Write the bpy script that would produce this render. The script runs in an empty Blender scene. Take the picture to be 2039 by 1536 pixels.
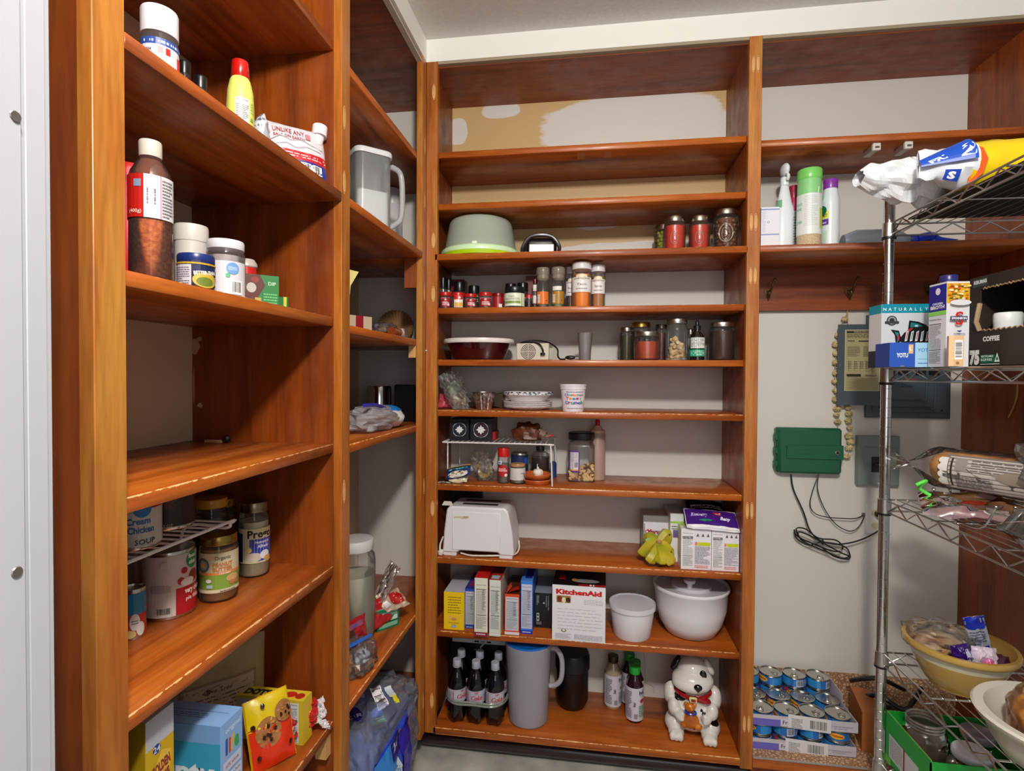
import bpy, math, random
from mathutils import Vector, Matrix, noise
PI = math.pi
S = bpy.context.scene
COL = S.collection

# ------------------------------------------------------------------ camera, world, lights, exposure
CAM = Vector((0.537, -1.7186, 1.2785))
F, PITCH, ROLL, YAW = 1076.63, -0.017623, 0.006092, 0.14433
_f = Vector((-math.sin(YAW) * math.cos(PITCH), math.cos(YAW) * math.cos(PITCH), math.sin(PITCH)))
_r = Vector((math.cos(YAW), math.sin(YAW), 0)); _u = _r.cross(_f)
R_ = _r * math.cos(ROLL) + _u * math.sin(ROLL); U_ = -_r * math.sin(ROLL) + _u * math.cos(ROLL)
cam = bpy.data.objects.new('camera', bpy.data.cameras.new('camera')); COL.objects.link(cam)
M = Matrix((R_, U_, -_f)).transposed().to_4x4(); M.translation = CAM
cam.matrix_world = M
cam.data.sensor_width = 36; cam.data.lens = F * 36 / 2039; cam.data.clip_start = 0.02
S.camera = cam

w = bpy.data.worlds.new('world'); S.world = w; w.use_nodes = True
w.node_tree.nodes['Background'].inputs[0].default_value = (1.0, 0.97, 0.93, 1)
w.node_tree.nodes['Background'].inputs[1].default_value = 0.17
def lamp(name, kind, loc, energy, color, size, rot=None):
    l = bpy.data.lights.new(name, kind); l.energy = energy; l.color = color
    if kind == 'POINT': l.shadow_soft_size = size
    else: l.size = size
    o = bpy.data.objects.new(name, l); COL.objects.link(o); o.location = loc
    if rot: o.rotation_euler = rot
    return o
lamp('ceiling_bulb', 'POINT', (0.66, -1.84, 2.15), 62, (1.0, 0.95, 0.88), 0.06)
fill = lamp('fill_light', 'AREA', (0.95, -2.7, 1.45), 5, (0.93, 0.95, 1.0), 1.2)  # unseen soft fill lamp added behind the camera
fill.rotation_euler = (math.radians(90), 0, 0)
S.view_settings.view_transform = 'Standard'; S.view_settings.look = 'None'
S.cycles.transparent_max_bounces = 40; S.cycles.max_bounces = 14
S.view_settings.exposure = 0.58; S.view_settings.gamma = 1; S.view_settings.use_curve_mapping = False

# ------------------------------------------------------------------ helpers
def _f0(px, py):
    return _f + R_ * ((px - 1019.5) / F) + U_ * ((768 - py) / F)
def at(px, py, X=None, Y=None, Z=None):
    """where the sight line through a point of the photo meets a vertical or level plane of the room"""
    d = _f0(px, py); a, v = (0, X) if X is not None else (1, Y) if Y is not None else (2, Z)
    return CAM + d * ((v - CAM[a]) / d[a])
def face(x, y): return math.atan2(CAM.x - x, -(CAM.y - y))

def lin(h):
    h = h.lstrip('#'); c = [int(h[i:i + 2], 16) / 255 for i in (0, 2, 4)]
    return tuple(x / 12.92 if x <= .04045 else ((x + .055) / 1.055) ** 2.4 for x in c) + (1,)
_mats = {}
def mat(hexc, rough=.45, metal=0, coat=0, spec=.5, emit=0):
    k = (hexc, rough, metal, coat, spec, emit)
    if k in _mats: return _mats[k]
    m = bpy.data.materials.new('paint_' + hexc.strip('#')); m.use_nodes = True
    b = m.node_tree.nodes['Principled BSDF']
    b.inputs['Base Color'].default_value = lin(hexc); b.inputs['Roughness'].default_value = rough
    b.inputs['Metallic'].default_value = metal; b.inputs['Coat Weight'].default_value = coat
    b.inputs['Specular IOR Level'].default_value = spec
    if emit: b.inputs['Emission Color'].default_value = lin(hexc); b.inputs['Emission Strength'].default_value = emit
    _mats[k] = m; return m
def clear(hexc='#f4f6f8', haze=.12, rough=.08, gloss=.5):
    """thin clear plastic or glass: mostly see-through, some haze, sharp reflections"""
    k = ('clear', hexc, haze, rough, gloss)
    if k in _mats: return _mats[k]
    m = bpy.data.materials.new('clear_' + hexc.strip('#')); m.use_nodes = True
    nt = m.node_tree; nt.nodes.clear(); N = nt.nodes.new; L = nt.links.new
    out = N('ShaderNodeOutputMaterial'); tr = N('ShaderNodeBsdfTransparent'); tr.inputs[0].default_value = lin(hexc)
    df = N('ShaderNodeBsdfDiffuse'); df.inputs[0].default_value = lin(hexc)
    tl = N('ShaderNodeBsdfTranslucent'); tl.inputs[0].default_value = lin(hexc)
    hz = N('ShaderNodeMixShader'); hz.inputs[0].default_value = .4; L(df.outputs[0], hz.inputs[1]); L(tl.outputs[0], hz.inputs[2])
    a = N('ShaderNodeMixShader'); a.inputs[0].default_value = haze; L(tr.outputs[0], a.inputs[1]); L(hz.outputs[0], a.inputs[2])
    gl = N('ShaderNodeBsdfGlossy'); gl.inputs['Roughness'].default_value = rough
    lw = N('ShaderNodeFresnel'); lw.inputs[0].default_value = 1.45
    mu = N('ShaderNodeMath'); mu.operation = 'MULTIPLY'; mu.inputs[1].default_value = gloss * 2; L(lw.outputs[0], mu.inputs[0])
    b = N('ShaderNodeMixShader'); L(mu.outputs[0], b.inputs[0]); L(a.outputs[0], b.inputs[1]); L(gl.outputs[0], b.inputs[2])
    L(b.outputs[0], out.inputs[0]); _mats[k] = m; return m
def noisy(name, c1, c2, scale, rough=.6, detail=4, stretch=(1, 1, 1), bump=0, lo=.35, hi=.65, coat=0, voronoi=False):
    if name in _mats: return _mats[name]
    m = bpy.data.materials.new(name); m.use_nodes = True; nt = m.node_tree; N = nt.nodes.new; L = nt.links.new
    b = nt.nodes['Principled BSDF']; b.inputs['Roughness'].default_value = rough; b.inputs['Coat Weight'].default_value = coat
    tc = N('ShaderNodeTexCoord'); mp = N('ShaderNodeMapping'); mp.inputs['Scale'].default_value = stretch
    L(tc.outputs['Object'], mp.inputs[0])
    if voronoi:
        nz = N('ShaderNodeTexVoronoi'); nz.feature = 'DISTANCE_TO_EDGE'; nz.inputs['Scale'].default_value = scale; src = nz.outputs['Distance']
    else:
        nz = N('ShaderNodeTexNoise'); nz.inputs['Scale'].default_value = scale; nz.inputs['Detail'].default_value = detail; src = nz.outputs[0]
    L(mp.outputs[0], nz.inputs['Vector'])
    cr = N('ShaderNodeValToRGB'); cr.color_ramp.elements[0].position = lo; cr.color_ramp.elements[1].position = hi
    cr.color_ramp.elements[0].color = lin(c1); cr.color_ramp.elements[1].color = lin(c2)
    L(src, cr.inputs[0]); L(cr.outputs[0], b.inputs['Base Color'])
    if bump:
        bp = N('ShaderNodeBump'); bp.inputs['Strength'].default_value = bump; bp.inputs['Distance'].default_value = .002
        L(src, bp.inputs['Height']); L(bp.outputs[0], b.inputs['Normal'])
    _mats[name] = m; return m

class MB:
    """gathers shapes and links them as ONE mesh object"""
    def __init__(s): s.v = []; s.f = []; s.fm = []; s.ms = []; s.flat = False
    def mi(s, m):
        if m not in s.ms: s.ms.append(m)
        return s.ms.index(m)
    def add(s, vs, fs, m):
        o = len(s.v); s.v += [tuple(p) for p in vs]; k = s.mi(m)
        for f in fs: s.f.append(tuple(i + o for i in f)); s.fm.append(k)
        return s
    def box(s, x0, x1, y0, y1, z0, z1, m, ch=0):
        if ch <= 0:
            vs = [(x, y, z) for x in (x0, x1) for y in (y0, y1) for z in (z0, z1)]
            return s.add(vs, [(0, 1, 3, 2), (4, 6, 7, 5), (0, 4, 5, 1), (2, 3, 7, 6), (0, 2, 6, 4), (1, 5, 7, 3)], m)
        # chamfered box: three nested rings per axis
        vs = []; idx = {}
        X, Y, Z = (x0, x1), (y0, y1), (z0, z1)
        for i in (0, 1):
            for j in (0, 1):
                for k in (0, 1):
                    si, sj, sk = (1 if i == 0 else -1), (1 if j == 0 else -1), (1 if k == 0 else -1)
                    idx[i, j, k, 'x'] = len(vs); vs.append((X[i], Y[j] + sj * ch, Z[k] + sk * ch))
                    idx[i, j, k, 'y'] = len(vs); vs.append((X[i] + si * ch, Y[j], Z[k] + sk * ch))
                    idx[i, j, k, 'z'] = len(vs); vs.append((X[i] + si * ch, Y[j] + sj * ch, Z[k]))
        fs = []
        for i in (0, 1): fs.append(tuple(idx[i, j, k, 'x'] for j, k in ((0, 0), (1, 0), (1, 1), (0, 1))))
        for j in (0, 1): fs.append(tuple(idx[i, j, k, 'y'] for i, k in ((0, 0), (1, 0), (1, 1), (0, 1))))
        for k in (0, 1): fs.append(tuple(idx[i, j, k, 'z'] for i, j in ((0, 0), (1, 0), (1, 1), (0, 1))))
        for i in (0, 1):
            for j in (0, 1): fs.append((idx[i, j, 0, 'x'], idx[i, j, 1, 'x'], idx[i, j, 1, 'y'], idx[i, j, 0, 'y']))
            for k in (0, 1): fs.append((idx[i, 0, k, 'x'], idx[i, 1, k, 'x'], idx[i, 1, k, 'z'], idx[i, 0, k, 'z']))
        for j in (0, 1):
            for k in (0, 1): fs.append((idx[0, j, k, 'y'], idx[1, j, k, 'y'], idx[1, j, k, 'z'], idx[0, j, k, 'z']))
        for c in [(i, j, k) for i in (0, 1) for j in (0, 1) for k in (0, 1)]:
            fs.append((idx[c + ('x',)], idx[c + ('y',)], idx[c + ('z',)]))
        return s.add(vs, fs, m)
    def rbox(s, x0, x1, y0, y1, z0, z1, rad, m, seg=5, top=0):
        """upright box with rounded vertical corners; top>0 also rolls the upper rim"""
        def ring(ins, z):
            r = max(rad - ins, .0005); o = []
            for cx, cy, a in ((x1 - rad, y1 - rad, 0), (x0 + rad, y1 - rad, 90), (x0 + rad, y0 + rad, 180), (x1 - rad, y0 + rad, 270)):
                for q in range(seg + 1):
                    t = math.radians(a + 90 * q / seg); o.append((cx + r * math.cos(t), cy + r * math.sin(t), z))
            return o
        rings = [ring(0, z0)]
        if top:
            for q in range(5):
                t = q / 4 * PI / 2; rings.append(ring(top * (1 - math.cos(t)), z1 - top + top * math.sin(t)))
        else: rings.append(ring(0, z1))
        n = len(rings[0]); vs = sum(rings, []); fs = [tuple(range(n))[::-1], tuple(range(len(vs) - n, len(vs)))]
        for a in range(len(rings) - 1):
            for i in range(n): fs.append((a * n + i, a * n + (i + 1) % n, a * n + n + (i + 1) % n, a * n + n + i))
        return s.add(vs, fs, m)
    def lathe(s, prof, m, c=(0, 0, 0), seg=28, cap=(True, True), sx=1, sy=1, ang=0):
        n = seg; vs = []; fs = []
        for r, z in prof:
            for i in range(n):
                t = 2 * PI * i / n + ang; vs.append((c[0] + r * math.cos(t) * sx, c[1] + r * math.sin(t) * sy, c[2] + z))
        for a in range(len(prof) - 1):
            for i in range(n): fs.append((a * n + i, a * n + (i + 1) % n, a * n + n + (i + 1) % n, a * n + n + i))
        if cap[0]: fs.append(tuple(range(n))[::-1])
        if cap[1]: fs.append(tuple(range(len(vs) - n, len(vs))))
        return s.add(vs, fs, m)
    def tube(s, pts, r, m, seg=8, closed=False):
        pts = [Vector(p) for p in pts]; n = len(pts); rr = r if isinstance(r, (list, tuple)) else [r] * n
        vs = []; up = None
        for i, p in enumerate(pts):
            a = pts[i - 1] if (i or closed) else p; b = pts[(i + 1) % n] if (i < n - 1 or closed) else p
            t = (b - a)
            t = t.normalized() if t.length > 1e-9 else Vector((0, 0, 1))
            if up is None: up = t.orthogonal().normalized()
            up = (up - t * up.dot(t)); up = up.normalized() if up.length > 1e-6 else t.orthogonal().normalized()
            v = t.cross(up)
            for k in range(seg):
                q = 2 * PI * k / seg; vs.append(p + (up * math.cos(q) + v * math.sin(q)) * rr[i])
        fs = []
        for i in range(n if closed else n - 1):
            for k in range(seg):
                j = (i + 1) % n
                fs.append((i * seg + k, i * seg + (k + 1) % seg, j * seg + (k + 1) % seg, j * seg + k))
        if not closed: fs += [tuple(range(seg))[::-1], tuple(range((n - 1) * seg, n * seg))]
        return s.add(vs, fs, m)
    def ell(s, c, rad, m, seg=20, rings=12, amp=0, freq=20, seed=0, floor=None, p=1, rot=None):
        vs = [];
        for i in range(rings + 1):
            th = PI * i / rings
            for k in range(seg):
                ph = 2 * PI * k / seg
                d = Vector((math.sin(th) * math.cos(ph), math.sin(th) * math.sin(ph), math.cos(th)))
                if p != 1: d = Vector([math.copysign(abs(q) ** p, q) for q in d])
                v = Vector((d.x * rad[0], d.y * rad[1], d.z * rad[2]))
                if amp: v *= 1 + amp * noise.noise(d * freq * .1 + Vector((seed, seed * 1.7, 3)))
                if amp and amp > .1: v *= 1 + amp * .4 * noise.noise(d * freq * .35 + Vector((seed * 2, 5, 3)))
                if rot: v = rot @ v
                v += Vector(c)
                if floor is not None and v.z < floor: v.z = floor
                vs.append(v)
        fs = [(i * seg + k, i * seg + (k + 1) % seg, (i + 1) * seg + (k + 1) % seg, (i + 1) * seg + k) for i in range(rings) for k in range(seg)]
        return s.add(vs, fs, m)
    def prism(s, pts, y0, y1, m):
        """outline in x,z given depth along y"""
        n = len(pts); vs = [(x, y0, z) for x, z in pts] + [(x, y1, z) for x, z in pts]
        fs = [tuple(range(n)), tuple(range(n, 2 * n))[::-1]] + [(i, (i + 1) % n, (i + 1) % n + n, i + n) for i in range(n)]
        return s.add(vs, fs, m)
    def build(s, name, parent=None, loc=None, rz=0, sharp=38, flat=False):
        me = bpy.data.meshes.new(name); me.from_pydata(s.v, [], s.f)
        for m in s.ms: me.materials.append(m)
        me.polygons.foreach_set('material_index', s.fm)
        me.polygons.foreach_set('use_smooth', [not flat] * len(s.f))
        import bmesh
        bm = bmesh.new(); bm.from_mesh(me); bmesh.ops.recalc_face_normals(bm, faces=bm.faces); bm.to_mesh(me); bm.free()
        if not flat: me.set_sharp_from_angle(angle=math.radians(sharp))
        o = bpy.data.objects.new(name, me); COL.objects.link(o)
        if parent: o.parent = parent
        if loc is not None: o.location = loc
        o.rotation_euler[2] = rz
        return o
def tag(o, label, cat, group=None, kind=None):
    if label: o['label'] = label
    if cat: o['category'] = cat
    if group: o['group'] = group
    if kind: o['kind'] = kind
    return o
def thing(name, label, cat, loc=(0, 0, 0), rz=0, group=None):
    o = bpy.data.objects.new(name, None); COL.objects.link(o); o.empty_display_size = .02
    o.location = (loc[0], loc[1], loc[2] + .0006); o.rotation_euler[2] = rz
    return tag(o, label, cat, group)
def struct(name, mb, **k):
    o = mb.build(name, **k); o['kind'] = 'structure'; return o
def dup(root, loc, rz, label, group=None):
    r = root.copy(); COL.objects.link(r); r.location = (loc[0], loc[1], loc[2] + .0006); r.rotation_euler[2] = rz; r['label'] = label
    if group: r['group'] = group
    for ch in list(root.children):
        c = ch.copy(); COL.objects.link(c); c.parent = r
        for g in list(ch.children):
            d = g.copy(); COL.objects.link(d); d.parent = c
    return r
def smooth(pts, n=8, closed=False):
    pts = [Vector(p) for p in pts]; o = []; N = len(pts)
    for i in range(N if closed else N - 1):
        p0 = pts[(i - 1) % N] if (closed or i) else pts[0]; p1 = pts[i]; p2 = pts[(i + 1) % N]
        p3 = pts[(i + 2) % N] if (closed or i + 2 < N) else pts[-1]
        for k in range(n):
            t = k / n
            o.append(.5 * ((2 * p1) + (p2 - p0) * t + (2 * p0 - 5 * p1 + 4 * p2 - p3) * t * t + (3 * p1 - p0 - 3 * p2 + p3) * t ** 3))
    if not closed: o.append(pts[-1])
    return o

# ------------------------------------------------------------------ printed artwork: flat 2-D shapes laid on a surface
_txt = {}
def textmesh(s, bold):
    k = (s, bold)
    if k not in _txt:
        cu = bpy.data.curves.new('lettering', 'FONT'); cu.body = s; cu.size = 1; cu.resolution_u = 2; cu.offset = bold
        ob = bpy.data.objects.new('lettering', cu); me = bpy.data.meshes.new_from_object(ob)
        vs = [(v.co.x, v.co.y) for v in me.vertices]; fs = [tuple(p.vertices) for p in me.polygons]
        x0 = min(v[0] for v in vs); vs = [(x - x0, y) for x, y in vs]
        _txt[k] = (vs, fs, max(v[0] for v in vs))
        bpy.data.objects.remove(ob); bpy.data.curves.remove(cu); bpy.data.meshes.remove(me)
    return _txt[k]
class Art:
    def __init__(s, gloss=.4): s.p = []; s.L = 0; s.g = gloss
    def _n(s): s.L += 1; return s.L
    def _grid(s, x0, y0, x1, y1, c, L, step):
        nx = max(1, int(math.ceil(abs(x1 - x0) / step))); ny = max(1, int(math.ceil(abs(y1 - y0) / step / 1.5))) if step < .02 else 1
        vs = [(x0 + (x1 - x0) * i / nx, y0 + (y1 - y0) * j / ny) for j in range(ny + 1) for i in range(nx + 1)]
        fs = [(j * (nx + 1) + i, j * (nx + 1) + i + 1, (j + 1) * (nx + 1) + i + 1, (j + 1) * (nx + 1) + i) for j in range(ny) for i in range(nx)]
        s.p.append((vs, fs, c, L))
    def rect(s, x0, y0, x1, y1, c, step=.006): s._grid(x0, y0, x1, y1, c, s._n(), step); return s
    def ell(s, cx, cy, rx, ry, c, n=24, a0=0, a1=360):
        L = s._n(); vs = [(cx, cy)]; fs = []; K = 3
        full = a1 - a0 >= 360; m = n if full else n + 1
        for k in range(1, K + 1):
            for i in range(m):
                t = math.radians(a0 + (a1 - a0) * i / n); vs.append((cx + rx * k / K * math.cos(t), cy + ry * k / K * math.sin(t)))
        for i in range(n):
            j = (i + 1) % m; fs.append((0, 1 + i, 1 + j))
            for k in range(K - 1): fs.append((1 + k * m + i, 1 + (k + 1) * m + i, 1 + (k + 1) * m + j, 1 + k * m + j))
        s.p.append((vs, fs, c, L)); return s
    def poly(s, pts, c): s.p.append((list(pts), [tuple(range(len(pts)))], c, s._n())); return s
    def line(s, pts, w, c):
        L = s._n(); vs = []
        P = [Vector(p) for p in pts]
        for i, p in enumerate(P):
            t = (P[min(i + 1, len(P) - 1)] - P[max(i - 1, 0)]).normalized(); n = Vector((-t.y, t.x)) * w / 2
            vs += [tuple(p + n), tuple(p - n)]
        s.p.append((vs, [(2 * i, 2 * i + 1, 2 * i + 3, 2 * i + 2) for i in range(len(P) - 1)], c, L)); return s
    def text(s, t, x, y, h, c, w=None, bold=.012, al='c', rot=0, shear=0):
        vs, fs, W = textmesh(t, bold); k = h / .72; kx = (w / W) if w else k
        ox = -W * kx / 2 if al == 'c' else 0; cr, sr = math.cos(math.radians(rot)), math.sin(math.radians(rot)); o = []
        for a, b in vs:
            u, v = ox + a * kx + shear * b * k, b * k; o.append((x + u * cr - v * sr, y + u * sr + v * cr))
        s.p.append((o, fs, c, s._n())); return s
    def lines(s, x0, y0, x1, y1, n, c='#6a6a6a', fill=.45, seed=1, cols=1):
        """rows of small print"""
        rnd = random.Random(seed); L = s._n(); h = (y1 - y0) / n; vs = []; fs = []
        for i in range(n):
            y = y1 - (i + .75) * h; x = x0; end = x0 + (x1 - x0) * (1 if rnd.random() < .7 else rnd.uniform(.5, .95))
            while x < end:
                ww = min(end - x, (x1 - x0) * rnd.uniform(.06, .2)); k = len(vs)
                vs += [(x, y), (x + ww, y), (x + ww, y + h * fill), (x, y + h * fill)]; fs.append((k, k + 1, k + 2, k + 3)); x += ww + (x1 - x0) * .025
        s.p.append((vs, fs, c, L)); return s
    def facts(s, x0, y0, x1, y1, seed=1, bg='#f2f0ee', ink='#3a3a3a', title=True):
        w = x1 - x0; h = y1 - y0; s.rect(x0, y0, x1, y1, bg)
        if title: s.text('Nutrition Facts', (x0 + x1) / 2, y1 - h * .07, min(h * .045, w * .1), ink, w=w * .86)
        s.rect(x0 + w * .06, y1 - h * .155, x1 - w * .06, y1 - h * .14, ink, step=.05)
        s.lines(x0 + w * .07, y0 + h * .34, x1 - w * .07, y1 - h * .17, max(5, int(h / .006)), '#777777', .4, seed)
        s.rect(x0 + w * .06, y0 + h * .31, x1 - w * .06, y0 + h * .325, ink, step=.05)
        s.lines(x0 + w * .07, y0 + h * .03, x1 - w * .07, y0 + h * .29, max(4, int(h / .008)), '#888888', .5, seed + 1); return s
    def barcode(s, x0, y0, x1, y1, seed=3, bg='#f4f4f4', horiz=False):
        if bg: s.rect(x0, y0, x1, y1, bg)
        rnd = random.Random(seed); L = s._n(); vs = []; fs = []; m = .08 * (x1 - x0); a, b = (y0, y1) if horiz else (x0, x1); t = a + (b - a) * .08
        while t < b - (b - a) * .08:
            ww = (b - a) * rnd.choice((.012, .02, .035)); k = len(vs)
            if horiz: vs += [(x0 + m, t), (x1 - m, t), (x1 - m, t + ww), (x0 + m, t + ww)]
            else: vs += [(t, y0 + (y1 - y0) * .16), (t + ww, y0 + (y1 - y0) * .16), (t + ww, y1 - (y1 - y0) * .08), (t, y1 - (y1 - y0) * .08)]
            fs.append((k, k + 1, k + 2, k + 3)); t += ww + (b - a) * rnd.choice((.012, .02, .03))
        s.p.append((vs, fs, '#2a2a2a', L)); return s
    def on(s, mb, fn):
        for vs, fs, c, L in s.p: mb.add([fn(x, y, L * .00013 + .0003) for x, y in vs], fs, mat(c, s.g))
        return mb
def plane_map(o, r, u):
    o, r, u = Vector(o), Vector(r).normalized(), Vector(u).normalized(); n = r.cross(u)
    return lambda x, y, e: o + r * x + u * y + n * e
def cyl_map(rfun, z0=0, a0=0):
    """x runs round the cylinder, x=0 faces local -Y"""
    def f(x, y, e):
        r = rfun(y) if callable(rfun) else rfun; t = x / (rfun(0) if callable(rfun) else rfun) + a0
        return Vector(((r + e) * math.sin(t), -(r + e) * math.cos(t), z0 + y))
    return f
# ------------------------------------------------------------------ wood, walls, floor
def wood(name, grain, c=('#70300a', '#ae5616', '#c46e24'), rough=.3, wear=0, front=0):
    """varnished wood with the grain along one axis; wear = bare scuffs on the front upper edge and scratches"""
    m = bpy.data.materials.new(name); m.use_nodes = True; nt = m.node_tree; N = nt.nodes.new; L = nt.links.new
    b = nt.nodes['Principled BSDF']; b.inputs['Coat Weight'].default_value = .15; b.inputs['Coat Roughness'].default_value = .22
    tc = N('ShaderNodeTexCoord'); src = tc.outputs['Object']
    sc = {'x': (1.2, 14, 14), 'y': (14, 1.2, 14), 'z': (14, 14, 1.2)}[grain]
    ad = N('ShaderNodeObjectInfo'); vm = N('ShaderNodeVectorMath'); vm.operation = 'ADD'
    ml = N('ShaderNodeMath'); ml.operation = 'MULTIPLY'; ml.inputs[1].default_value = 37; L(ad.outputs['Random'], ml.inputs[0])
    L(src, vm.inputs[0]); L(ml.outputs[0], vm.inputs[1])
    mp = N('ShaderNodeMapping'); mp.inputs['Scale'].default_value = sc; L(vm.outputs[0], mp.inputs[0])
    n1 = N('ShaderNodeTexNoise'); n1.inputs['Scale'].default_value = 1.6; n1.inputs['Detail'].default_value = 5; n1.inputs['Distortion'].default_value = .5; L(mp.outputs[0], n1.inputs['Vector'])
    cr = N('ShaderNodeValToRGB'); e = cr.color_ramp.elements; e[0].position = .25; e[0].color = lin(c[0]); e[1].position = .75; e[1].color = lin(c[2])
    k = e.new(.5); k.color = lin(c[1]); L(n1.outputs[0], cr.inputs[0])
    mp2 = N('ShaderNodeMapping'); mp2.inputs['Scale'].default_value = tuple(q * 9 for q in sc); L(vm.outputs[0], mp2.inputs[0])
    n2 = N('ShaderNodeTexNoise'); n2.inputs['Scale'].default_value = 1.3; n2.inputs['Detail'].default_value = 3; L(mp2.outputs[0], n2.inputs['Vector'])
    mx = N('ShaderNodeMix'); mx.data_type = 'RGBA'; mx.blend_type = 'MULTIPLY'; mx.inputs[0].default_value = .45
    c2 = N('ShaderNodeValToRGB'); c2.color_ramp.elements[0].position = .3; c2.color_ramp.elements[1].position = .62; c2.color_ramp.elements[0].color = (.42, .36, .32, 1)
    L(n2.outputs[0], c2.inputs[0]); L(cr.outputs[0], mx.inputs[6]); L(c2.outputs[0], mx.inputs[7]); col = mx.outputs[2]
    nr = N('ShaderNodeTexNoise'); nr.inputs['Scale'].default_value = 22; L(vm.outputs[0], nr.inputs['Vector'])
    mr = N('ShaderNodeMapRange'); mr.inputs[1].default_value = .3; mr.inputs[2].default_value = .7; mr.inputs[3].default_value = rough; mr.inputs[4].default_value = rough + .22
    L(nr.outputs[0], mr.inputs[0]); L(mr.outputs[0], b.inputs['Roughness'])
    if wear:
        sp = N('ShaderNodeSeparateXYZ'); L(src, sp.inputs[0])
        def M2(op, a, bb):
            q = N('ShaderNodeMath'); q.operation = op
            for i, v in enumerate((a, bb)):
                if isinstance(v, (int, float)): q.inputs[i].default_value = v
                else: L(v, q.inputs[i])
            return q.outputs[0]
        nw = N('ShaderNodeTexNoise'); nw.inputs['Scale'].default_value = 85; nw.inputs['Detail'].default_value = 3; L(vm.outputs[0], nw.inputs['Vector'])
        dist = M2('MAXIMUM', M2('ABSOLUTE', sp.outputs['Y'], 0), M2('ABSOLUTE', sp.outputs['Z'], 0))
        edge = M2('LESS_THAN', dist, M2('MULTIPLY', M2('SUBTRACT', nw.outputs[0], .5 - wear * .12), 0.0062 * wear))
        mp3 = N('ShaderNodeMapping'); mp3.inputs['Scale'].default_value = (3, 1.6, 1); mp3.inputs['Rotation'].default_value = (0, 0, .5); L(vm.outputs[0], mp3.inputs[0])
        ns = N('ShaderNodeTexNoise'); ns.inputs['Scale'].default_value = 26; ns.inputs['Detail'].default_value = 6; ns.inputs['Roughness'].default_value = .72; L(mp3.outputs[0], ns.inputs['Vector'])
        scr = M2('GREATER_THAN', ns.outputs[0], .705 - .012 * wear)
        w1 = N('ShaderNodeMix'); w1.data_type = 'RGBA'; L(M2('MAXIMUM', edge, M2('MULTIPLY', scr, .5)), w1.inputs[0]); L(col, w1.inputs[6]); w1.inputs[7].default_value = lin('#e0b278'); col = w1.outputs[2]
    L(col, b.inputs['Base Color']); return m
W_SH = wood('shelf_wood', 'x', wear=.6)
W_SW = wood('worn_shelf_wood', 'x', wear=1.3)
W_V = wood('upright_wood', 'z', ('#8c4a12', '#b26622', '#c48a3c'))
W_P = wood('panel_wood', 'z', ('#5e2206', '#8c400a', '#a05012'), rough=.34)
W_T = wood('cabinet_top_wood', 'x', ('#5e260a', '#8c4012', '#a04e18'), rough=.4)
RAW = noisy('bare_wood', '#c08c50', '#d8ac72', 40, .7, stretch=(1, 1, .1))
WHITE = noisy('ceiling_paint', '#d6d4d0', '#dddbd7', 90, .75, bump=.25)
SOFF = mat('#e9e8e2', .5)
JAMB = noisy('jamb_paint', '#a6a7ae', '#afb0b6', 6, .35, stretch=(1, 1, .1))

def patched_wall():
    m = bpy.data.materials.new('patched_wall_paint'); m.use_nodes = True; nt = m.node_tree; N = nt.nodes.new; L = nt.links.new
    b = nt.nodes['Principled BSDF']; b.inputs['Roughness'].default_value = .5
    g = N('ShaderNodeNewGeometry'); sp = N('ShaderNodeSeparateXYZ'); L(g.outputs['Position'], sp.inputs[0])
    nz = N('ShaderNodeTexNoise'); nz.inputs['Scale'].default_value = 7; nz.inputs['Detail'].default_value = 5; nz.inputs['Roughness'].default_value = .6; nm_ = N('ShaderNodeMapping'); nm_.inputs['Scale'].default_value = (.55, 1, 1.7); L(g.outputs['Position'], nm_.inputs[0]); L(nm_.outputs[0], nz.inputs['Vector'])
    def M2(op, a, bb=0, c=None):
        q = N('ShaderNodeMath'); q.operation = op
        for i, v in enumerate((a, bb)):
            if isinstance(v, (int, float)): q.inputs[i].default_value = v
            else: L(v, q.inputs[i])
        return q.outputs[0]
    def blob(cx, cz, rx, rz):
        a = M2('POWER', M2('ABSOLUTE', M2('DIVIDE', M2('SUBTRACT', sp.outputs['X'], cx), rx)), 2.6)
        c = M2('POWER', M2('ABSOLUTE', M2('DIVIDE', M2('SUBTRACT', sp.outputs['Z'], cz), rz)), 2.6)
        return M2('SUBTRACT', 1.0, M2('ADD', a, c))
    f = None
    for q in ((.68, 2.17, .34, .13), (.25, 2.05, .14, .05), (.55, 2.06, .2, .05), (.035, 2.2, .035, .05), (.98, 2.08, .05, .07), (.22, 1.87, .07, .04), (.55, 1.86, .12, .05), (.95, 1.86, .05, .05), (.75, 1.72, .35, .05), (.2, 2.27, .07, .03)):
        v = blob(*q); f = v if f is None else M2('MAXIMUM', f, v)
    f = M2('ADD', f, M2('MULTIPLY', M2('SUBTRACT', nz.outputs[0], .5), 1.6))
    low = M2('MULTIPLY', M2('SUBTRACT', 1.69, sp.outputs['Z']), 60); f = M2('MAXIMUM', f, low)
    rt = M2('MULTIPLY', M2('SUBTRACT', sp.outputs['X'], 1.01), 60); f = M2('MAXIMUM', f, rt)
    lf = M2('MULTIPLY', M2('SUBTRACT', 0.0, sp.outputs['X']), 60); f = M2('MAXIMUM', f, lf)
    mr = N('ShaderNodeMapRange'); mr.inputs[1].default_value = -.05; mr.inputs[2].default_value = .12; L(f, mr.inputs[0])
    mx = N('ShaderNodeMix'); mx.data_type = 'RGBA'; L(mr.outputs[0], mx.inputs[0]); mx.inputs[6].default_value = lin('#c9a873'); mx.inputs[7].default_value = lin('#d6d2cb')
    L(mx.outputs[2], b.inputs['Base Color']); return m
def concrete():
    m = noisy('concrete', '#8d8c84', '#c4c2b8', 9, .8, 8, bump=.3, lo=.3, hi=.7); return m

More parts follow.
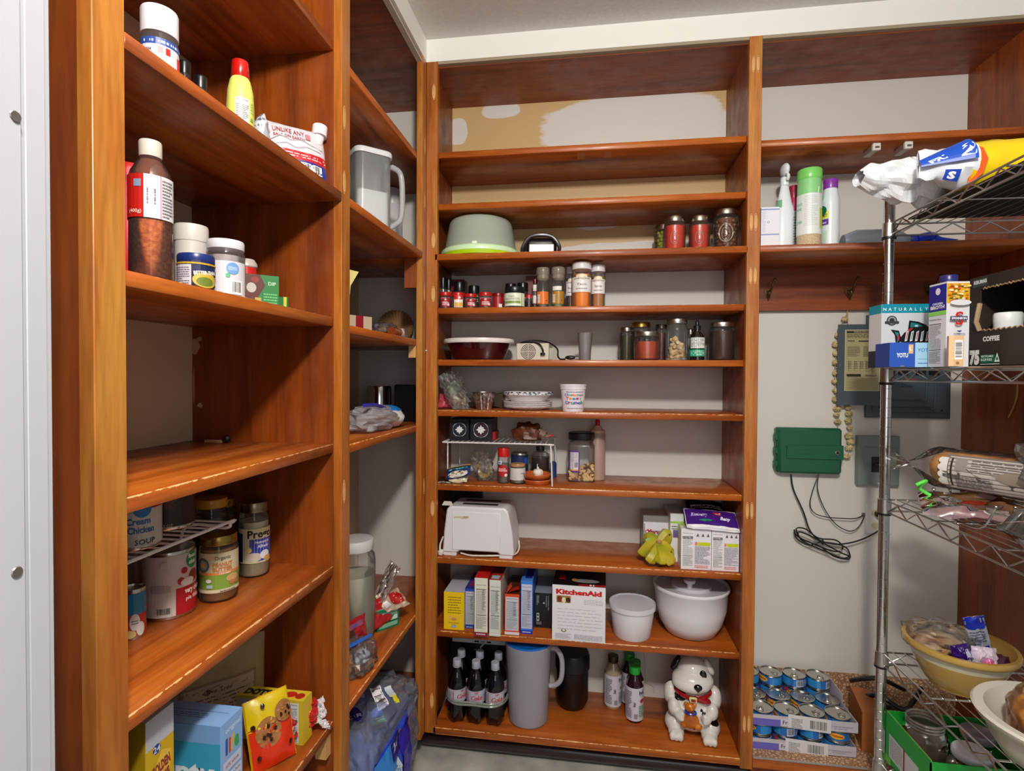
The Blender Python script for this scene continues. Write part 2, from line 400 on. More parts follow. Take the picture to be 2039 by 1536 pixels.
BACK, LEFT, CEIL, SOFZ = .2854, -.36, 2.37, 2.298
struct('floor', MB().box(-1.2, 4, -3.5, .45, -.1, 0, concrete()))
struct('ceiling', MB().box(-1.2, 4, -3.5, .45, CEIL, CEIL + .1, WHITE))
struct('wall_back', MB().box(LEFT - .1, 4, BACK, BACK + .1, 0, CEIL, patched_wall()))
struct('wall_left', MB().box(LEFT - .1, LEFT, -1.22, BACK, 0, CEIL, noisy('left_wall_bounce_tint', '#d0b999', '#d8c4a6', 3, .55)))  # left wall colour warmed to stand in for light bounced off the wood
# white soffit above both cabinets
sf = MB(); sf.box(0, 4, 0, BACK, SOFZ, CEIL, SOFF); sf.box(LEFT, 0, -1.2, BACK, SOFZ, CEIL, SOFF)
struct('trim_1', sf)
# painted door jamb in the left wall, with the old hinge screws
jb = MB()
jb.box(-.6, .2905, -1.56, -1.5, 0, CEIL, JAMB, .002)
jb.box(.2905, .2925, -1.56, -1.5155, 0, CEIL, JAMB, .0008); jb.box(.2905, .2915, -1.5135, -1.5045, 0, CEIL, JAMB, .0004)
jamb = struct('door_1', jb)
for px, py in ((31, 232), (34, 1140)):
    p = at(px, py, X=.2926)
    MB().lathe([(.0025, 0), (.0022, .0004), (.0002, .0003)], mat('#8a8680', .3, .8), seg=12).build('screw', jamb, p).rotation_euler = (0, PI / 2, 0)
# shelf liner on the right hand ledge and behind it
LINER = noisy('shelf_liner', '#8a6244', '#d9b58e', 95, .55, voronoi=True, lo=.02, hi=.3, bump=.1)

TH = .0195
def shelf(parent, x0, x1, zt, yf, worn, depth, axis='x', at_=0):
    """board whose front top edge is the origin; axis 'x' runs along the back wall, 'y' along the left wall"""
    L_ = x1 - x0; m = W_SW if worn else W_SH
    mb = MB().box(0, L_, 0, depth, -TH, 0, m, .0008)
    o = mb.build('shelf', parent, sharp=50)
    if axis == 'x': o.location = (x0, yf, zt)
    else: o.location = (yf, x0, zt); o.rotation_euler[2] = PI / 2
    return o
def scar(parent, x, z, side=0, s=1, axis='y', X=0, double=False):
    """pale oval left where a cupboard hinge was screwed on"""
    mb = MB(); n = 20
    o = [(.0055 * s * math.cos(2 * PI * i / n) * (1 if abs(math.sin(2 * PI * i / n)) > .75 else 1.15), .026 * math.sin(2 * PI * i / n)) for i in range(n)]
    mb.prism(o, -.0006, .0004, RAW)
    for q in (-.021, .021): mb.box(-.001, .001, -.0009, -.0004, q - .001, q + .001, mat('#5a4028', .6))
    r = mb.build('hinge_scar', parent)
    if axis == 'y': r.location = (x, 0, z)
    else: r.location = (0, x, z); r.rotation_euler[2] = PI / 2
    return r
XL, XR, XP = .0376, .9989, 1.0362
ZB = {1: 2.0123, 2: 1.8432, 3: 1.6743, 4: 1.5015, 5: 1.3303, 6: 1.163, 7: .9166, 8: .6719, 9: .4254, 10: .1108}
D = .0198
# --- the back cabinet, left bay
bc = thing('pantry_shelving', 'stained wooden pantry cabinet with ten open shelves on the back wall', 'shelving', (0, 0, 0))
for k, z in ZB.items():
    fl = k in (3, 10)
    shelf(bc, .0124 if not fl else .03, XR + (.0 if not fl else .003), z, 0 if fl else D, k >= 6, BACK - (0 if fl else D))
MB().box(0, XL, 0, D, .09, SOFZ, W_V, .001).build('stile', bc)
MB().box(-.008, .0124, D, BACK, .09, SOFZ, W_P).build('side_panel', bc)
MB().box(XR, XP, 0, D, .08, SOFZ, W_V, .001).build('stile', bc)
MB().box(1.0001, 1.022, D, BACK, .08, SOFZ, W_P).build('side_panel', bc)
TRM = mat('#9c8c74', .6)
MB().box(XL, XR, .002, D, SOFZ - .009, SOFZ - .0005, TRM).build('top_trim', bc)
MB().box(.0124, 1.0, D + .0002, BACK, SOFZ - .012, SOFZ - .0005, W_T).build('top_board', bc)
MB().box(XL, XR, .001, D, .088, .0915, W_V).build('bottom_rail', bc)
for z in (2.2, 1.72, 1.545, .84, .2): scar(bc, .025, z)
for z in (2.215, 1.745, 1.585, .875, .22):
    scar(bc, 1.0105, z, s=.7); scar(bc, 1.0235, z, s=.7)
# dark painted plinth with a rounded pipe-like front
pb = MB(); DP = mat('#2a1a1c', .3, coat=.3)
pb.box(-.02, 1.04, .075, .1, 0, .09, DP); pb.tube([(-.02, .062, .034), (1.04, .062, .034)], .022, DP, 14)
tag(pb.build('baseboard'), 'dark brown painted plinth under the back shelves with a rounded rail', 'plinth')
# --- right bay
rc = thing('cupboard_bay', 'open stained wooden bay above the breaker box on the right', 'shelving')
RX = 1.765
shelf(rc, XP + .0004, 2.2, 1.995, D, False, BACK - D); shelf(rc, XP + .0004, 2.2, 1.6743, 0, False, BACK)
MB().box(RX, RX + .02, .0, BACK, 1.995, SOFZ, W_P).build('side_panel', rc)
MB().box(RX, RX + .02, .0, BACK, 1.6748, 1.9755, W_P).build('side_panel', rc)
MB().box(RX, RX + .02, .0, BACK, .0, 1.6547, W_P).build('side_panel', rc)
MB().box(XP + .0004, 2.2, .002, D, SOFZ - .009, SOFZ - .0005, TRM).build('top_trim', rc)
MB().box(XP + .0004, 2.2, D + .0002, BACK, SOFZ - .012, SOFZ - .0005, W_T).build('top_board', rc)
MB().box(1.0225, RX, BACK - .022, BACK, 1.509, 1.6547, W_T).build('hook_rail', rc)
lg = thing('shelf_ledge', 'low ledge with tan patterned liner under the breaker box', 'ledge')
MB().box(0, RX - 1.0375, 0, BACK, -.03, 0, W_SH, .001).build('board', lg, (1.0365, 0, .117))
MB().box(0, RX - 1.0375, .0, BACK, 0, .004, LINER).build('shelf_liner', lg, (1.0365, 0, .1172))
MB().box(1.0365, RX - .001, BACK - .004, BACK, .1215, .256, LINER).build('backsplash', lg)
MB().box(1.0365, RX - .001, -.004, .0, .1185, .1225, mat('#b9b5ae', .3, .6)).build('edge_strip', lg)
MB().box(1.0365, RX - .001, .02, .04, 0, .087, W_P).build('front_board', lg)
# --- left cabinet: near bay and corner bay
YS, YN = -.6055, -1.1572
lc = thing('corner_shelving', 'stained wooden shelving along the left wall running into the corner', 'shelving')
for z, worn in ((1.9983, False), (1.4033, False), (1.1268, True), (.8573, True), (.5127, True)):
    shelf(lc, YN - .02, YS, z, -D, worn, -LEFT - D, 'y')
shelf(lc, YN - .0, YS, 1.6743, 0, False, -LEFT, 'y'); shelf(lc, YS + .0405, -.037, 1.6743, 0, False, -LEFT, 'y')
for z, worn in ((1.9912, False), (1.394, False), (1.115, True), (.5, True), (.125, True)):
    shelf(lc, YS + .0202, BACK, z, -D, worn, -LEFT - D, 'y')
shelf(lc, -.0365, BACK, 1.6741, -D, False, -LEFT - D, 'y')
MB().box(-D, 0, YS, YS + .0405, .0, SOFZ, W_V, .001).build('stile', lc)
MB().box(LEFT, -D, YS, YS + .02, .0, SOFZ, W_P).build('side_panel', lc)
MB().box(-D, 0, YN - .042, YN, 0, SOFZ, W_V, .001).build('stile', lc)
MB().box(LEFT, -D, YN - .042, YN - .02, 0, SOFZ, W_P).build('side_panel', lc)
MB().box(-D, 0, -.04, -.0002, .09, SOFZ, W_V, .001).build('stile', lc)
MB().box(LEFT, -.0085, YN - .04, BACK, SOFZ - .012, SOFZ - .0005, W_T).build('top_board', lc)
MB().box(-D, -.003, YN, 0, SOFZ - .02, SOFZ - .0125, mat('#b7b1a8', .6)).build('top_trim', lc)
MB().box(-.06, -.021, -.0385, -.02, 1.56, 1.654, W_P).build('cleat', lc)
MB().box(-.045, -.021, -.0385, -.03, 1.335, 1.374, RAW).build('cleat', lc)
MB().box(-.05, -.025, YS - .022, YS - .001, .44, .4925, RAW).build('cleat', lc)
for z in (2.02, 1.845, 1.545, .915, .2): scar(lc, -.014, z, axis='x')
for z in (1.84, 1.7, 1.02): scar(lc, YS + .012, z, axis='x')
# magnetic catches under the upper right shelf
for px in (1740, 1803):
    p = at(px, 292, Y=.05)
    mb = MB(); o = [(0, 0), (.012, -.0), (.012, -.02), (.0, -.02)]
    mb.box(-.011, .011, 0, .012, -.022, 0, mat('#d8d4cc', .4), .002); mb.prism([(-.009, 0), (.009, 0), (.009, -.018), (-.009, -.018)], .012, .065, mat('#a9a294', .35, .6))
    mb.box(-.006, .006, -.0008, 0, -.016, -.01, mat('#8b8578', .3, .8))
    o = mb.build('door_catch', None, (p.x, .03, 1.9753))
    tag(o, 'white magnetic door catch under the shelf, %s the spray bottles' % ('nearer' if px < 1780 else 'farther from'), 'catch', 'door catches')
# pale marks where two catches were removed under the top back shelf
for x in (.5, .585):
    MB().box(x - .012, x + .012, .035, .085, ZB[1] - TH - .0006, ZB[1] - TH, mat('#c07a34', .6), .0).build('catch_mark', bc)

# chips where the varnish flaked off the partition, an old screw in the corner post
CHP = mat('#c0a488', .7)
for k, (px, py, sx_, sz_) in enumerate(((389, 690, .012, .020), (397, 676, .008, .006), (398, 808, .007, .007), (386, 770, .002, .05))):
    v = at(px, py, Y=YS - .0004); mb = MB(); rnd = random.Random(k); n = 14
    mb.prism([(sx_ * rnd.uniform(.6, 1.1) * math.cos(2 * PI * i / n), sz_ * rnd.uniform(.6, 1.1) * math.sin(2 * PI * i / n)) for i in range(n)], -.0002, .0003, CHP); mb.build('paint_chip', lc, v)
v = at(848, 699, Y=-.0008); MB().lathe([(.0035, 0), (.002, .0012), (.0002, .0014)], mat('#b8b4ac', .3, .9), seg=12).build('screw', bc, v).rotation_euler = (PI / 2, 0, 0)
t = thing('shelf_bracket', 'small loose black and tan clip lying at the back of the third left shelf', 'clip', (-.27, YS - .03, 1.1268)); MB().box(-.035, .006, -.004, .004, 0, .006, mat('#c8a070', .6), .001).build('arm', t); MB().ell((.016, 0, .009), (.009, .007, .009), mat('#141210', .5), 12, 8).build('knob', t)
# ------------------------------------------------------------------ placing and building kit
def C(xl, xr, yt, zb, Y=None, X=None):
    """round thing whose axis stands in a vertical plane: returns (x, y, z), radius, height"""
    d1, d2 = _f0(xl, 768), _f0(xr, 768); a1, a2 = math.atan2(d1.y, d1.x), math.atan2(d2.y, d2.x)
    p = at((xl + xr) / 2, yt, X=X, Y=Y); D_ = (Vector((p.x, p.y)) - CAM.xy).length
    return (p.x, p.y, zb), D_ * math.sin(abs(a1 - a2) / 2), p.z - zb
def CB(xl, xr, yt, yb, zb):
    """round thing whose foot is in view"""
    d1, d2 = _f0(xl, 768), _f0(xr, 768); s = math.sin(abs(math.atan2(d1.y, d1.x) - math.atan2(d2.y, d2.x)) / 2)
    n = at((xl + xr) / 2, yb, Z=zb); v = Vector((n.x, n.y)) - CAM.xy; dn = v.length; r = dn * s / (1 - s)
    c = CAM.xy + v.normalized() * (dn + r); q = _f0((xl + xr) / 2, yt); t = (c - CAM.xy).length / Vector((q.x, q.y)).length
    return (c.x, c.y, zb), r, CAM.z + q.z * t - zb
def B(xl, xr, yt, zb, Y):
    """front face of an upright box parallel to the back wall"""
    a, b = at(xl, yt, Y=Y), at(xr, yt, Y=Y)
    return ((a.x + b.x) / 2, Y, zb), b.x - a.x, (a.z + b.z) / 2 - zb
STEEL = mat('#c8c6c0', .25, 1); GOLD = mat('#c9a64a', .3, 1); CHROME = mat('#c9cacc', .12, 1)
GLASS = clear('#fafcfb', .03, .03, .4); PLAS = clear('#fbfbfb', .05, .06, .4); FILM = clear('#f3f3f5', .12, .1, .9)
def root_of(name, label, cat, pos, rz, group):
    return thing(name, label, cat, pos, rz, group)
def ribbed(mb, r, z0, h, m, n=36):
    mb.lathe([(r * .97, z0), (r, z0 + h * .08), (r, z0 + h * .9), (r * .93, z0 + h), (0.0, z0 + h)], m, seg=n, cap=(True, False))
def jar(name, label, cat, pos, r, h, content='#8a2a12', fill=.85, lid='#b9b5ac', lidm=1, lidh=.016, lidr=.9, glass=None, art=None, tw=0,
        group=None, neck=.86, sh=.12, lidname='lid', lumps=False, lrough=.3, square=False, art0=0):
    """screw-top jar or bottle: glass, contents, lid, label"""
    rz = face(pos[0], pos[1]) + tw; t = root_of(name, label, cat, pos, rz, group); g = glass or GLASS
    hb = h - lidh; k = r * neck; seg = 4 if square else 28; an = PI / 4 if square else 0
    prof = [(0.001, .002), (r * .86, 0), (r * .97, h * .02), (r, h * .06), (r, hb - h * sh), (r * .96, hb - h * sh * .5), (k, hb - h * sh * .12), (k, hb)]
    mb = MB()
    if square: mb.lathe([(q * 1.25, z) for q, z in prof], g, seg=4, ang=PI / 4)
    else: mb.lathe(prof, g)
    mb.build('jar_body' if 'jar' in name else 'body', t, sharp=50 if not square else 20)
    if content:
        top = hb * fill; cm = mat(content, .35, coat=.3) if isinstance(content, str) else content; c = MB()
        if lumps:
            rnd = random.Random(len(label)); zz = .008
            while zz < top:
                for q in range(9): c.ell(((r - .009) * math.cos(q * .7 + zz * 90) * .93, (r - .009) * math.sin(q * .7 + zz * 90) * .93, zz), (.0085, .0085, .0075), cm, 8, 5, amp=.2, seed=q)
                zz += .012
            c.lathe([(0, .004), (r * .75, .004), (r * .75, top)], cm, cap=(False, True))
        else:
            f = (lambda q: q * 1.25) if square else (lambda q: q)
            c.lathe([(0.001, .004), (f(r * .84), .003), (f(r - .0025), h * .06), (f(r - .0025), min(top, hb - h * sh))] + ([(f(k - .002), top)] if top > hb - h * sh * .5 else []), cm, cap=(False, True), seg=seg, ang=an)
        c.build('contents', t, sharp=50 if not square else 20)
    lm = mat(lid, lrough, lidm); l = MB(); lr = r * lidr
    l.lathe([(lr * .985, hb - .0015), (lr, hb), (lr, h - .003), (lr * .96, h - .0005), (lr * .9, h), (0.0005, h - .0004)], lm, cap=(True, False))
    if lidm: l.lathe([(lr * 1.02, hb), (lr * 1.02, hb + .002)], lm)
    l.build(lidname, t, sharp=45)
    if art: art.on(MB(), cyl_map(r * (1.0), art0)).build('label', t, flat=True)
    return t
def can(name, label, cat, pos, r, h, art, tw=0, group=None, inside='#3a3a3a', side=None):
    t = root_of(name, label, cat, pos, face(pos[0], pos[1]) + tw, group); mb = MB()
    mb.lathe([(0, .003), (r * .93, .003), (r * .95, 0), (r, .002), (r * .985, .006), (r * .985, h - .006), (r, h - .003), (r * .97, h), (r * .93, h - .003), (r * .5, h - .0035), (0, h - .0035)], STEEL, cap=(False, False))
    mb.build('tin', t, sharp=60)
    if art: art.on(MB(), cyl_map(r * .987, 0)).build('label', t, flat=True)
    return t
def wrap(r, h, c, m=.008, arc=PI):
    a = Art(); a.rect(-arc * r, m, arc * r, h - m, c); return a
def boxt(name, label, cat, pos, rz, w, d, h, c, front=None, top=None, left=None, right=None, group=None, gloss=.35, part=('carton', 'print'), tilt=None, ch=.0008):
    """carton with its front lower edge centred on the origin; the art of each side is laid on it"""
    t = root_of(name, label, cat, pos, rz, group)
    if tilt: t.rotation_euler = tilt
    mb = MB().box(-w / 2, w / 2, 0, d, 0, h, mat(c, gloss), ch); mb.build(part[0], t, sharp=30)
    a = MB()
    if front: front.on(a, plane_map((-w / 2, 0, 0), (1, 0, 0), (0, 0, 1)))
    if top: top.on(a, plane_map((-w / 2, 0, h), (1, 0, 0), (0, 1, 0)))
    if left: left.on(a, plane_map((-w / 2, d, 0), (0, -1, 0), (0, 0, 1)))
    if right: right.on(a, plane_map((w / 2, 0, 0), (0, 1, 0), (0, 0, 1)))
    if a.v: a.build(part[1], t, flat=True)
    return t
def pillow(o, R, U, w, h, t, m, amp=.0, seed=1, arts=(), frill=.006, nx=30, ny=22, pinch=0):
    """puffed packet: returns front/back mesh builder and the map for its printing"""
    o, R, U = Vector(o), Vector(R).normalized(), Vector(U).normalized(); N_ = R.cross(U)
    def th(u, v): return t * (max(0, 1 - u * u) ** .55) * (max(0, 1 - v * v) ** .45)
    def wob(u, v): return amp * noise.noise(Vector((u * 2.2 + seed, v * 2.2, seed * .7))) + amp * .5 * noise.noise(Vector((u * 6 + seed, v * 6, 4)))
    def pt(u, v, s):
        k = 1 - pinch * (1 - abs(u)) * v * v
        return o + R * (u * w / 2 * (1 - pinch * max(0, v) ** 2)) + U * (v * h / 2) + N_ * (s * th(u, v) + wob(u, v))
    mb = MB()
    for s in (1, -1):
        vs = [pt(-1 + 2 * i / nx, -1 + 2 * j / ny, s) for j in range(ny + 1) for i in range(nx + 1)]
        mb.add(vs, [(j * (nx + 1) + i, j * (nx + 1) + i + 1, (j + 1) * (nx + 1) + i + 1, (j + 1) * (nx + 1) + i) for j in range(ny) for i in range(nx)], m)
    def fn(x, y, e): return pt(max(-1, min(1, x * 2 / w)), max(-1, min(1, y * 2 / h)), 1) + N_ * (e + .0011)
    return mb, fn
def packet(name, label, cat, o, R, U, w, h, t, c, art=None, amp=.004, seed=1, group=None, gloss=.3, m=None, part='wrapper', pinch=0, extra=None):
    root = thing(name, label, cat, o, 0, group); mb, fn = pillow((0, 0, 0), R, U, w, h, t, m or mat(c, gloss, coat=.3), amp, seed, pinch=pinch)
    mb.build(part, root, sharp=60)
    if art: art.on(MB(), fn).build('print', root, sharp=60)
    return root
def crumple(mb, c, rad, m, seed=1, amp=.35, floor=None, seg=26, rings=18, rot=None, p=.8, freq=26):
    return mb.ell(c, rad, m, seg, rings, amp, freq, seed, floor, p, rot)
# ================================================================== back cabinet, shelf by shelf
z = ZB[3]
# cake carrier
p, r, h = C(879, 1036, 441, z, Y=.143)
t = thing('cake_carrier', 'round cake carrier with frosted dome and lime green base on an upper back shelf', 'cake carrier', p)
MB().lathe([(0.001, .0), (r * .9, 0), (r * .98, .004), (r, .016), (r * .97, .018)], mat('#b4dc10', .4), seg=48).build('base', t)
MB().lathe([(r * .99, .0165), (r * .985, .024), (r * .93, .03), (r * .915, .034), (r * .80, h * .86), (r * .76, h * .94), (r * .66, h * .99), (.001, h)], clear('#e8f2e6', .72, .16, .5), seg=48, cap=(False, False)).build('dome', t, sharp=60)
MB().lathe([(r * 1.0, .0162), (r * 1.01, .02), (r * .985, .031), (r * .93, .036), (r * .92, .0325), (r * .97, .018)], mat('#d4f4c4', .3), seg=48, cap=(False, False)).build('rim', t)
MB().box(-.004, .014, -r * .93, -r * .9, .034, .045, mat('#e6f5da', .3), .002).build('catch', t)
# sandwich toaster
a = at(1038, 500, Y=.1); b = at(1116, 468, Y=.1); cx = (a.x + b.x) / 2; W_ = b.x - a.x; H_ = b.z - z
t = thing('sandwich_toaster', 'small black sandwich toaster with a silver panel beside the cake carrier', 'kitchen appliance', (cx, .1, z), .1)
BL = mat('#15151a', .25, coat=.4)
MB().rbox(-W_ * .42, W_ * .42, .0, .13, .001, H_ * .93, .02, BL, top=.018).build('body', t)
MB().box(-W_ * .30, W_ * .34, -.004, .002, H_ * .18, H_ * .62, mat('#a8a098', .45, .6), .002).build('front_panel', t)
MB().tube(smooth([(-W_ * .44, .01, .012), (-W_ * .47, -.002, H_ * .4), (-W_ * .3, -.004, H_ * .88), (0, -.006, H_ * 1.0), (W_ * .3, -.004, H_ * .9), (W_ * .47, -.002, H_ * .5), (W_ * .44, .01, .014)]), .0065, mat('#2a2a30', .3, coat=.3)).build('handle', t)
MB().box(-W_ * .452, -W_ * .43, .015, .08, .01, H_ * .7, mat('#5a6a44', .4), .003).build('side_panel', t)
# home canned jars, top right
def mason(label, pos, r, h, c, group='mason jars', lid='#a89c8c', fill=.9, lumps=False, emb=True):
    t = jar('mason_jar', label, 'jar', pos, r, h, c, fill, lid, 1, .017, .9, group=group, neck=.86, sh=.12, lumps=lumps)
    if emb:
        mb = MB(); g = clear('#ffffff', .18, .05, 1.0)
        pts = [(.012 * math.cos(q), h * .38 + .02 * math.sin(q)) for q in [2 * PI * i / 22 for i in range(23)]]
        mb.tube([cyl_map(r + .0003)(x, y, 0) for x, y in pts], .0012, g, 5)
        for q in range(5): mb.box(-.003, .003, -r - .0012, -r + .001, h * (.26 + q * .06), h * (.28 + q * .06), g)
        mb.build('embossing', t)
    return t
p, r, h = C(1302, 1345, 450, z, Y=.15); mason('small jar of green pickles half hidden behind a red jar', p, r, h, mat('#7d7c1e', .4), lumps=True, emb=False)
p, r, h = C(1321, 1366, 434, z, Y=.09); mason('left jar of red sauce next to the pickles on the upper back shelf', p, r, h, '#c8340c')
p, r, h = C(1371, 1415, 433, z, Y=.09); mason('right jar of red sauce beside the tall brown jar', p, r, h, '#bc300c')
p, r, h = C(1420, 1472, 420, z, Y=.08); mason('tall embossed jar of brown preserves near the cabinet post', p, r, h, mat('#6b3a14', .3), lumps=True)
mb = MB(); mb.tube([cyl_map(r + .0005)(.021 * math.cos(q), h * .4 + .027 * math.sin(q), 0) for q in [2 * PI * i / 26 for i in range(27)]], .002, clear('#fff4e4', .3, .05, 1.0), 6)
mb.build('raised_ring', bpy.data.objects['mason_jar.003'])

# ---- spices
z = ZB[4]
def mc(xl, xr, yt, label, seed, tint, Y=.06, yl=None, tall=False, lid='#c01a14', art=None, cont=None):
    p, r, h = C(xl, xr, yt, z, Y=Y); a = art
    if a is None:
        a = Art(); a.rect(-r * .7, h * .12, r * .8, h * .62, '#a51418'); a.text('M', 0, h * .5, .005, '#f2f2f4'); a.lines(-r * .5, h * .2, r * .6, h * .42, 3, '#f0e8e4', .5, seed); a.ell(r * .5, h * .24, .004, .004, '#f4dde2')
    return jar('spice_jar', label, 'spice jar', p, r, h, tint, .7, lid, 0, h * .2 if not tall else h * .22, .95, group='spice jars', art=a, glass=PLAS, neck=.86, sh=.08, lrough=.3)
mc(875, 899, 583, 'red-lidded spice jar nearest the left post, front row', 1, '#6a3a20')
a = Art(); a.rect(-.014, .004, .016, .042, '#f3e6d8'); a.rect(-.014, .03, .016, .045, '#c8201c'); a.rect(-.012, .006, .016, .02, '#e8b050'); a.ell(.004, .036, .004, .004, '#f8e0e0')
mc(899, 926, 584, 'red-lidded spice jar with a cream and orange label', 2, '#8a5a30', art=a)
mc(925, 950, 586.5, 'red-lidded spice jar with greenish herbs, third in the front row', 3, '#6f5c2a')
mc(952.5, 981, 584, 'red-lidded spice jar of brown seasoning, fourth in the front row', 4, '#7d5a34')
a = Art(); a.rect(-.02, .003, .02, .04, '#9c1216'); a.rect(.002, .003, .014, .016, '#d9d9dd')
mc(980, 1004, 585, 'all red spice tin with a dark red lid, fifth in the front row', 5, '#7a1512', lid='#7c0f10', art=a, Y=.075)
p, r, h = C(1004.5, 1045, 573, z, Y=.065); a = Art(); a.rect(-r * 1.25, h * .08, r * 1.3, h * .68, '#dfe4cf'); a.rect(-r * 1.2, h * .2, r * .6, h * .31, '#7f9a3c'); a.text('Organic', -r * .3, h * .5, .005, '#5b6a3a'); a.lines(-r, h * .36, r * .5, h * .46, 2, '#7b8560'); a.rect(r * .7, h * .08, r * .8, h * .68, '#a8b44a'); a.rect(-r, h * .1, r * .6, h * .17, '#eef4ee')
jar('spice_jar', 'wide herb jar with pale green label and black lid among the spices', 'spice jar', p, r, h, '#3d5a3c', .8, '#16181c', 0, h * .24, .97, group='spice jars', art=a, glass=PLAS)
for xl, xr, yt, Y, lab, cont in ((877, 888, 553, .13, 'tall black-capped grinder at the far left behind the red lids', '#3a2014'), (888, 899, 556, .15, 'slim black-capped grinder second from the left behind the red lids', '#4a2a1c'),
        (903, 927, 563, .14, 'round black-lidded spice jar behind the cream and orange label', '#2c2018'), (932.5, 955, 570, .14, 'squat black-lidded jar behind the herbs jar', '#33261c'),
        (1006, 1028, 566, .15, 'left of two dark lids behind the pale green label', '#2a1c18'), (1030, 1052, 564.5, .14, 'right of two dark lids behind the pale green label', '#2a1c18')):
    p, r, h = C(xl, xr, yt, z, Y=Y); a = Art(); a.rect(-r, h * .3, r, h * .55, '#8e1a1a' if xl < 900 else '#2a2622'); a.lines(-r * .8, h * .35, r * .8, h * .5, 2, '#d8c8c0')
    jar('spice_jar', lab, 'spice jar', p, r, h, cont, .8, '#101114', 0, h * .3, .98, group='spice jars', art=a, glass=PLAS, neck=.9, sh=.05)
p, W_, h = B(897, 924, 557, z, .2); boxt('spice_tin', 'dark red tin standing behind the black grinders', 'tin', p, 0, W_, .05, h, '#7c1014', group=None, part=('tin', 'print'))
p, W_, h = B(1050, 1066, 550, z, .17); boxt('spice_tin', 'dark red tin behind the clear pepper grinders', 'tin', p, 0, W_ + .01, .05, h, '#6c0c12', part=('tin', 'print'))
p, r, h = C(1046, 1061, 587, z, Y=.09); a = Art(); a.rect(-r, h * .75, r, h * .92, '#c3202c'); a.rect(-r, .004, r, h * .5, '#2c1c1c')
jar('spice_jar', 'small dark jar with a red band right of the herb jar', 'spice jar', p, r, h, '#3a1a14', .8, '#8c1216', 0, h * .14, .98, group='spice jars', art=a, glass=PLAS)
p, r, h = C(1061, 1070, 556, z, Y=.1); a = Art(); a.rect(-r, h * .2, r, h * .45, '#d4ccc8'); a.rect(-r, h * .6, r, h * .8, '#d8cfcb')
jar('spice_jar', 'narrow dark spice jar with white labels left of the clear grinders', 'spice jar', p, r, h, '#4a2c28', .9, '#5a1a1a', 0, h * .15, .98, group='spice jars', art=a, glass=PLAS)
for xl, xr, yt, lab, ca, cb in ((1067, 1095.5, 533.5, 'clear topped grinder with a bright orange label', '#e0701a', '#6a5a4c'), (1097, 1126.5, 532.5, 'clear topped grinder with a mustard label and green contents', '#a97a1c', '#6f7a4a')):
    p, r, h = C(xl, xr, yt, z, Y=.075); r *= .92; t = thing('pepper_grinder', lab, 'grinder', p, face(*p[:2]), 'clear grinders')
    MB().lathe([(0.001, 0), (r * .9, 0), (r * .93, .003), (r * .93, h * .6), (r * .74, h * .66), (r * .74, h * .69)], GLASS, cap=(True, True)).build('body', t)
    MB().lathe([(.001, .003), (r * .85, .003), (r * .85, h * .28), (.001, h * .29)], mat(cb, .6), cap=(False, False)).build('contents', t)
    MB().lathe([(r * .74, h * .67), (r * .98, h * .72), (r * .9, h * .8), (r * 1.04, h * .84), (r * 1.04, h * .94), (r * .95, h * .985), (.001, h)], clear('#d9cdb8', .5, .1, .8), cap=(True, False)).build('cap', t)
    a = Art(); a.rect(-r * 1.1, h * .1, r * 1.0, h * .40, ca); a.barcode(-r * .9, h * .13, -r * .4, h * .33, horiz=True, bg='#e6dccb'); a.ell(r * .55, h * .18, .002, .002, '#3a2a1a')
    if xl > 1090: a.rect(-r * .9, h * .42, r * .5, h * .52, '#e8e2da')
    a.on(MB(), cyl_map(r * .935)).build('label', t, flat=True)
def farm(xl, xr, yt, lab, col, Y, pr):
    p, r, h = C(xl, xr, yt, z, Y=Y); a = Art(); a.rect(-r * 1.2, h * .33, r * 1.15, h * .62, '#e6e0de'); a.rect(-r * 1.25, h * .6, r * 1.25, h * .66, '#efe6dc'); a.ell(0, h * .68, r * .6, h * .045, '#ead9bd'); a.poly([(-r * 1.1, h * .66), (-r * .4, h * .72), (-r * .2, h * .67)], '#5d7034'); a.poly([(r * .3, h * .68), (r * .9, h * .71), (r * 1.1, h * .65)], '#6d7d3a')
    a.text(pr[0], 0, h * .61, h * .035, '#4a423e', w=r * 1.9); a.text(pr[1], 0, h * .48, h * .05, '#6a6462', w=r * 1.0); a.lines(-r * .6, h * .38, r * .6, h * .43, 1, '#9a9492')
    jar('seasoning_jar', lab, 'spice jar', p, r, h, col, .86, '#e4dfe2', 0, h * .145, .985, group='large seasoning jars', art=a, glass=PLAS, neck=.93, sh=.04)
farm(1127, 1146, 533, 'white-capped dark seasoning jar half hidden behind the big orange one', '#5a3018', .13, ('HARRY', 'Rub'))
farm(1139, 1178, 524.7, 'largest white-capped seasoning jar filled with bright orange powder', '#f08a1c', .07, ('HARRY&DAVID', 'Taco'))
farm(1177, 1205.5, 529.5, 'white-capped seasoning jar of light brown powder, last in the spice row', '#b0743c', .09, ('HARRY&DAVID', 'Spice'))

# ---- fourth row
z = ZB[5]
p, r, h = C(881, 1032, 676, z, Y=.16); r *= .92
t = thing('casserole_dish', 'deep maroon glass casserole dish with a white lid', 'dish', (p[0] - .003, .152, z))
MB().lathe([(0.001, .001), (r * .62, .0), (r * .72, .006), (r * .92, h * .78), (r * .99, h * .83)], mat('#3a060e', .08, coat=.6), seg=44, cap=(False, True), sy=.8).build('bowl', t)
MB().lathe([(r * 1.0, h * .78), (r * 1.02, h * .84), (r * 1.0, h * .97), (r * .9, h * 1.0), (.001, h)], mat('#eae2e0', .3), seg=44, cap=(True, False), sy=.82).build('lid', t)
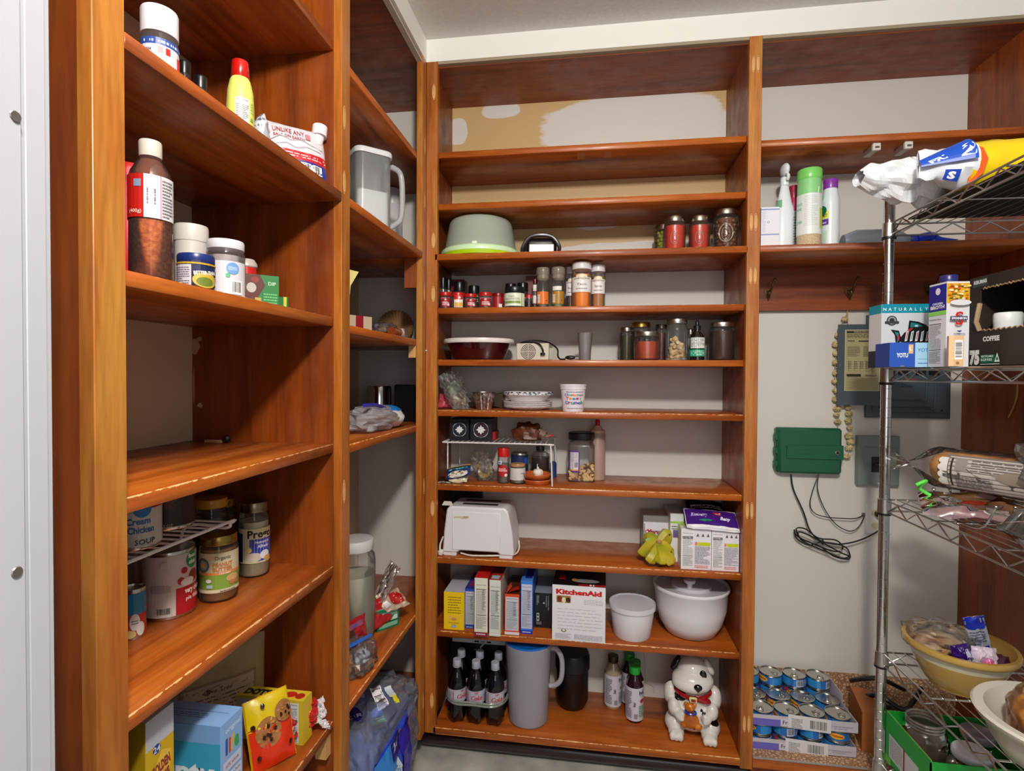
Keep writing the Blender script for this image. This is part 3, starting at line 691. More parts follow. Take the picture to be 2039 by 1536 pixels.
# little beige fan heater
a = at(1028, 716, Y=.07); b = at(1093, 684, Y=.07); W_ = b.x - a.x; H_ = b.z - z
t = thing('electric_unit', 'small beige electric unit with a round vent and black cord', 'appliance', ((a.x + b.x) / 2, .07, z), -.05); BE = mat('#cdc4b2', .45)
MB().box(-W_ / 2, W_ / 2, 0, .1, 0.001, H_, BE, .002).build('housing', t)
mb = MB(); gx, gz = -W_ * .13, H_ * .5
for q in range(1, 6):
    n = 26; rr = H_ * .085 * q
    mb.tube([(gx + rr * math.cos(2 * PI * k / n), -.0006, gz + rr * math.sin(2 * PI * k / n)) for k in range(n)], .0011, mat('#3b362c', .6), 5, closed=True)
mb.box(gx - .001, gx + .001, -.0025, -.001, gz - H_ * .43, gz + H_ * .43, BE); mb.box(gx - H_ * .43, gx + H_ * .43, -.0025, -.001, gz - .001, gz + .001, BE)
mb.build('vent_grille', t)
BK = mat('#0e0e10', .35)
MB().tube(smooth([(W_ * .32, -.004, H_ * .35), (W_ * .33, -.01, H_ * .6), (W_ * .2, -.006, H_ * .95), (-W_ * .2, .02, H_ * 1.08), (-W_ * .42, .03, H_ * 1.04), (-W_ * .1, .045, H_ * 1.2), (W_ * .4, .04, H_ * 1.1), (W_ * .72, .03, H_ * .7), (W_ * .76, .02, H_ * .25), (W_ * .85, .01, .004), (W_ * 1.0, .0, .004)]), .0028, BK).build('cord', t)
MB().lathe([(.008, 0), (.008, .008)], BK, (W_ * .32, -.004, H_ * .3)).build('knob', t)
mb = MB(); mb.ell((W_ * 1.16, 0, .009), (.018, .007, .007), BK); mb.box(W_ * 1.16 + .014, W_ * 1.16 + .026, -.003, -.002, .006, .009, STEEL); mb.box(W_ * 1.16 + .014, W_ * 1.16 + .026, .003, .004, .006, .009, STEEL); mb.build('plug', t)
MB().box(W_ / 2, W_ / 2 + .022, .03, .035, .004, H_ * .75, mat('#b9b2a4', .3, .8)).build('bracket', t)
# tumbler
p, r, h = C(1150, 1180, 664, z, Y=.1)
t = thing('plastic_tumbler', 'clear smoky plastic tumbler standing alone in the middle of its shelf', 'tumbler', p)
MB().lathe([(.001, .002), (r * .78, 0), (r * .8, h * .2), (r * 1.0, h), (r * .96, h), (r * .76, h * .24), (.001, h * .22)], clear('#dcd6d8', .35, .06, .5), cap=(False, False)).build('cup', t)
MB().lathe([(.001, h * .25), (r * .66, h * .25), (r * .76, h * .95), (.001, h * 1.04)], clear('#d8d2d6', .5, .2, .3), cap=(False, False), seg=18).build('inner_cup', t)
# jars
def cj(xl, xr, yt, Y, lab, c, name='mason_jar', **k):
    p, r, h = C(xl, xr, yt, z, Y=Y); return jar(name, lab, 'jar', p, r, h, c, group='jars beside the tumbler', **k)
cj(1234, 1262, 653, .15, 'slim jar of dark green preserve at the left of the jar group', '#3a3212', lid='#a8a49c', lidh=.013)
cj(1256, 1297, 643, .14, 'tall dark jar with a gold lid behind the short red jar', '#10140c', lid='#bfa650', lidh=.015, fill=.9)
cj(1304, 1330, 647, .17, 'jar of red preserve mostly hidden behind the ginger jar', '#5a1c14', lid='#9c9690', lidh=.013)
cj(1261.5, 1314, 661.5, .06, 'short wide jar of red salsa with a silver lid', '#a83a10', lid='#b3aea6', lidh=.014, fill=.78, sh=.2)
p, r, h = C(1325, 1371, 636.5, z, Y=.07)
t = jar('mason_jar', 'clear jar with a few knobbly pale ginger sticks in the bottom', 'jar', p, r, h, None, 0, '#b5b1aa', group='jars beside the tumbler', lidh=.014, neck=.8, sh=.2)
rnd = random.Random(4); GI = noisy('ginger', '#b98d5a', '#e8cfa2', 60, .7)
mb = MB()
for q in range(15):
    an = rnd.uniform(0, PI); zz = .008 + .0035 * q; rr = r * .62; dx, dy = math.cos(an) * rr, math.sin(an) * rr; ox, oy = rnd.uniform(-.006, .006), rnd.uniform(-.006, .006)
    if q > 12: dx *= .6; dy *= .6
    mb.tube(smooth([(ox - dx, oy - dy, zz), (ox - dx * .2, oy - dy * .2 + .004, zz + .004), (ox + dx, oy + dy, zz + (.004 if q < 12 else .02))], 4), [.005, .0065, .007, .0065, .0062, .007, .0065, .006, .0045], GI, 7)
mb.build('ginger_sticks', t)
cj(1369, 1381, 656, .16, 'small white-labelled bottle behind the dropper bottle', '#d8d6d0', lid='#c9c9c9', name='bottle')
p, r, h = C(1373, 1404, 638, z, Y=.075); r *= .98
t = thing('dropper_bottle', 'dark dropper bottle with a white and teal label', 'bottle', p, face(*p[:2]) + .15)
MB().lathe([(.001, 0), (r, .002), (r, h * .52), (r * .85, h * .62), (r * .42, h * .72), (r * .42, h * .76)], mat('#1c0e08', .08, coat=.6)).build('bottle', t)
MB().lathe([(r * .5, h * .76), (r * .5, h * .86), (r * .25, h * .88), (r * .24, h * .96), (r * .1, h), (.001, h)], mat('#101216', .35), cap=(True, False)).build('dropper', t)
a = Art(); a.rect(-r * 1.5, h * .1, r * 1.5, h * .58, '#12201c'); a.rect(-r * 1.1, h * .3, r * 1.2, h * .56, '#e4e6e6'); a.lines(-r, h * .33, r * 1.1, h * .54, 6, '#555a5a'); a.rect(-r * 1.5, h * .1, r * 1.5, h * .27, '#0f9a72'); a.lines(-r, h * .12, r, h * .25, 3, '#e8f4ee')
a.on(MB(), cyl_map(r + .0004)).build('label', t, flat=True)
cj(1411, 1465, 643, .085, 'large jar of nearly black jam beside the right post', '#3a1008', lid='#bcb7b0', lidh=.014, fill=.9)
# ---- fifth row: bag, foil tin, plates, bowls, cup
z = ZB[6]
o = at(902, 785, Y=.08)
t = thing('produce_bag', 'crumpled clear plastic bag leaning at the left end beside the foil tin', 'bag', (o.x + .006, .085, z))
crumple(MB(), (0, 0, .060), (.034, .04, .068), FILM, 3, .5, .001, rot=Matrix.Rotation(-.42, 3, 'Y'), freq=45).build('film', t, flat=True)
mb = MB(); mb.ell((.012, .008, .032), (.026, .02, .03), mat('#b9a284', .7), 14, 9, .4, 30, 2); mb.ell((-.006, .01, .066), (.022, .018, .026), mat('#aebf9c', .7), 14, 9, .4, 30, 5); mb.build('contents', t)
mb, fn = pillow((0, 0, 0), (1, .2, 0), (.15, 0, 1), .06, .05, .012, mat('#c4505a', .4), .006, 5)
tag(mb.build('snack_packet', None, (.045, .11, z + .028)), 'pinkish packet tucked behind the clear bag at the left post', 'packet')
p, r, h = C(941, 986, 782, z, Y=.1); FOIL = noisy('foil', '#8f8a88', '#e2dcd8', 120, .28, bump=.6); FOIL.node_tree.nodes['Principled BSDF'].inputs['Metallic'].default_value = 1
t = thing('foil_tin', 'stack of small fluted foil baking cups', 'foil cups', p); mb = MB(); n = 40; vs = []
for zz, rr in ((0.001, .68), (h * .4, .8), (h * .85, .95), (h * .97, 1.0), (h, 1.06)):
    for i in range(n): q = 2 * PI * i / n; k = r * rr * (1 + (.03 if i % 2 else -.03) * (1 if zz < h * .95 else 0)); vs.append((k * math.cos(q), k * math.sin(q), zz))
mb.add(vs, [(a * n + i, a * n + (i + 1) % n, a * n + n + (i + 1) % n, a * n + n + i) for a in range(4) for i in range(n)] + [tuple(range(n))[::-1]], FOIL); mb.build('cups', t, flat=True)
MB().lathe([(r * 1.0, h * .96), (r * 1.08, h), (r * 1.0, h * 1.02), (r * .95, h * .8), (.001, h * .78)], FOIL, cap=(False, False)).build('rim', t)
a = at(925, 818, Y=.2); b = at(1001, 775, Y=.2)
t = thing('baking_pan', 'dull brown metal pan leaning behind the foil cups', 'pan', ((a.x + b.x) / 2, .2, z)); W_ = b.x - a.x
mb = MB().prism([(-W_ / 2, .03), (-W_ / 2 + .01, .024), (W_ / 2, .0), (W_ / 2, .052), (W_ / 2 - .02, .05), (-W_ / 2, .034)], 0, .06, mat('#5a4a3c', .35, .7)); mb.build('pan', t)
MB().prism([(-W_ / 2 - .003, .030), (W_ / 2 + .002, .056), (W_ / 2 + .002, .060), (-W_ / 2 - .003, .034)], -.003, .063, mat('#6d5b48', .35, .7)).build('lid', t)
# paper plates and bowls
p, r, h = C(1001, 1102, 793, z, Y=.135); PW = mat('#ece6e8', .5); r *= .97
for k in range(6):
    t = MB(); zz = .0035 * k
    t.lathe([(.001, .001), (r * .62, 0), (r * .7, .002), (r * .96, .010), (r, .0105), (r * .96, .012), (r * .7, .0045), (r * .6, .0025), (.001, .003)], PW, seg=40, cap=(False, False))
    rnd = random.Random(k)
    for q in range(14):
        an = rnd.uniform(0, 2 * PI); c = rnd.choice(('#e07868', '#8fc4b4', '#f0b0a0', '#e8e0d8'))
        vs = [((r * rr + .0002) * math.cos(an + d), (r * rr + .0002) * math.sin(an + d), zz2) for d, rr, zz2 in ((0, .955, .0098), (.16, .955, .0098), (.16, 1.0, .0106), (0, 1.0, .0106))]
        t.add(vs, [(0, 1, 2, 3)], mat(c, .5))
    o = t.build('paper_plate', None, (p[0], p[1], z + zz + .0005), k * .7)
    tag(o, ('bottom paper plate of the stack, resting on the shelf', 'second paper plate up from the shelf in the stack', 'third paper plate up from the shelf in the stack', 'third paper plate down from the top of the stack', 'second paper plate down from the top of the stack', 'top paper plate directly under the patterned bowls')[k], 'paper plate', 'paper plates')
zp = z + .0035 * 6 + .009
p2, r2, h2 = C(999, 1104, 772, z, Y=.135); r2 *= .95
for k in range(3):
    t = MB(); t.lathe([(.001, 0), (r2 * .68, 0), (r2 * .82, .014), (r2 * .96, .0235), (r2, .0225), (r2 * .97, .026), (r2 * .8, .017), (r2 * .6, .002), (.001, .002)], PW, seg=40, cap=(False, False)); rnd = random.Random(9 + k)
    for q in range(46):
        an = rnd.uniform(0, 2 * PI); d = rnd.uniform(.03, .1); k1 = rnd.uniform(.96, .98); vs = [((r2 * rr + .0005) * math.cos(an + dd), (r2 * rr + .0005) * math.sin(an + dd), zz2 + .0006) for dd, rr, zz2 in ((0, .965, .0258), (d, .965, .0258), (d + .03, 1.0, .0228), (.03, 1.0, .0228))]
        t.add(vs, [(0, 1, 2, 3)], mat(rnd.choice(('#14222c', '#1b5878', '#2a2a2e')), .5))
    o = t.build('paper_bowl', None, (p[0], p[1], zp + .0028 * k), k); tag(o, ('bottom patterned paper bowl sitting on the paper plates', 'middle patterned paper bowl in the nest', 'top patterned paper bowl with dark blue rim print')[k], 'paper bowl', 'patterned paper bowls')
p, r, h = C(1113.5, 1169, 766, z, Y=.07); r *= .97
t = thing('cereal_cup', 'white plastic cereal cup with rainbow coloured lettering', 'cup', p, face(*p[:2]) + .1)
MB().lathe([(.001, 0), (r * .76, .0), (r * .78, .004), (r * .92, h * .80), (r * .97, h * .82), (r * .97, h * .95), (r * 1.0, h * .97), (r * 1.0, h), (r * .94, h), (r * .9, h * .8), (.001, h * .7)], mat('#e6dfe6', .3), seg=40, cap=(False, False)).build('cup', t)
a = Art(); cols = ('#7a3ab4', '#2a6ad0', '#3fae48', '#e8421c', '#f09a1c', '#1c8cc8', '#d0306a', '#38a858')
def rainbow(s, x, y, hh, adv, k0):
    for k, ch in enumerate(s): a.text(ch, x + k * adv, y + (.0006 if k % 2 else 0), hh, cols[(k + k0) % len(cols)], w=adv * (.95 if ch not in 'it' else .5), bold=.04)
rainbow('Cinnamon', -r * .66, h * .58, h * .085, r * .185, 0); rainbow('Toast', -r * .5, h * .45, h * .1, r * .24, 3); rainbow('Crunch', -r * .56, h * .29, h * .11, r * .225, 5)
a.lines(-r * .6, h * .71, r * .7, h * .75, 1, '#5a6aa8'); a.lines(-r * .5, h * .12, r * .7, h * .15, 1, '#5a3a4a')
a.on(MB(), lambda x, y, e: cyl_map(r * (.785 + .14 * y / (h * .8)))(x, y, e)).build('label', t, flat=True)

# ---- sixth row
z = ZB[7]
# coated wire helper shelf
W0 = mat('#dcd8d8', .35); zr = at(1000, 884, Y=.05).z; x0, x1 = .045, at(1097, 884, Y=.05).x; y0, y1 = .05, .24
t = thing('wire_helper_shelf', 'white coated wire shelf riser holding two dark boxes and a brown bag', 'wire rack', (0, 0, z)); dz = zr - z
mb = MB()
mb.tube(smooth([(x0, y0, dz), (x1 - .02, y0, dz), (x1 - .004, y0, dz - .003), (x1, y0, dz - .014), (x1 + .006, y0 - .012, .002)], 6), .0026, W0)
mb.tube(smooth([(x0, y1, dz), (x1 - .02, y1, dz), (x1 - .004, y1, dz - .003), (x1, y1, dz - .014), (x1 + .006, y1 + .005, .002)], 6), .0026, W0)
mb.tube([(x0, y0, dz), (x0, y1, dz)], .0026, W0); mb.build('frame', t)
mb = MB()
for k in range(20): xx = x0 + .012 + k * (x1 - x0 - .03) / 19; mb.tube([(xx, y0 - .001, dz + .002), (xx, y1, dz + .002)], .0015, W0, 5)
mb.build('wires', t)
for yy in (y0 + .02, y1): MB().tube([(x0 + .012, yy, dz), (x0 + .012, yy, .002)], .0024, W0).build('leg', t)
zs = zr + .0045
for xl, xr, cc, lab in ((895.5, 934, '#1e3448', 'left of two navy tea boxes with a white snowflake emblem'), (936, 979, '#5a2438', 'right navy tea box, its snowflake emblem ringed in maroon')):
    p, W_, h = B(xl, xr, 835, zs, .075); a = Art(); c = (W_ / 2, h * .5); R1 = W_ * .34
    a.ell(*c, R1, R1, '#cfcfd4', 30); a.ell(*c, R1 * .97, R1 * .97, '#15161f', 30); a.ell(*c, R1 * .82, R1 * .82, cc, 30); a.ell(*c, R1 * .72, R1 * .72, '#15161f', 30)
    for q in range(8):
        an = q * PI / 4; u = (math.cos(an), math.sin(an)); v = (-u[1], u[0]); L1 = R1 * (.66 if q % 2 == 0 else .56); s2 = R1 * .17
        a.poly([(c[0], c[1]), (c[0] + u[0] * L1 * .55 + v[0] * s2, c[1] + u[1] * L1 * .55 + v[1] * s2), (c[0] + u[0] * L1, c[1] + u[1] * L1), (c[0] + u[0] * L1 * .55 - v[0] * s2, c[1] + u[1] * L1 * .55 - v[1] * s2)], '#dedde2')
    for q in (45, 135, 225, 315): a.line([(c[0] + R1 * 1.02 * math.cos(math.radians(q + d)), c[1] + R1 * 1.02 * math.sin(math.radians(q + d))) for d in (-22, -10, 0, 10, 22)], R1 * .1, '#aaaab2')
    boxt('tea_box', lab, 'box', p, 0, W_ - .001, .12, h, '#15161f', a, group='navy tea boxes', gloss=.4)
p, W_, h = B(979, 985, 850, zs, .1); boxt('small_red_box', 'sliver of a red box behind the right navy tea box', 'box', (p[0] + .002, .1, zs), 0, .012, .07, h * .6, '#a01c28')
a = at(1022, 886, Y=.11); b = at(1100, 845, Y=.11)
t = thing('sugar_bag', 'bag of dark brown sugar closed with a red twist tie', 'bag', ((a.x + b.x) / 2 - .01, .12, zs)); hh = b.z - zs
crumple(MB(), (-.008, 0, hh * .42), (.05, .04, hh * .62), noisy('brown_sugar', '#43200f', '#6e3a1e', 200, .4, coat=.7), 8, .3, .001).build('bag', t)
MB().tube(smooth([(.03, -.01, hh * .55), (.055, -.015, hh * .3), (.066, -.016, hh * .28)]), [.016] * 8 + [.006] * 9, clear('#d8b8a8', .5, .1, .9)).build('twisted_end', t)
MB().tube(smooth([(.062, -.022, hh * .26), (.07, -.02, hh * .34), (.08, -.016, hh * .32), (.078, -.014, hh * .4)]), .002, mat('#c81f24', .4)).build('twist_tie', t)
# things under the riser
o = at(915, 948, Y=.06); a = Art(.3)
a.rect(-.042, -.02, .042, .02, '#12305c'); a.ell(0, -.01, .036, .012, '#dcd6ca'); a.lines(-.034, .005, .034, .014, 1, '#6fb0b8', .6)
for q in range(16): a.ell(-.028 + q * .0037, -.008 + (q % 3) * .003 - .003, .003, .0022, ('#b24a2c', '#f0e8d8', '#6f8a3c', '#e8d8b0')[q % 4])
a.rect(-.042, .016, .042, .02, '#b8901c')
packet('noodle_packet', 'navy noodle packet leaning on the cream packet at the left', 'packet', (o.x - .002, .055, z + .036), (1, 0, .22), (-.1, .55, .6), .085, .042, .006, '#12305c', a, .002, 2)
packet('snack_packet', 'cream coloured packet lying in front under the navy packet', 'packet', (at(908, 955, Y=.05).x, .062, z + .014), (1, 0, .02), (0, .75, .5), .075, .04, .008, '#cfc4a0', None, .006, 4)
packet('plastic_packet', 'flattened clear packet at the front left corner under the riser', 'packet', (at(886, 955, Y=.05).x, .06, z + .009), (1, .1, .0), (0, .9, .25), .055, .05, .004, '#c8c8c4', None, .003, 6, m=clear('#e8e8e4', .4, .1, .8))
p = at(962, 925, Y=.12); t = thing('noodle_nest_bag', 'clear bag of yellow pasta strands under the wire riser', 'bag', (p.x, .12, z))
crumple(MB(), (0, 0, .046), (.032, .035, .052), FILM, 12, .4, .001, rot=Matrix.Rotation(-.3, 3, 'Y'), freq=40).build('film', t, flat=True)
mb = MB(); YN_ = mat('#c9a032', .45)
for q in range(9): mb.tube(smooth([(-.02 + q * .001, -.016 + q * .003, .05 + q * .002), (-.006, -.02 + q * .003, .016 + q * .0012), (.014 + q * .0008, -.016 + q * .003, .012 + q * .001), (.022, -.012 + q * .003, .022 + q * .0013), (.01 - q * .001, -.01 + q * .003, .07)], 5), .0016, YN_, 5)
mb.build('pasta_strands', t)
p, r, h = C(990, 1015.5, 892, z, Y=.085); r *= .96; a = Art(); a.ell(0, h * .36, r * .95, h * .17, '#b01c20'); a.rect(-r * .9, h * .54, -r * .2, h * .64, '#dcdde6'); a.text('M', -r * .55, h * .56, h * .06, '#2a50b0', bold=.05); a.text('BLACK', -r * .1, h * .4, h * .04, '#f0e6e2', w=r * 1.1); a.text('PEPPER', 0, h * .34, h * .05, '#f0e6e2', w=r * 1.5); a.ell(r * .5, h * .24, r * .25, r * .25, '#f0d8dc')
jar('pepper_jar', 'tall pepper jar with a red flip lid under the riser', 'spice jar', p, r, h, '#6c6258', .72, '#c01c1a', 0, h * .24, .98, art=a, glass=PLAS, neck=.95, sh=.04, tw=-.1)
p, r, h = C(1017, 1053, 902, z, Y=.17); a = wrap(r, h, '#1a2f5c', .006); a.ell(-.003, h * .46, r * .7, h * .16, '#dfe0b4'); a.ell(-.003, h * .42, r * .5, h * .1, '#b8bc7c'); a.rect(r * .5, h * .6, r * 1.1, h * .84, '#2a50b0'); a.rect(r * 1.15, h * .1, r * 1.7, h * .9, '#c8b820'); a.ell(r * 1.4, h * .6, .004, .006, '#3a5a1c')
can('food_can', 'navy and yellow tin behind the white-labelled jar', 'can', p, r, h, a)
p, r, h = C(1015, 1047, 923, z, Y=.085); a = Art(); a.rect(-r * 1.3, h * .2, r * 1.3, h * .8, '#cfcaca'); a.lines(-r * .9, h * .3, -r * .1, h * .35, 1, '#9a9696'); a.lines(r * .4, h * .5, r * 1.0, h * .58, 1, '#3f6a5c')
jar('spice_jar', 'short jar with plain white label and tan lid behind the terracotta dishes', 'jar', p, r * .97, h, '#8a8078', .9, '#a87c52', 0, h * .13, .98, art=a)
p, r, h = C(1056, 1096, 889, z, Y=.17); r *= .95
jar('syrup_bottle', 'round dark brown bottle behind the garlic dish', 'bottle', p, r, h, '#2a0c10', .8, '#14161a', 0, h * .12, .45, neck=.42, sh=.22)
TC = noisy('terracotta', '#a84818', '#c0602a', 30, .35, coat=.5)
p, r, h = C(1041, 1097, 952, z, Y=.085)
for k, lab in ((0, 'lower of two glazed terracotta dishes'), (1, 'upper terracotta dish holding a garlic bulb')):
    o = MB().lathe([(.001, .003), (r * .78, .0), (r * .86, .003), (r * .98, .012), (r, .016), (r * .97, .0185), (r * .92, .016), (r * .8, .006), (.001, .006)], TC, seg=36, cap=(False, False)).build('terracotta_dish', None, (p[0], p[1], z + k * .0185 + .0002)); tag(o, lab, 'dish', 'terracotta dishes')
zg = z + .0185 + .0062
t = thing('garlic', 'papery white garlic bulb sitting in the terracotta dish', 'garlic', (p[0] + .004, p[1], zg)); GA = noisy('garlic_skin', '#cfc4ae', '#efe8da', 30, .6, stretch=(1, 1, .2))
mb = MB()
for q in range(6): a_ = q * PI / 3; mb.ell((.008 * math.cos(a_), .008 * math.sin(a_), .0125), (.0095, .0095, .0125), GA, 12, 8)
mb.build('bulb', t); MB().tube(smooth([(0, 0, .018), (.0, 0, .026), (-.003, 0, .034), (-.002, 0, .042)]), [.009] * 6 + [.004] * 8 + [.0015] * 11, GA).build('stem', t)
# nuts jar
p, r, h = CB(1127.8, 1186.6, 861, 962, z); rj = r * .97
t = thing('nut_jar', 'large square clear jar of mixed nuts with black lid and purple label', 'jar', p, face(*p[:2]))
g = PLAS
MB().rbox(-rj * .92, rj * .92, -rj * .92, rj * .92, .0005, h * .80, rj * .35, g, seg=6, top=.014).build('jar', t)
MB().lathe([(rj * .84, h * .79), (rj * .84, h * .86)], g, cap=(False, False)).build('neck', t)
mb = MB(); ribbed(mb, rj * .92, h * .85, h * .15, mat('#111114', .35)); mb.build('lid', t)
NU = noisy('nuts', '#a87c44', '#e2c088', 20, .5); NU2 = noisy('dark_nuts', '#5a3418', '#8a5a2c', 20, .5); mb = MB(); rnd = random.Random(7)
for q in range(210):
    f = rnd.random(); zz = .008 + h * .42 * rnd.random(); x_, y_ = rnd.uniform(-1, 1) * rj * .8, (-rj * .8 if f < .5 else rnd.uniform(-1, 1) * rj * .8)
    if f > .5: x_ = math.copysign(rj * .8, rnd.uniform(-1, 1))
    if zz > h * (.22 + .22 * (x_ / rj * .5 + .5)): continue
    mb.ell((x_, y_, zz), (rnd.uniform(.005, .008), .0048, .0055), NU if rnd.random() < .8 else NU2, 8, 6, rot=Matrix.Rotation(rnd.uniform(0, 3), 3, 'Y'))
mb.box(-rj * .74, rj * .74, -rj * .74, rj * .74, .004, h * .26, NU2); mb.build('nuts', t)
a = Art(); x0_ = -rj * .95; a.rect(x0_, h * .2, -rj * .12, h * .64, '#5a2a8c'); a.rect(x0_ + .005, h * .235, -rj * .2, h * .61, '#dad6dc'); a.lines(x0_ + .008, h * .42, -rj * .25, h * .6, 8, '#8a8690'); a.barcode(-rj * .5, h * .28, -rj * .22, h * .42, bg=None); a.rect(x0_ + .005, h * .235, -rj * .2, h * .26, '#e8a83c')
a.on(MB(), lambda x, y, e: Vector((max(x, -rj * .62), -rj * .92 - e, y)) if x > -rj * .62 else Vector((-rj * .62 - (abs(x) - rj * .62) * .8, -rj * .92 - e + (abs(x) - rj * .62) * .55, y))).build('label', t, flat=True)
# squeeze bottle
p, r, h = C(1174, 1206, 836, z, Y=.2); SQ = clear('#c8a898', .75, .2, .4)
t = thing('squeeze_bottle', 'translucent squeeze bottle with a red tip behind the nut jar', 'bottle', p)
MB().lathe([(.001, 0), (r, .001), (r, h * .76), (r * .9, h * .79)], mat('#a98c80', .4), cap=(True, True)).build('bottle', t)
MB().lathe([(r * .95, h * .78), (r * .95, h * .82), (r * .55, h * .86), (r * .45, h * .9)], mat('#c9a492', .4)).build('cap', t)
MB().lathe([(r * .3, h * .88), (r * .28, h * .985), (r * .2, h)], mat('#c01e26', .4)).build('tip', t)
p, r, h = C(1100, 1108, 918, z, Y=.22); r = .012; tag(MB().lathe([(.001, 0), (r, .001), (r, .05), (r * .6, .056), (.001, .057)], mat('#20346c', .4)).build('small_bottle', None, (p[0] - .004, p[1], z)), 'small navy blue bottle peeking out behind the riser leg', 'bottle')
# ---- seventh row: toaster, bananas, boxes
z = ZB[8]
TW = mat('#dcdae0', .3)
t = thing('toaster', 'white two-slice toaster with an old sticker and its cord tucked under', 'toaster', (at(951, 1114, Z=z).x - .002, .035, z), -.02)
wb = (at(1024, 1110, Y=.04).x - at(881, 1110, Y=.04).x) / 2; hT = at(950, 1010, Y=.04).z - z
prof = [(-wb, .012), (-wb + .005, hT * .5), (-wb + .014, hT * .93), (-wb + .026, hT), (wb - .032, hT), (wb - .02, hT * .93), (wb - .006, hT * .5), (wb, .012), (wb * .62, .012), (wb * .55, .02), (-wb * .52, .02), (-wb * .6, .012)]
o = MB().prism(prof, 0, .135, TW).build('body', t, sharp=25); bv = o.modifiers.new('bevel', 'BEVEL'); bv.width = .006; bv.segments = 3; bv.limit_method = 'ANGLE'
for s_ in (-1, 1): MB().box(s_ * wb * .78 - wb * .2, s_ * wb * .78 + wb * .17, .004, .13, .0, .014, TW, .002).build('foot', t)
MB().box(-wb * .72, wb * .62, -.0025, .001, .024, hT * .9, mat('#e0dfe5', .25), .0015).build('front_panel', t)
for yy in (.03, .085): MB().box(-wb * .5, wb * .5, yy, yy + .024, hT - .004, hT + .0006, mat('#2a2624', .6)).build('slot', t)
MB().box(-wb * .62, wb * .62, .012, .125, hT - .001, hT + .0002, mat('#cfcdd2', .3)).build('top_plate', t)
a = Art(); a.poly([(-wb * .66, hT * .80), (-wb * .25, hT * .82), (-wb * .23, hT * .79), (-wb * .3, hT * .765), (-wb * .42, hT * .75), (-wb * .5, hT * .775), (-wb * .66, hT * .77)], '#c9bf9c'); a.rect(-wb * .4, hT * .785, -wb * .28, hT * .81, '#9c8f6c')
a.on(MB(), plane_map((0, -.003, 0), (1, 0, 0), (0, 0, 1))).build('sticker', t, flat=True)
CW = mat('#d8d2c4', .4)
MB().tube(smooth([(-wb * .5, .01, .01), (-.02, .002, .006), (wb * .5, .01, .008), (wb * .95, .03, .008), (wb * 1.06, .06, .018), (wb * 1.03, .08, .04)]), .003, CW).build('cord', t)
mb = MB(); mb.box(-wb - .014, -wb + .004, -.008, .012, .001, .02, CW, .004); mb.tube(smooth([(-wb - .008, 0, .018), (-wb - .01, .01, .035), (-wb - .006, .03, .055)]), .003, CW); mb.build('plug', t)
MB().prism([(-.02, 0), (.02, 0), (.012, .014), (-.012, .014)], 0, .004, CW).build('lever', t).location = (-wb + .012, .02, hT - .004)
# dark tray lid behind the toaster
o = at(925, 990, Y=.2); tag(MB().prism([(-.07, 0), (.07, 0), (.05, .212), (-.06, .216)], 0, .03, mat('#101012', .4)).build('oven_tray', None, (at(930, 990, Y=.22).x, .22, z + .0005)), 'black flat tray standing upright behind the white toaster', 'tray')
# bananas
c = at(1309, 1078, Y=.09)
t = thing('banana_bunch', 'bunch of seven green-yellow bananas in front of the noodle box', 'bananas', (c.x, .085, z - .009), 0)
BN = noisy('banana_skin', '#9ea020', '#c8ae28', 14, .45, coat=.2); BT = mat('#4a3c14', .6); hz = c.z - z
def banana(pts, r0, nm='banana'):
    P_ = smooth(pts, 6); n = len(P_); rr = []
    for i in range(n):
        q = i / (n - 1); rr.append(r0 * (.38 + .62 * min(1, q / .25)) * (1 if q < .8 else max(.3, 1 - ((q - .8) / .2) ** 2 * .75)) if q > .02 else r0 * .36)
    mb = MB(); mb.tube(P_, rr, BN, 6); mb.ell(P_[-1], (r0 * .3,) * 3, BT, 8, 5); mb.build(nm, t, sharp=50)
st = (0, .0, hz)
for pts in ([st, (-.008, -.022, hz - .014), (-.024, -.042, hz * .55), (-.033, -.042, .024)], [st, (.002, -.027, hz - .016), (.005, -.048, hz * .55), (.004, -.05, .022)],
            [st, (.010, -.022, hz - .016), (.028, -.040, hz * .55), (.040, -.038, .020)], [st, (-.02, .0, hz - .002), (-.044, -.006, hz * .62), (-.052, -.008, .030)],
            [st, (.018, .0, hz - .006), (.036, .0, hz * .66), (.040, -.004, .045)]):
    banana(pts, .0198)
banana([st, (-.012, .012, hz + .012), (-.026, .024, hz + .016), (-.03, .03, hz - .012)], .0165); banana([st, (.014, .014, hz + .014), (.032, .022, hz + .03), (.036, .03, hz - .01)], .018)
mb = MB(); mb.tube([(0, -.004, hz - .006), (.002, -.008, hz + .006), (.004, -.012, hz + .014)], [.0115, .010, .008], noisy('banana_stem', '#8a6a2c', '#c79a6a', 40, .6), 9); mb.build('stem', t)
MB().lathe([(.008, 0), (.008, .0006)], mat('#3a9a5c', .4), seg=16).build('sticker', t, (-.03, -.004, hz + .012)).rotation_euler = (1.2, 0, 0)
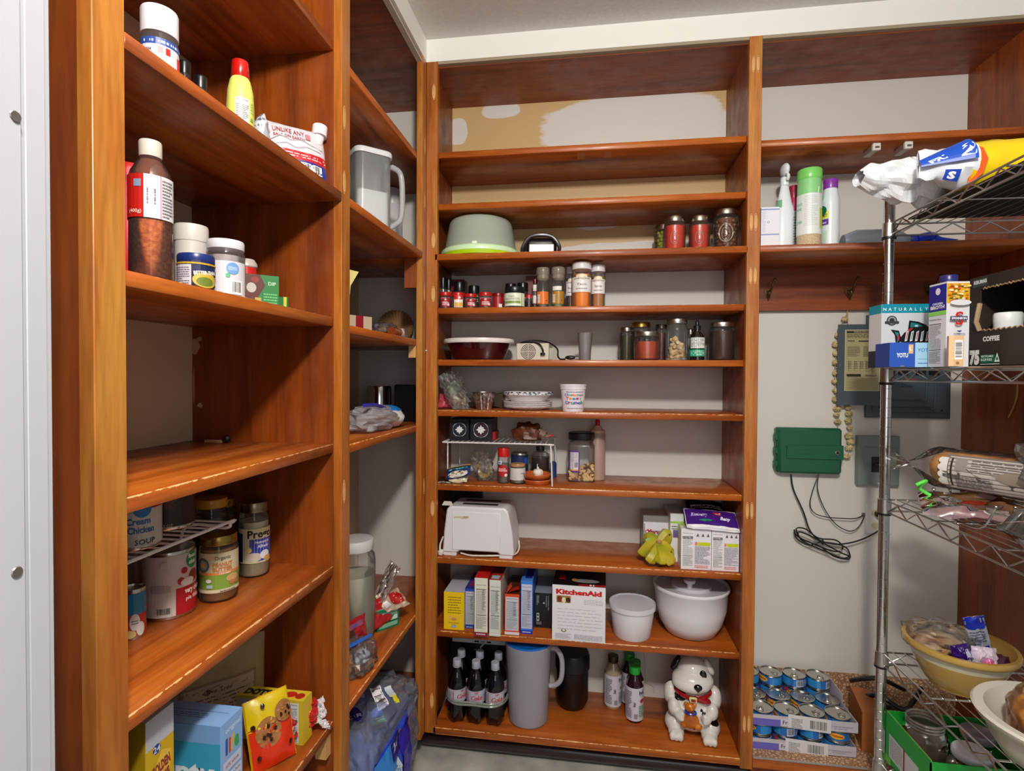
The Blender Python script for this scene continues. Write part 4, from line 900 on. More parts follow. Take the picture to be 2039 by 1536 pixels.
# noodle box and meal boxes
p, W_, h = B(1281, 1340, 1028, z, .15); a = Art(); a.rect(.002, 0, W_ - .002, h * .84, '#e4e2ec'); a.rect(.0, 0, .006, h * .8, '#9a9ca0'); a.text('Maruchan', W_ * .53, h * .56, h * .1, '#a01c3c', w=W_ * .78, bold=.05); a.ell(W_ * .13, h * .6, W_ * .06, W_ * .06, '#c02030'); a.ell(W_ * .13, h * .6, W_ * .035, W_ * .035, '#f0e8ec'); a.line([(W_ * .2, h * .52), (W_ * .45, h * .47), (W_ * .8, h * .51)], .0015, '#c09a3c')
tp = Art(); tp.rect(0, 0, W_, .09, '#b9b2a6')
boxt('noodle_box', 'open carton of noodle cups behind the bananas', 'box', p, 0, W_, .09, h, '#8f8c88', a, tp)
p, W_, h = B(1335, 1362, 1024, z, .105); a = Art(); a.rect(0, 0, W_, h, '#d8d9dc'); a.rect(0, h * .8, W_, h * .84, '#9ac23a'); a.rect(W_ * .2, h * .5, W_ * .9, h * .66, '#6a5a8c'); a.lines(W_ * .1, h * .66, W_ * .9, h * .76, 2, '#556b2c')
boxt('meal_box', 'narrow white carton with a green stripe between noodle box and twin pack', 'box', p, 0, W_, .15, h * .98, '#c9c9cc', a, left=Art().rect(0, 0, .15, h, '#dcdcdc'))
def meal(xl, xr, lab, k, Y):
    p, W_, h = B(xl, xr, 1064, z, Y); h = .128; a = Art(); a.rect(0, 0, W_, h, '#e3dfe6'); a.facts(W_ * .03, h * .05, W_ * .42, h * .94, k, '#e8e4e9'); a.text('Calories 200', W_ * .22, h * .76, h * .05, '#3a3a3a', w=W_ * .36, bold=.03)
    for q in range(3): a.poly([(W_ * (.5 + q * .17), h * .82), (W_ * (.56 + q * .17), h * .9), (W_ * (.6 + q * .17), h * .82)], '#55555a')
    a.rect(W_ * .46, h * .6, W_ * .54, h * .68, '#e87a6a'); a.rect(W_ * .56, h * .6, W_ * .97, h * .68, '#c6d010'); a.lines(W_ * .46, h * .14, W_ * .96, h * .58, 14, '#a09aa4', .6, k); a.lines(W_ * .46, h * .04, W_ * .9, h * .12, 2, '#d87a7a', .5, k)
    tp = Art(); tp.rect(0, 0, W_, .12, '#dedfd6'); tp.lines(W_ * .1, .01, W_ * .8, .02, 1, '#3a3a3a'); tp.rect(0, .03, W_, .06, '#a2c445')
    boxt('meal_box', lab, 'box', p, 0, W_ - .001, .12, h, '#e0dde2', a, tp, left=Art().rect(0, 0, .12, h, '#e9e9ea').rect(.02, h * .2, .1, h * .7, '#c8b47a'), group='twin pack of meal cartons')
meal(1356, 1416, 'left white nutrition-label carton of the pair beside the bananas', 3, .04); meal(1417, 1471.5, 'right white nutrition-label carton of the pair next to the post', 8, .04)
zt = z + .1285
o = at(1418, 1050, Y=.05); a = Art(.3); a.rect(-.078, -.03, .078, .034, '#431a7c'); a.text('Blueberry', -.038, .004, .012, '#c8bfe0', w=.05, bold=.04, shear=.2); a.text('Big 2', .02, .014, .009, '#f0e6ee', w=.022, bold=.05); a.rect(.008, .010, .03, .026, '#c02848'); a.text('Big', .02, .014, .008, '#f0e6ee', w=.016, bold=.05); a.text('Beny', .04, -.006, .012, '#e8e4f2', w=.03, bold=.04, shear=.3); a.rect(-.078, -.038, .078, -.03, '#e6e3ea'); a.ell(-.02, -.012, .02, .005, '#2c8a6c')
packet('snack_packet', 'purple and white packet lying on the twin meal cartons', 'packet', (o.x - .001, .062, zt + .024), (1, 0, -.05), (0, .75, .5), .160, .082, .011, '#ded9e4', a, .003, 3)
for k, (dx, dz, lab, c) in enumerate(((-.005, .018, 'lower dark brown packet behind the purple packet', '#2a100c'), (-.012, .040, 'upper dark packet under the shelf behind the purple packet', '#1a1410'))):
    a = Art(); a.lines(-.05, -.022, .05, -.004, 2, '#c8beb8', .5)
    packet('dark_packet', lab, 'packet', (at(1412, 1020, Y=.16).x + dx, .15 + .02 * k, zt + dz), (1, 0, -.04), (0, .9, .35), .12, .07, .012, c, a, .003, 7 + k, gloss=.2, group='dark packets')
# ---- eighth row: cartons standing on edge, mixer box, tub, spinner
z = ZB[9]
def slim(lab, xl, xr, yt, yb, d, c, topc, fn, tilt=0, lc=None, name='cereal_box', grp='upright cartons', tf=None):
    n = at((xl + xr) / 2, yb, Z=z); W_ = at(xr, 1200, Y=n.y).x - at(xl, 1200, Y=n.y).x; h = at((xl + xr) / 2, yt, Y=n.y).z - z; a = Art(); fn(a, W_, h)
    tp = Art(); tp.rect(0, 0, W_, d, topc)
    if tf: tf(tp, W_, d)
    rt = Art(); rt.rect(0, 0, d, h, lc or c)
    return boxt(name, lab, 'box', (n.x, n.y, z), tilt, W_ - .0008, d, h, c, a, tp, right=rt, left=Art().rect(0, 0, d, h, lc or c), group=grp)
def f1(a, w, h):
    a.rect(0, 0, w, h, '#e8c40c'); a.lines(w * .2, h * .42, w * .85, h * .9, 7, '#8a6a10', .35, 3); a.ell(w * .5, h * .28, w * .14, h * .045, '#c8924a'); a.line([(w * .6, h * .29), (w * .95, h * .42)], .0016, '#d8b070'); a.ell(w * .28, h * .3, w * .06, w * .06, '#e6b06c'); a.ell(w * .34, h * .37, w * .05, w * .05, '#e6b06c'); a.rect(w * .38, h * .06, w * .6, h * .13, '#2a7ab4'); a.lines(w * .4, h * .07, w * .58, h * .12, 2, '#e8f0f4'); a.lines(w * .25, h * .16, w * .75, h * .21, 1, '#a8801c')
def f2(c1, c2, bg='#cfd3de', bandt=.02, seed=1):
    def g(a, w, h):
        a.rect(0, 0, w, h, c1); a.facts(w * .06, h * .1, w * .94, h * .93, seed, bg)
        for q in (.62, .72): a.lines(w * q - w * .05, h * .45, w * q + w * .05, h * .8, 12, '#6a6a72', .5, seed)
        a.rect(0, 0, w, h * .07, c2); a.lines(w * .15, h * .02, w * .85, h * .055, 1, '#e8e4ec')
    return g
slim('yellow cracker carton at the far left of the upright row', 883.5, 923.5, 1180, 1254.5, .17, '#dcb90c', '#c2c1cc', f1, 0)
slim('short blue carton between the yellow box and the red one', 925.5, 945, 1173, 1252, .15, '#1c3c9c', '#1c3c9c', f2('#2a4aa8', '#1c3c9c', '#c3c6d2', seed=4), 0, tf=lambda t_, w, d: t_.rect(w * .2, .02, w * .8, .07, '#8c1c5c'))
slim('tall red-topped carton with a cream nutrition panel, third from left', 944.3, 970.5, 1152, 1267.5, .2, '#d8d6c4', '#c8201c', f2('#d9d8c8', '#8a1c3c', '#dcdccc', seed=5), 0, lc='#b8243c')
slim('tall cream carton beside the red-topped one, with a red and blue top', 974, 996, 1156, 1267.5, .2, '#d6d8cc', '#c0301c', f2('#d4d8cc', '#cdd2c0', '#d2d6ce', seed=6), 0, lc='#d8d0c4', tf=lambda t_, w, d: (t_.rect(w * .1, .01, w * .8, .04, '#9cc4d0'), t_.rect(w * .1, .06, w * .9, .14, '#7a1814')))
bx = slim('shorter orange-red carton with torn open flaps, left of the blue one', 1004.5, 1033.5, 1184, 1264.5, .17, '#c8401c', '#5a2412', f2('#d4481c', '#d8d4dc', '#c9ccd6', seed=7), 0, lc='#c0281c')
hh = at(1019, 1184, Y=.03).z - z
for i, (pts, c) in enumerate((([(-.02, .0), (-.004, .03), (-.012, .07), (-.022, .06)], '#c84a1c'), ([(-.01, .0), (.024, .0), (.02, .026), (-.006, .03)], '#b81c1c'))):
    mb = MB(); vs = [(x, y, hh + (.012 if j in (1, 2) else 0) + i * .006) for j, (x, y) in enumerate(pts)]; vs2 = [(v[0], v[1], v[2] + .0006) for v in vs]
    mb.add(vs + vs2, [(0, 1, 2, 3), (4, 5, 6, 7), (0, 1, 5, 4), (1, 2, 6, 5), (2, 3, 7, 6), (3, 0, 4, 7)], mat(c, .4)); fo = mb.build('flap', bx, flat=True)
slim('narrow light blue and royal blue carton right of the torn one', 1036.5, 1060, 1157, 1263, .18, '#3a74d8', '#4a8ae0', f2('#3c78dc', '#1a34b4', '#c6cae4', seed=8), 0, lc='#2c64c8', tf=lambda t_, w, d: t_.rect(w * .3, .02, w * .9, .12, '#1a2ca0'))
def f7(a, w, h):
    a.rect(0, 0, w, h, '#141518'); a.rect(w * .1, h * .62, w * .28, h * .92, '#141518')
    for q, t_ in ((.2, 'COFFEE'),): pass
    for xx, hh2 in ((.12, .3), (.2, .24), (.66, .34), (.78, .44)): a.lines(w * xx, h * (.95 - hh2), w * (xx + .05), h * .93, 14, '#b8b8bc', .6, int(xx * 50))
    a.rect(w * .12, h * .2, w * .27, h * .42, '#d0d0d4'); a.rect(w * .15, h * .33, w * .24, h * .4, '#141518'); a.rect(w * .15, h * .23, w * .24, h * .3, '#141518'); a.barcode(w * .12, h * .1, w * .4, h * .18, bg='#8a8a8e'); a.ell(w * .55, h * .72, w * .05, w * .05, '#c8c8cc')
slim('black carton with small white print beside the mixer box', 1064, 1098, 1182, 1251, .15, '#16171a', '#8f95a4', f7, 0, name='tea_carton')
# stand mixer accessory box
n = at(1152, 1277, Z=z); xa, xb = at(1099.5, 1220, Y=.02).x, at(1205.5, 1220, Y=.02).x; W_ = xb - xa; h = at(1152, 1168, Y=.02).z - z
a = Art(); a.rect(0, 0, W_, h, '#e2e0e6'); a.text('KitchenAid', W_ * .5, h * .84, h * .085, '#c41414', w=W_ * .86, bold=.06); a.rect(W_ * .08, h * .68, W_ * .35, h * .81, '#9a7a3c'); a.ell(W_ * .14, h * .745, W_ * .05, h * .055, '#7a2410'); a.ell(W_ * .22, h * .73, W_ * .04, h * .05, '#e0d8b0'); a.ell(W_ * .3, h * .735, W_ * .045, h * .045, '#3a1c10'); a.lines(W_ * .6, h * .67, W_ * .96, h * .77, 4, '#9c98a0', .3, 2)
for q in range(7): a.lines(W_ * .1, h * (.56 - q * .06), W_ * .95, h * (.59 - q * .06), 1, '#b8b4bc', .3, q)
a.ell(W_ * .22, h * .18, W_ * .05, h * .03, '#8a8448'); a.ell(W_ * .22, h * .185, W_ * .028, h * .018, '#e2e0e6'); a.lines(W_ * .06, h * .03, W_ * .36, h * .13, 6, '#b0acb6', .4, 11); a.lines(W_ * .42, h * .03, W_ * .95, h * .13, 6, '#b0acb6', .4, 12)
tp = Art(); tp.rect(0, 0, W_, .15, '#120c0e'); tp.rect(W_ * .1, .05, W_ * .22, .085, '#c01820'); tp.ell(W_ * .62, .045, W_ * .26, .016, '#8f8c94'); tp.ell(W_ * .4, .05, W_ * .05, .012, '#c8903c'); tp.poly([(W_ * .5, 0), (W_, 0), (W_, .018), (W_ * .48, .014)], '#a81c24'); tp.rect(W_ * .7, .002, W_ * .74, .016, '#e8e4e8'); tp.rect(W_ * .76, .002, W_ * .79, .016, '#e8e4e8')
boxt('mixer_box', 'white mixer accessory box with bold red lettering and a dark printed top', 'box', ((xa + xb) / 2, .02, z), -.03, W_, .15, h, '#d8d6dc', a, tp, right=Art().rect(0, 0, .15, h, '#c8c2c8'))
# tub
TB = mat('#dfdde4', .3)
p, r, h = CB(1220.6, 1295.6, 1200, 1280.5, z); hb = at(1258, 1222, Y=p[1] - r).z - z; ht = at(1258, 1199, Y=p[1]).z - z
t = thing('ice_cream_tub', 'white plastic tub with a pale translucent lid beside the mixer box', 'tub', p)
MB().lathe([(.001, .002), (r * .95, 0), (r, .004), (r * 1.19, ht - .012), (r * 1.19, ht - .008)], TB, seg=44, cap=(False, True)).build('tub', t)
MB().lathe([(r * 1.2, ht - .018), (r * 1.25, ht - .016), (r * 1.25, ht - .004), (r * 1.235, ht), (r * 1.19, ht), (r * 1.17, ht - .004), (.001, ht - .0035)], mat('#cfcdd4', .35), seg=44, cap=(False, False)).build('lid', t)
# salad spinner
p, r, h = CB(1312, 1447, 1165, 1278, z)
ra = r * 1.0; n = at(1380, 1188, Y=p[1] - r * 1.05); hr = n.z - z
t = thing('salad_spinner', 'large white salad spinner bowl with a cranked lid at the right end', 'salad spinner', (p[0] - .015, .15, z)); r = .1175; hr += .014
MB().lathe([(.001, .001), (r * .5, .0), (r * .68, .006), (r * .86, hr * .25), (r * .97, hr * .55), (r * 1.0, hr * .9), (r * 1.04, hr * .93), (r * 1.05, hr * .97), (r * 1.03, hr), (r * .99, hr * .985), (r * .96, hr * .93)], TB, seg=56, cap=(False, False)).build('bowl', t, sharp=60)
MB().lathe([(r * .98, hr * .95), (r * .8, hr * .93), (r * .56, hr * .93), (r * .55, hr * .99), (r * .3, hr * 1.02), (.001, hr * 1.02)], mat('#cccad2', .35), seg=56, cap=(False, False)).build('lid', t)
MB().box(-.01, .1, .0, .03, hr * 1.0, hr * 1.04, mat('#d6d4dc', .35), .004).build('crank_arm', t, None, .9)
mb = MB(); mb.lathe([(.009, 0), (.009, .014), (.017, .016), (.019, .022), (.018, .026), (.001, .028)], TB, (0, 0, 0), seg=10, cap=(True, False)); mb.build('crank_knob', t, (-.012, -.045, hr * 1.0))
# ---- bottom row
z = ZB[10]
COLA = mat('#07040a', .06, coat=.5); CAP = mat('#a9a8b8', .35)
def cola():
    t = thing('cola_bottle', '', 'bottle', (0, 0, z), 0, 'six-pack of cola bottles'); r = .0325; h = .205
    mb = MB(); pr = [(.001, .004), (r * .55, .001), (r * .86, .006), (r * .97, .02), (r * .93, h * .3), (r * .96, h * .36), (r * .96, h * .56), (r, h * .585), (r * .93, h * .67), (r * .62, h * .79), (r * .38, h * .87), (r * .38, h * .91)]
    n = 30; vs = []
    for rr, zz in pr:
        for i in range(n):
            q = 2 * PI * i / n; k = rr * (1 + (.09 * math.cos(5 * q) if zz < .012 else .03 * math.cos(5 * q) if zz < .03 else 0)); vs.append((k * math.cos(q), k * math.sin(q), zz + (.004 * (1 - math.cos(5 * q)) / 2 if zz < .008 else 0)))
    mb.add(vs, [(a * n + i, a * n + (i + 1) % n, a * n + n + (i + 1) % n, a * n + n + i) for a in range(len(pr) - 1) for i in range(n)], COLA); mb.build('bottle', t, sharp=60)
    mb = MB(); ribbed(mb, r * .43, h * .905, h * .095, CAP, 24); mb.lathe([(r * .44, h * .885), (r * .44, h * .9)], CAP); mb.build('cap', t)
    a = Art(.35); a.rect(-PI * r, h * .36, PI * r, h * .565, '#b4b2c2'); a.text('Coke', .003, h * .42, h * .075, '#b81c24', w=.040, bold=.03, shear=.25); a.text('DIET', .004, h * .52, h * .03, '#b81c24', w=.014, bold=.04); a.rect(-.03, h * .38, -.027, h * .54, '#b83a44'); a.lines(-.045, h * .4, -.034, h * .53, 7, '#7a788c', .5, 2); a.lines(.03, h * .38, .042, h * .5, 5, '#5a586c', .5, 3)
    a.on(MB(), cyl_map(r * .97)).build('label', t, flat=True)
    return t
base = cola(); labs = ('front left', 'front middle', 'front right', 'back left', 'back middle', 'back right')
fx = [(905, 1443, 1308), (940, 1447, 1310), (979, 1450, 1312)]; pos = []
for xc, yb, _ in fx: n = at(xc, yb, Z=z); pos.append((n.x, n.y + .028))
for xc, _, yc in ((909, 0, 1290), (945, 0, 1293), (982.5, 0, 1295)): q = at(xc, yc, Z=z + .205); pos.append((q.x, q.y))
x0_, y0_ = pos[0]; dx_ = .0658
pos = [(x0_, y0_ + .004), (x0_ + dx_, y0_ + .004), (x0_ + 2 * dx_, y0_ + .004), (x0_, y0_ + .068), (x0_ + dx_, y0_ + .068), (x0_ + 2 * dx_, y0_ + .068)]
for k, (x, y) in enumerate(pos):
    rz = face(x, y) + (.5 if k == 0 else .15 * k - .2)
    lb = '%s dark cola bottle of the six-pack with silver label' % labs[k]
    if k == 0: base.location = (x, y, z); base.rotation_euler[2] = rz; base['label'] = lb
    else: dup(base, (x, y, z), rz, lb)
mb = MB(); RG = clear('#d8e0d8', .45, .06, 1.0)
ring = [(x0_ - .035, y0_ + .004), (x0_, y0_ - .033), (x0_ + dx_, y0_ - .033), (x0_ + 2 * dx_, y0_ - .033), (x0_ + 2 * dx_ + .035, y0_ + .004), (x0_ + 2 * dx_ + .035, y0_ + .068), (x0_ + 2 * dx_, y0_ + .101), (x0_, y0_ + .101), (x0_ - .035, y0_ + .068)]
for dz in (.074, .083): mb.tube(smooth([(x, y, z + dz) for x, y in ring], 5, True), .0035, RG, 6, closed=True)
tag(mb.build('pack_ring'), 'clear plastic carrier band around the six cola bottles', 'carrier band')
# appliance behind the bottles
p, W_, h = B(893, 1006, 1277, z, .155)
t = thing('countertop_appliance', 'black appliance with a slotted white top panel behind the cola bottles', 'appliance', (p[0], .16, z))
MB().box(-W_ / 2, W_ / 2, 0, .11, .001, h - .012, mat('#0a0a0d', .3), .003).build('body', t)
MB().box(-W_ / 2 + .012, W_ / 2 + .001, -.003, .1, h - .012, h + .006, mat('#c8c8d0', .35), .003).build('top_panel', t)
for q in (0, 1, 2): MB().box(-.008 + q * .022, .008 + q * .022, -.0036, -.0028, h - .006, h, mat('#1a1a1e' if q != 1 else '#8a8a92', .5)).build('slot', t)
Art().text('oven', 0, h * .84, .006, '#a8a8b0').on(MB(), plane_map((0, -.0008, 0), (1, 0, 0), (0, 0, 1))).build('lettering', t, flat=True)
MB().tube(smooth([(.012, -.004, h - .03), (.016, -.006, h - .02), (.026, -.004, h - .008)]), .003, mat('#9cc4d0', .4)).build('tie', t)
# pitcher
p, r, h = CB(1012.7, 1091, 1285, 1456, z); hp = at(1052, 1300, Y=p[1] - r).z - z + .01
t = thing('juice_pitcher', 'tall frosted plastic pitcher with a blue lid and looped handle', 'pitcher', p, -.15); FR = clear('#dcd9e4', .62, .25, .4)
MB().lathe([(.001, .003), (r * .92, 0), (r, .006), (r * 1.16, hp * .9), (r * 1.2, hp * .94), (r * 1.2, hp), (r * 1.15, hp), (r * 1.12, hp * .9), (r * .95, .008), (.001, .008)], FR, seg=48, cap=(False, False)).build('jug', t)
MB().lathe([(r * 1.08, hp * .82), (r * 1.12, hp * .97), (r * 1.21, hp * 1.0), (r * 1.19, hp * 1.02), (r * .9, hp * 1.005), (r * .5, hp * 1.03), (.001, hp * 1.03)], mat('#0a62b8', .25), seg=48, cap=(True, False)).build('lid', t)
MB().tube(smooth([(r * 1.14, .0, hp * .93), (r * 1.45, .0, hp * .93), (r * 1.72, 0, hp * .82), (r * 1.72, 0, hp * .6), (r * 1.5, 0, hp * .5), (r * 1.1, 0, hp * .46)], 6), [.0085] * 31, clear('#dcd9e4', .75, .25, .4), 10).build('handle', t)
# black canister
p, r, h = CB(1107, 1171, 1300, 1424, z); h = .195
t = thing('black_canister', 'plain black round canister behind the pitcher handle', 'canister', p)
MB().lathe([(.001, .002), (r * .6, 0), (r * .85, .01), (r, .03), (r, h * .78)], mat('#09090c', .3), seg=40, cap=(False, True)).build('canister', t)
MB().lathe([(r * 1.02, h * .70), (r * 1.08, h * .72), (r * 1.08, h * .93), (r * .98, h), (.001, h)], mat('#0d0d10', .35), seg=40, cap=(True, False)).build('lid', t)
# bottled drinks
def drink(p, r, h, lab, cap, liq, accent, tw=0):
    rz = face(p[0], p[1]) + tw; t = thing('juice_bottle', lab, 'bottle', p, rz, 'flavoured water bottles')
    MB().lathe([(.001, .002), (r * .9, 0), (r, .008), (r, h * .62), (r * .92, h * .68), (r * .55, h * .84), (r * .45, h * .87), (r * .45, h * .89)], mat(liq, .08, coat=.5)).build('bottle', t)
    mb = MB(); ribbed(mb, r * .62, h * .875, h * .125, mat(cap, .35)); mb.build('cap', t)
    a = Art(.4); a.rect(-PI * r, h * .05, PI * r, h * .66, '#cfccd8'); a.text('bai', r * .75, h * .54, h * .07, '#15151c', w=r * .8, bold=.03); a.rect(r * .35, h * .52, r * 1.2, h * .524, '#15151c'); a.ell(r * .8, h * .42, r * .35, h * .035, accent[0]); a.ell(r * .7, h * .4, r * .2, h * .025, accent[1])
    a.lines(-r * 1.3, h * .1, -r * .5, h * .6, 16, '#4a4856', .5, 3); a.barcode(-r * .3, h * .07, r * .2, h * .2, bg='#d8d5e0'); a.text('bai', -.002, h * .36, h * .05, '#15151c', w=h * .08, rot=90, bold=.02); a.lines(r * .3, h * .12, r * 1.2, h * .34, 7, accent[2], .5, 5); a.on(MB(), cyl_map(r + .0002)).build('label', t, flat=True)
p, r, h = CB(1202.5, 1237.5, 1300, 1414.5, z); drink(p, r * .97, .178, 'pale juice bottle with yellow fruit label, brown cap, left of the green-capped ones', '#3a2016', '#a8987c', ('#d8b41c', '#8a6a7c', '#5a586c'), .4)
p, r, h = CB(1244.8, 1281, 1327, 1443, z); r *= .97; drink(p, r, h, 'frontmost dark juice bottle with a bright green cap', '#1a9c34', '#2a0a14', ('#b81c34', '#c83a4c', '#2c8a5c'), .2); h0 = h
q = at(1265.5, 1316, Z=z + h0); drink((q.x, q.y + .004, z), r, h0 * .99, 'green-capped juice bottle standing directly behind the front one', '#128c2c', '#240810', ('#b81c34', '#c83a4c', '#2c8a5c'), 0)
q = at(1256, 1303, Z=z + h0); drink((q.x - .003, q.y + .012, z), r, h0 * .985, 'rearmost green-capped juice bottle, mostly hidden', '#128c2c', '#2a1410', ('#b81c34', '#c83a4c', '#2c8a5c'), 0)
# crack lines in the wall behind are hairlines of peeled paint
o = at(1285, 1380, Y=BACK - .0005)
mb = MB(); pts = [at(x, y, Y=BACK - .0006) for x, y in ((1281, 1292), (1284, 1320), (1285, 1360), (1302, 1369), (1302, 1382))]
mb.tube(pts, .0006, mat('#9a6a3c', .6), 4); ck = struct('trim_2', mb)
# ---- ceramic dog cookie jar
n = at(1384, 1478, Z=ZB[10]); DX, DY = n.x, n.y + .062
t = thing('dog_cookie_jar', 'white ceramic dog cookie jar with black spots hugging an orange toy', 'cookie jar', (DX, DY, ZB[10]), face(DX, DY) * .6); t.scale = (1.06, 1.06, 1.1)
def spotted():
    m = bpy.data.materials.new('glazed_dog'); m.use_nodes = True; nt = m.node_tree; N = nt.nodes.new; L = nt.links.new
    b = nt.nodes['Principled BSDF']; b.inputs['Roughness'].default_value = .12; b.inputs['Coat Weight'].default_value = .5
    tc = N('ShaderNodeTexCoord'); nz = N('ShaderNodeTexNoise'); nz.inputs['Scale'].default_value = 30; L(tc.outputs['Object'], nz.inputs[0]); f = None
    nm = N('ShaderNodeVectorMath'); nm.operation = 'MULTIPLY_ADD'; nm.inputs[1].default_value = (.012,) * 3; L(nz.outputs[1], nm.inputs[0]); L(tc.outputs['Object'], nm.inputs[2])
    for (x, y, z_, r) in ((-.038, -.045, .124, .017), (.026, -.062, .096, .0105), (.03, -.062, .088, .008), (.004, -.07, .022, .02), (-.07, .0, .142, .018), (-.078, -.01, .07, .018), (.066, -.035, .066, .022), (.078, .01, .045, .02), (-.066, .01, .205, .016), (.062, .035, .16, .03), (-.04, .05, .1, .035), (-.082, .0, .085, .013)):
        d = N('ShaderNodeVectorMath'); d.operation = 'DISTANCE'; L(nm.outputs[0], d.inputs[0]); d.inputs[1].default_value = (x + .006, y + .006, z_ + .006)
        l = N('ShaderNodeMath'); l.operation = 'LESS_THAN'; L(d.outputs['Value'], l.inputs[0]); l.inputs[1].default_value = r
        if f is None: f = l.outputs[0]
        else: mx = N('ShaderNodeMath'); mx.operation = 'MAXIMUM'; L(f, mx.inputs[0]); L(l.outputs[0], mx.inputs[1]); f = mx.outputs[0]
    c = N('ShaderNodeMix'); c.data_type = 'RGBA'; L(f, c.inputs[0]); c.inputs[6].default_value = lin('#dcd8d2'); c.inputs[7].default_value = lin('#120e10'); L(c.outputs[2], b.inputs['Base Color']); return m
GD = spotted(); mb = MB()
E_ = lambda c, r, **k: mb.ell(c, r, GD, 24, 16, **k)
E_((0, .0, .068), (.072, .062, .066)); E_((0, .0, .105), (.064, .056, .05)); E_((0, 0, .13), (.055, .05, .035))
for s in (-1, 1):
    E_((s * .048, -.048, .016), (.024, .032, .016)); E_((s * .052, -.02, .03), (.03, .036, .03))
    E_((s * .064, -.012, .112), (.022, .028, .036)); E_((s * .055, -.042, .088), (.019, .024, .026), rot=None); E_((s * .038, -.062, .076), (.016, .016, .016))
    for q in (-1, 0, 1): E_((s * .048 + q * .0125, -.07, .014), (.0085, .012, .013)); E_((s * .034 - 0 * q, -.07, .076 + q * .009), (.0085, .0085, .006))
mb.v = [(x, y, max(z_, 0.0005)) for x, y, z_ in mb.v]
o = mb.build('body', t); rm = o.modifiers.new('remesh', 'REMESH'); rm.mode = 'VOXEL'; rm.voxel_size = .0026; rm.use_smooth_shade = True; sm_ = o.modifiers.new('smooth', 'SMOOTH'); sm_.iterations = 5
mb = MB(); E_ = lambda c, r, **k: mb.ell(c, r, GD, 24, 16, **k)
E_((0, -.004, .188), (.046, .045, .036)); E_((0, .0, .17), (.052, .048, .03)); E_((0, -.022, .166), (.062, .047, .030)); E_((-.004, -.03, .158), (.058, .044, .026))
o = mb.build('head', t); rm = o.modifiers.new('remesh', 'REMESH'); rm.mode = 'VOXEL'; rm.voxel_size = .0024; rm.use_smooth_shade = True; sm_ = o.modifiers.new('smooth', 'SMOOTH'); sm_.iterations = 6
BKG = mat('#100d10', .12, coat=.5); GW = mat('#dcd8d2', .12, coat=.5)
for s in (-1, 1):
    mb = MB(); mb.ell((s * .050, .002, .196), (.011, .018, .026), BKG if s < 0 else GW, 16, 10, rot=Matrix.Rotation(s * -.5, 3, 'Y')); mb.build('ear', t)
MB().ell((.028, -.0425, .189), (.011, .005, .0155), BKG, 16, 10).build('eye_patch', t)
MB().ell((.027, -.0475, .189), (.0035, .0025, .0038), mat('#2c2a30', .1), 10, 8).build('eye', t); MB().ell((-.002, -.0475, .188), (.0042, .0028, .0045), BKG, 12, 8).build('eye', t)
mb = MB(); mb.ell((.012, -.0725, .167), (.0125, .008, .009), BKG, 16, 10); mb.ell((.012, -.074, .161), (.006, .006, .006), BKG, 12, 8); mb.build('nose', t)
MB().tube([(.012, -.0735, .156), (.012, -.0725, .146), (.012, -.068, .140)], .0007, BKG, 5).build('mouth_line', t)
MB().ell((.012, -.063, .1375), (.005, .005, .003), mat('#d0707c', .25), 12, 8).build('tongue', t)
mb = MB(); rnd = random.Random(5)
for s in (-1, 1):
    for q in range(6): a_ = rnd.uniform(.018, .036) * s; mb.ell((a_ + .004, -.0735 + abs(a_) * abs(a_) * 9, rnd.uniform(.146, .158)), (.0008, .0012, .0008), BKG, 6, 4)
mb.build('whisker_dots', t)
mb = MB(); RED = mat('#9c1418', .2, coat=.4)
pts = [(.057 * math.cos(a_), -.004 + .0545 * math.sin(a_), .1385 + .014 * math.sin(a_) * .9) for a_ in [2 * PI * k / 40 for k in range(40)]]
mb.tube(pts, .0062, RED, 8, closed=True); mb.tube(smooth([(.012, -.058, .126), (.034, -.056, .121), (.046, -.048, .117)]), [.008] * 17, RED, 8); mb.build('collar', t)
MB().box(-.012, .010, -.0685, -.062, .117, .133, mat('#d8cf9c', .3), .002).build('buckle', t); MB().box(-.007, .006, -.0692, -.068, .121, .129, RED).build('buckle_strap', t)
OR = noisy('toy_glaze', '#a8500c', '#cf7a20', 30, .2, coat=.5); mb = MB()
mb.ell((-.008, -.067, .066), (.025, .012, .024), OR); mb.ell((-.010, -.07, .105), (.0155, .011, .013), OR); mb.ell((-.022, -.066, .112), (.006, .006, .006), OR, 10, 8); mb.ell((.004, -.066, .112), (.006, .006, .006), OR, 10, 8); mb.ell((-.028, -.069, .052), (.010, .008, .010), OR, 12, 8); mb.ell((.014, -.069, .052), (.012, .008, .01), OR, 12, 8); mb.ell((-.006, -.08, .105), (.006, .005, .005), OR, 10, 8)
o = mb.build('toy_bear', t); rm = o.modifiers.new('remesh', 'REMESH'); rm.mode = 'VOXEL'; rm.voxel_size = .0016; rm.use_smooth_shade = True
MB().tube([(-.008 + .0155 * math.cos(a_), -.0685 + .0115 * math.sin(a_), .0905) for a_ in [2 * PI * k / 24 for k in range(24)]], .0028, mat('#2438a8', .2, coat=.4), 8, closed=True).build('toy_collar', t)
# ================================================================== right bay
z = 1.6743
p, W_, h = B(1516, 1552, 413, z, .05); a = Art(); a.rect(0, 0, W_, h, '#e4e6ee'); a.rect(0, h * .93, W_, h * .96, '#7f98c8'); a.rect(0, h * .33, W_, h * .36, '#8aa2cc'); a.ell(W_ * .4, h * .64, .0035, .0035, '#6a78b0'); a.ell(W_ * .4, h * .64, .0022, .0022, '#e4e6ee'); a.lines(W_ * .05, h * .4, W_ * .25, h * .9, 14, '#c4c8d4', .4)
boxt('white_carton', 'white carton with thin blue lines at the left end of the upper right shelf', 'box', p, 0, W_, .08, h, '#dcdfe6', a)
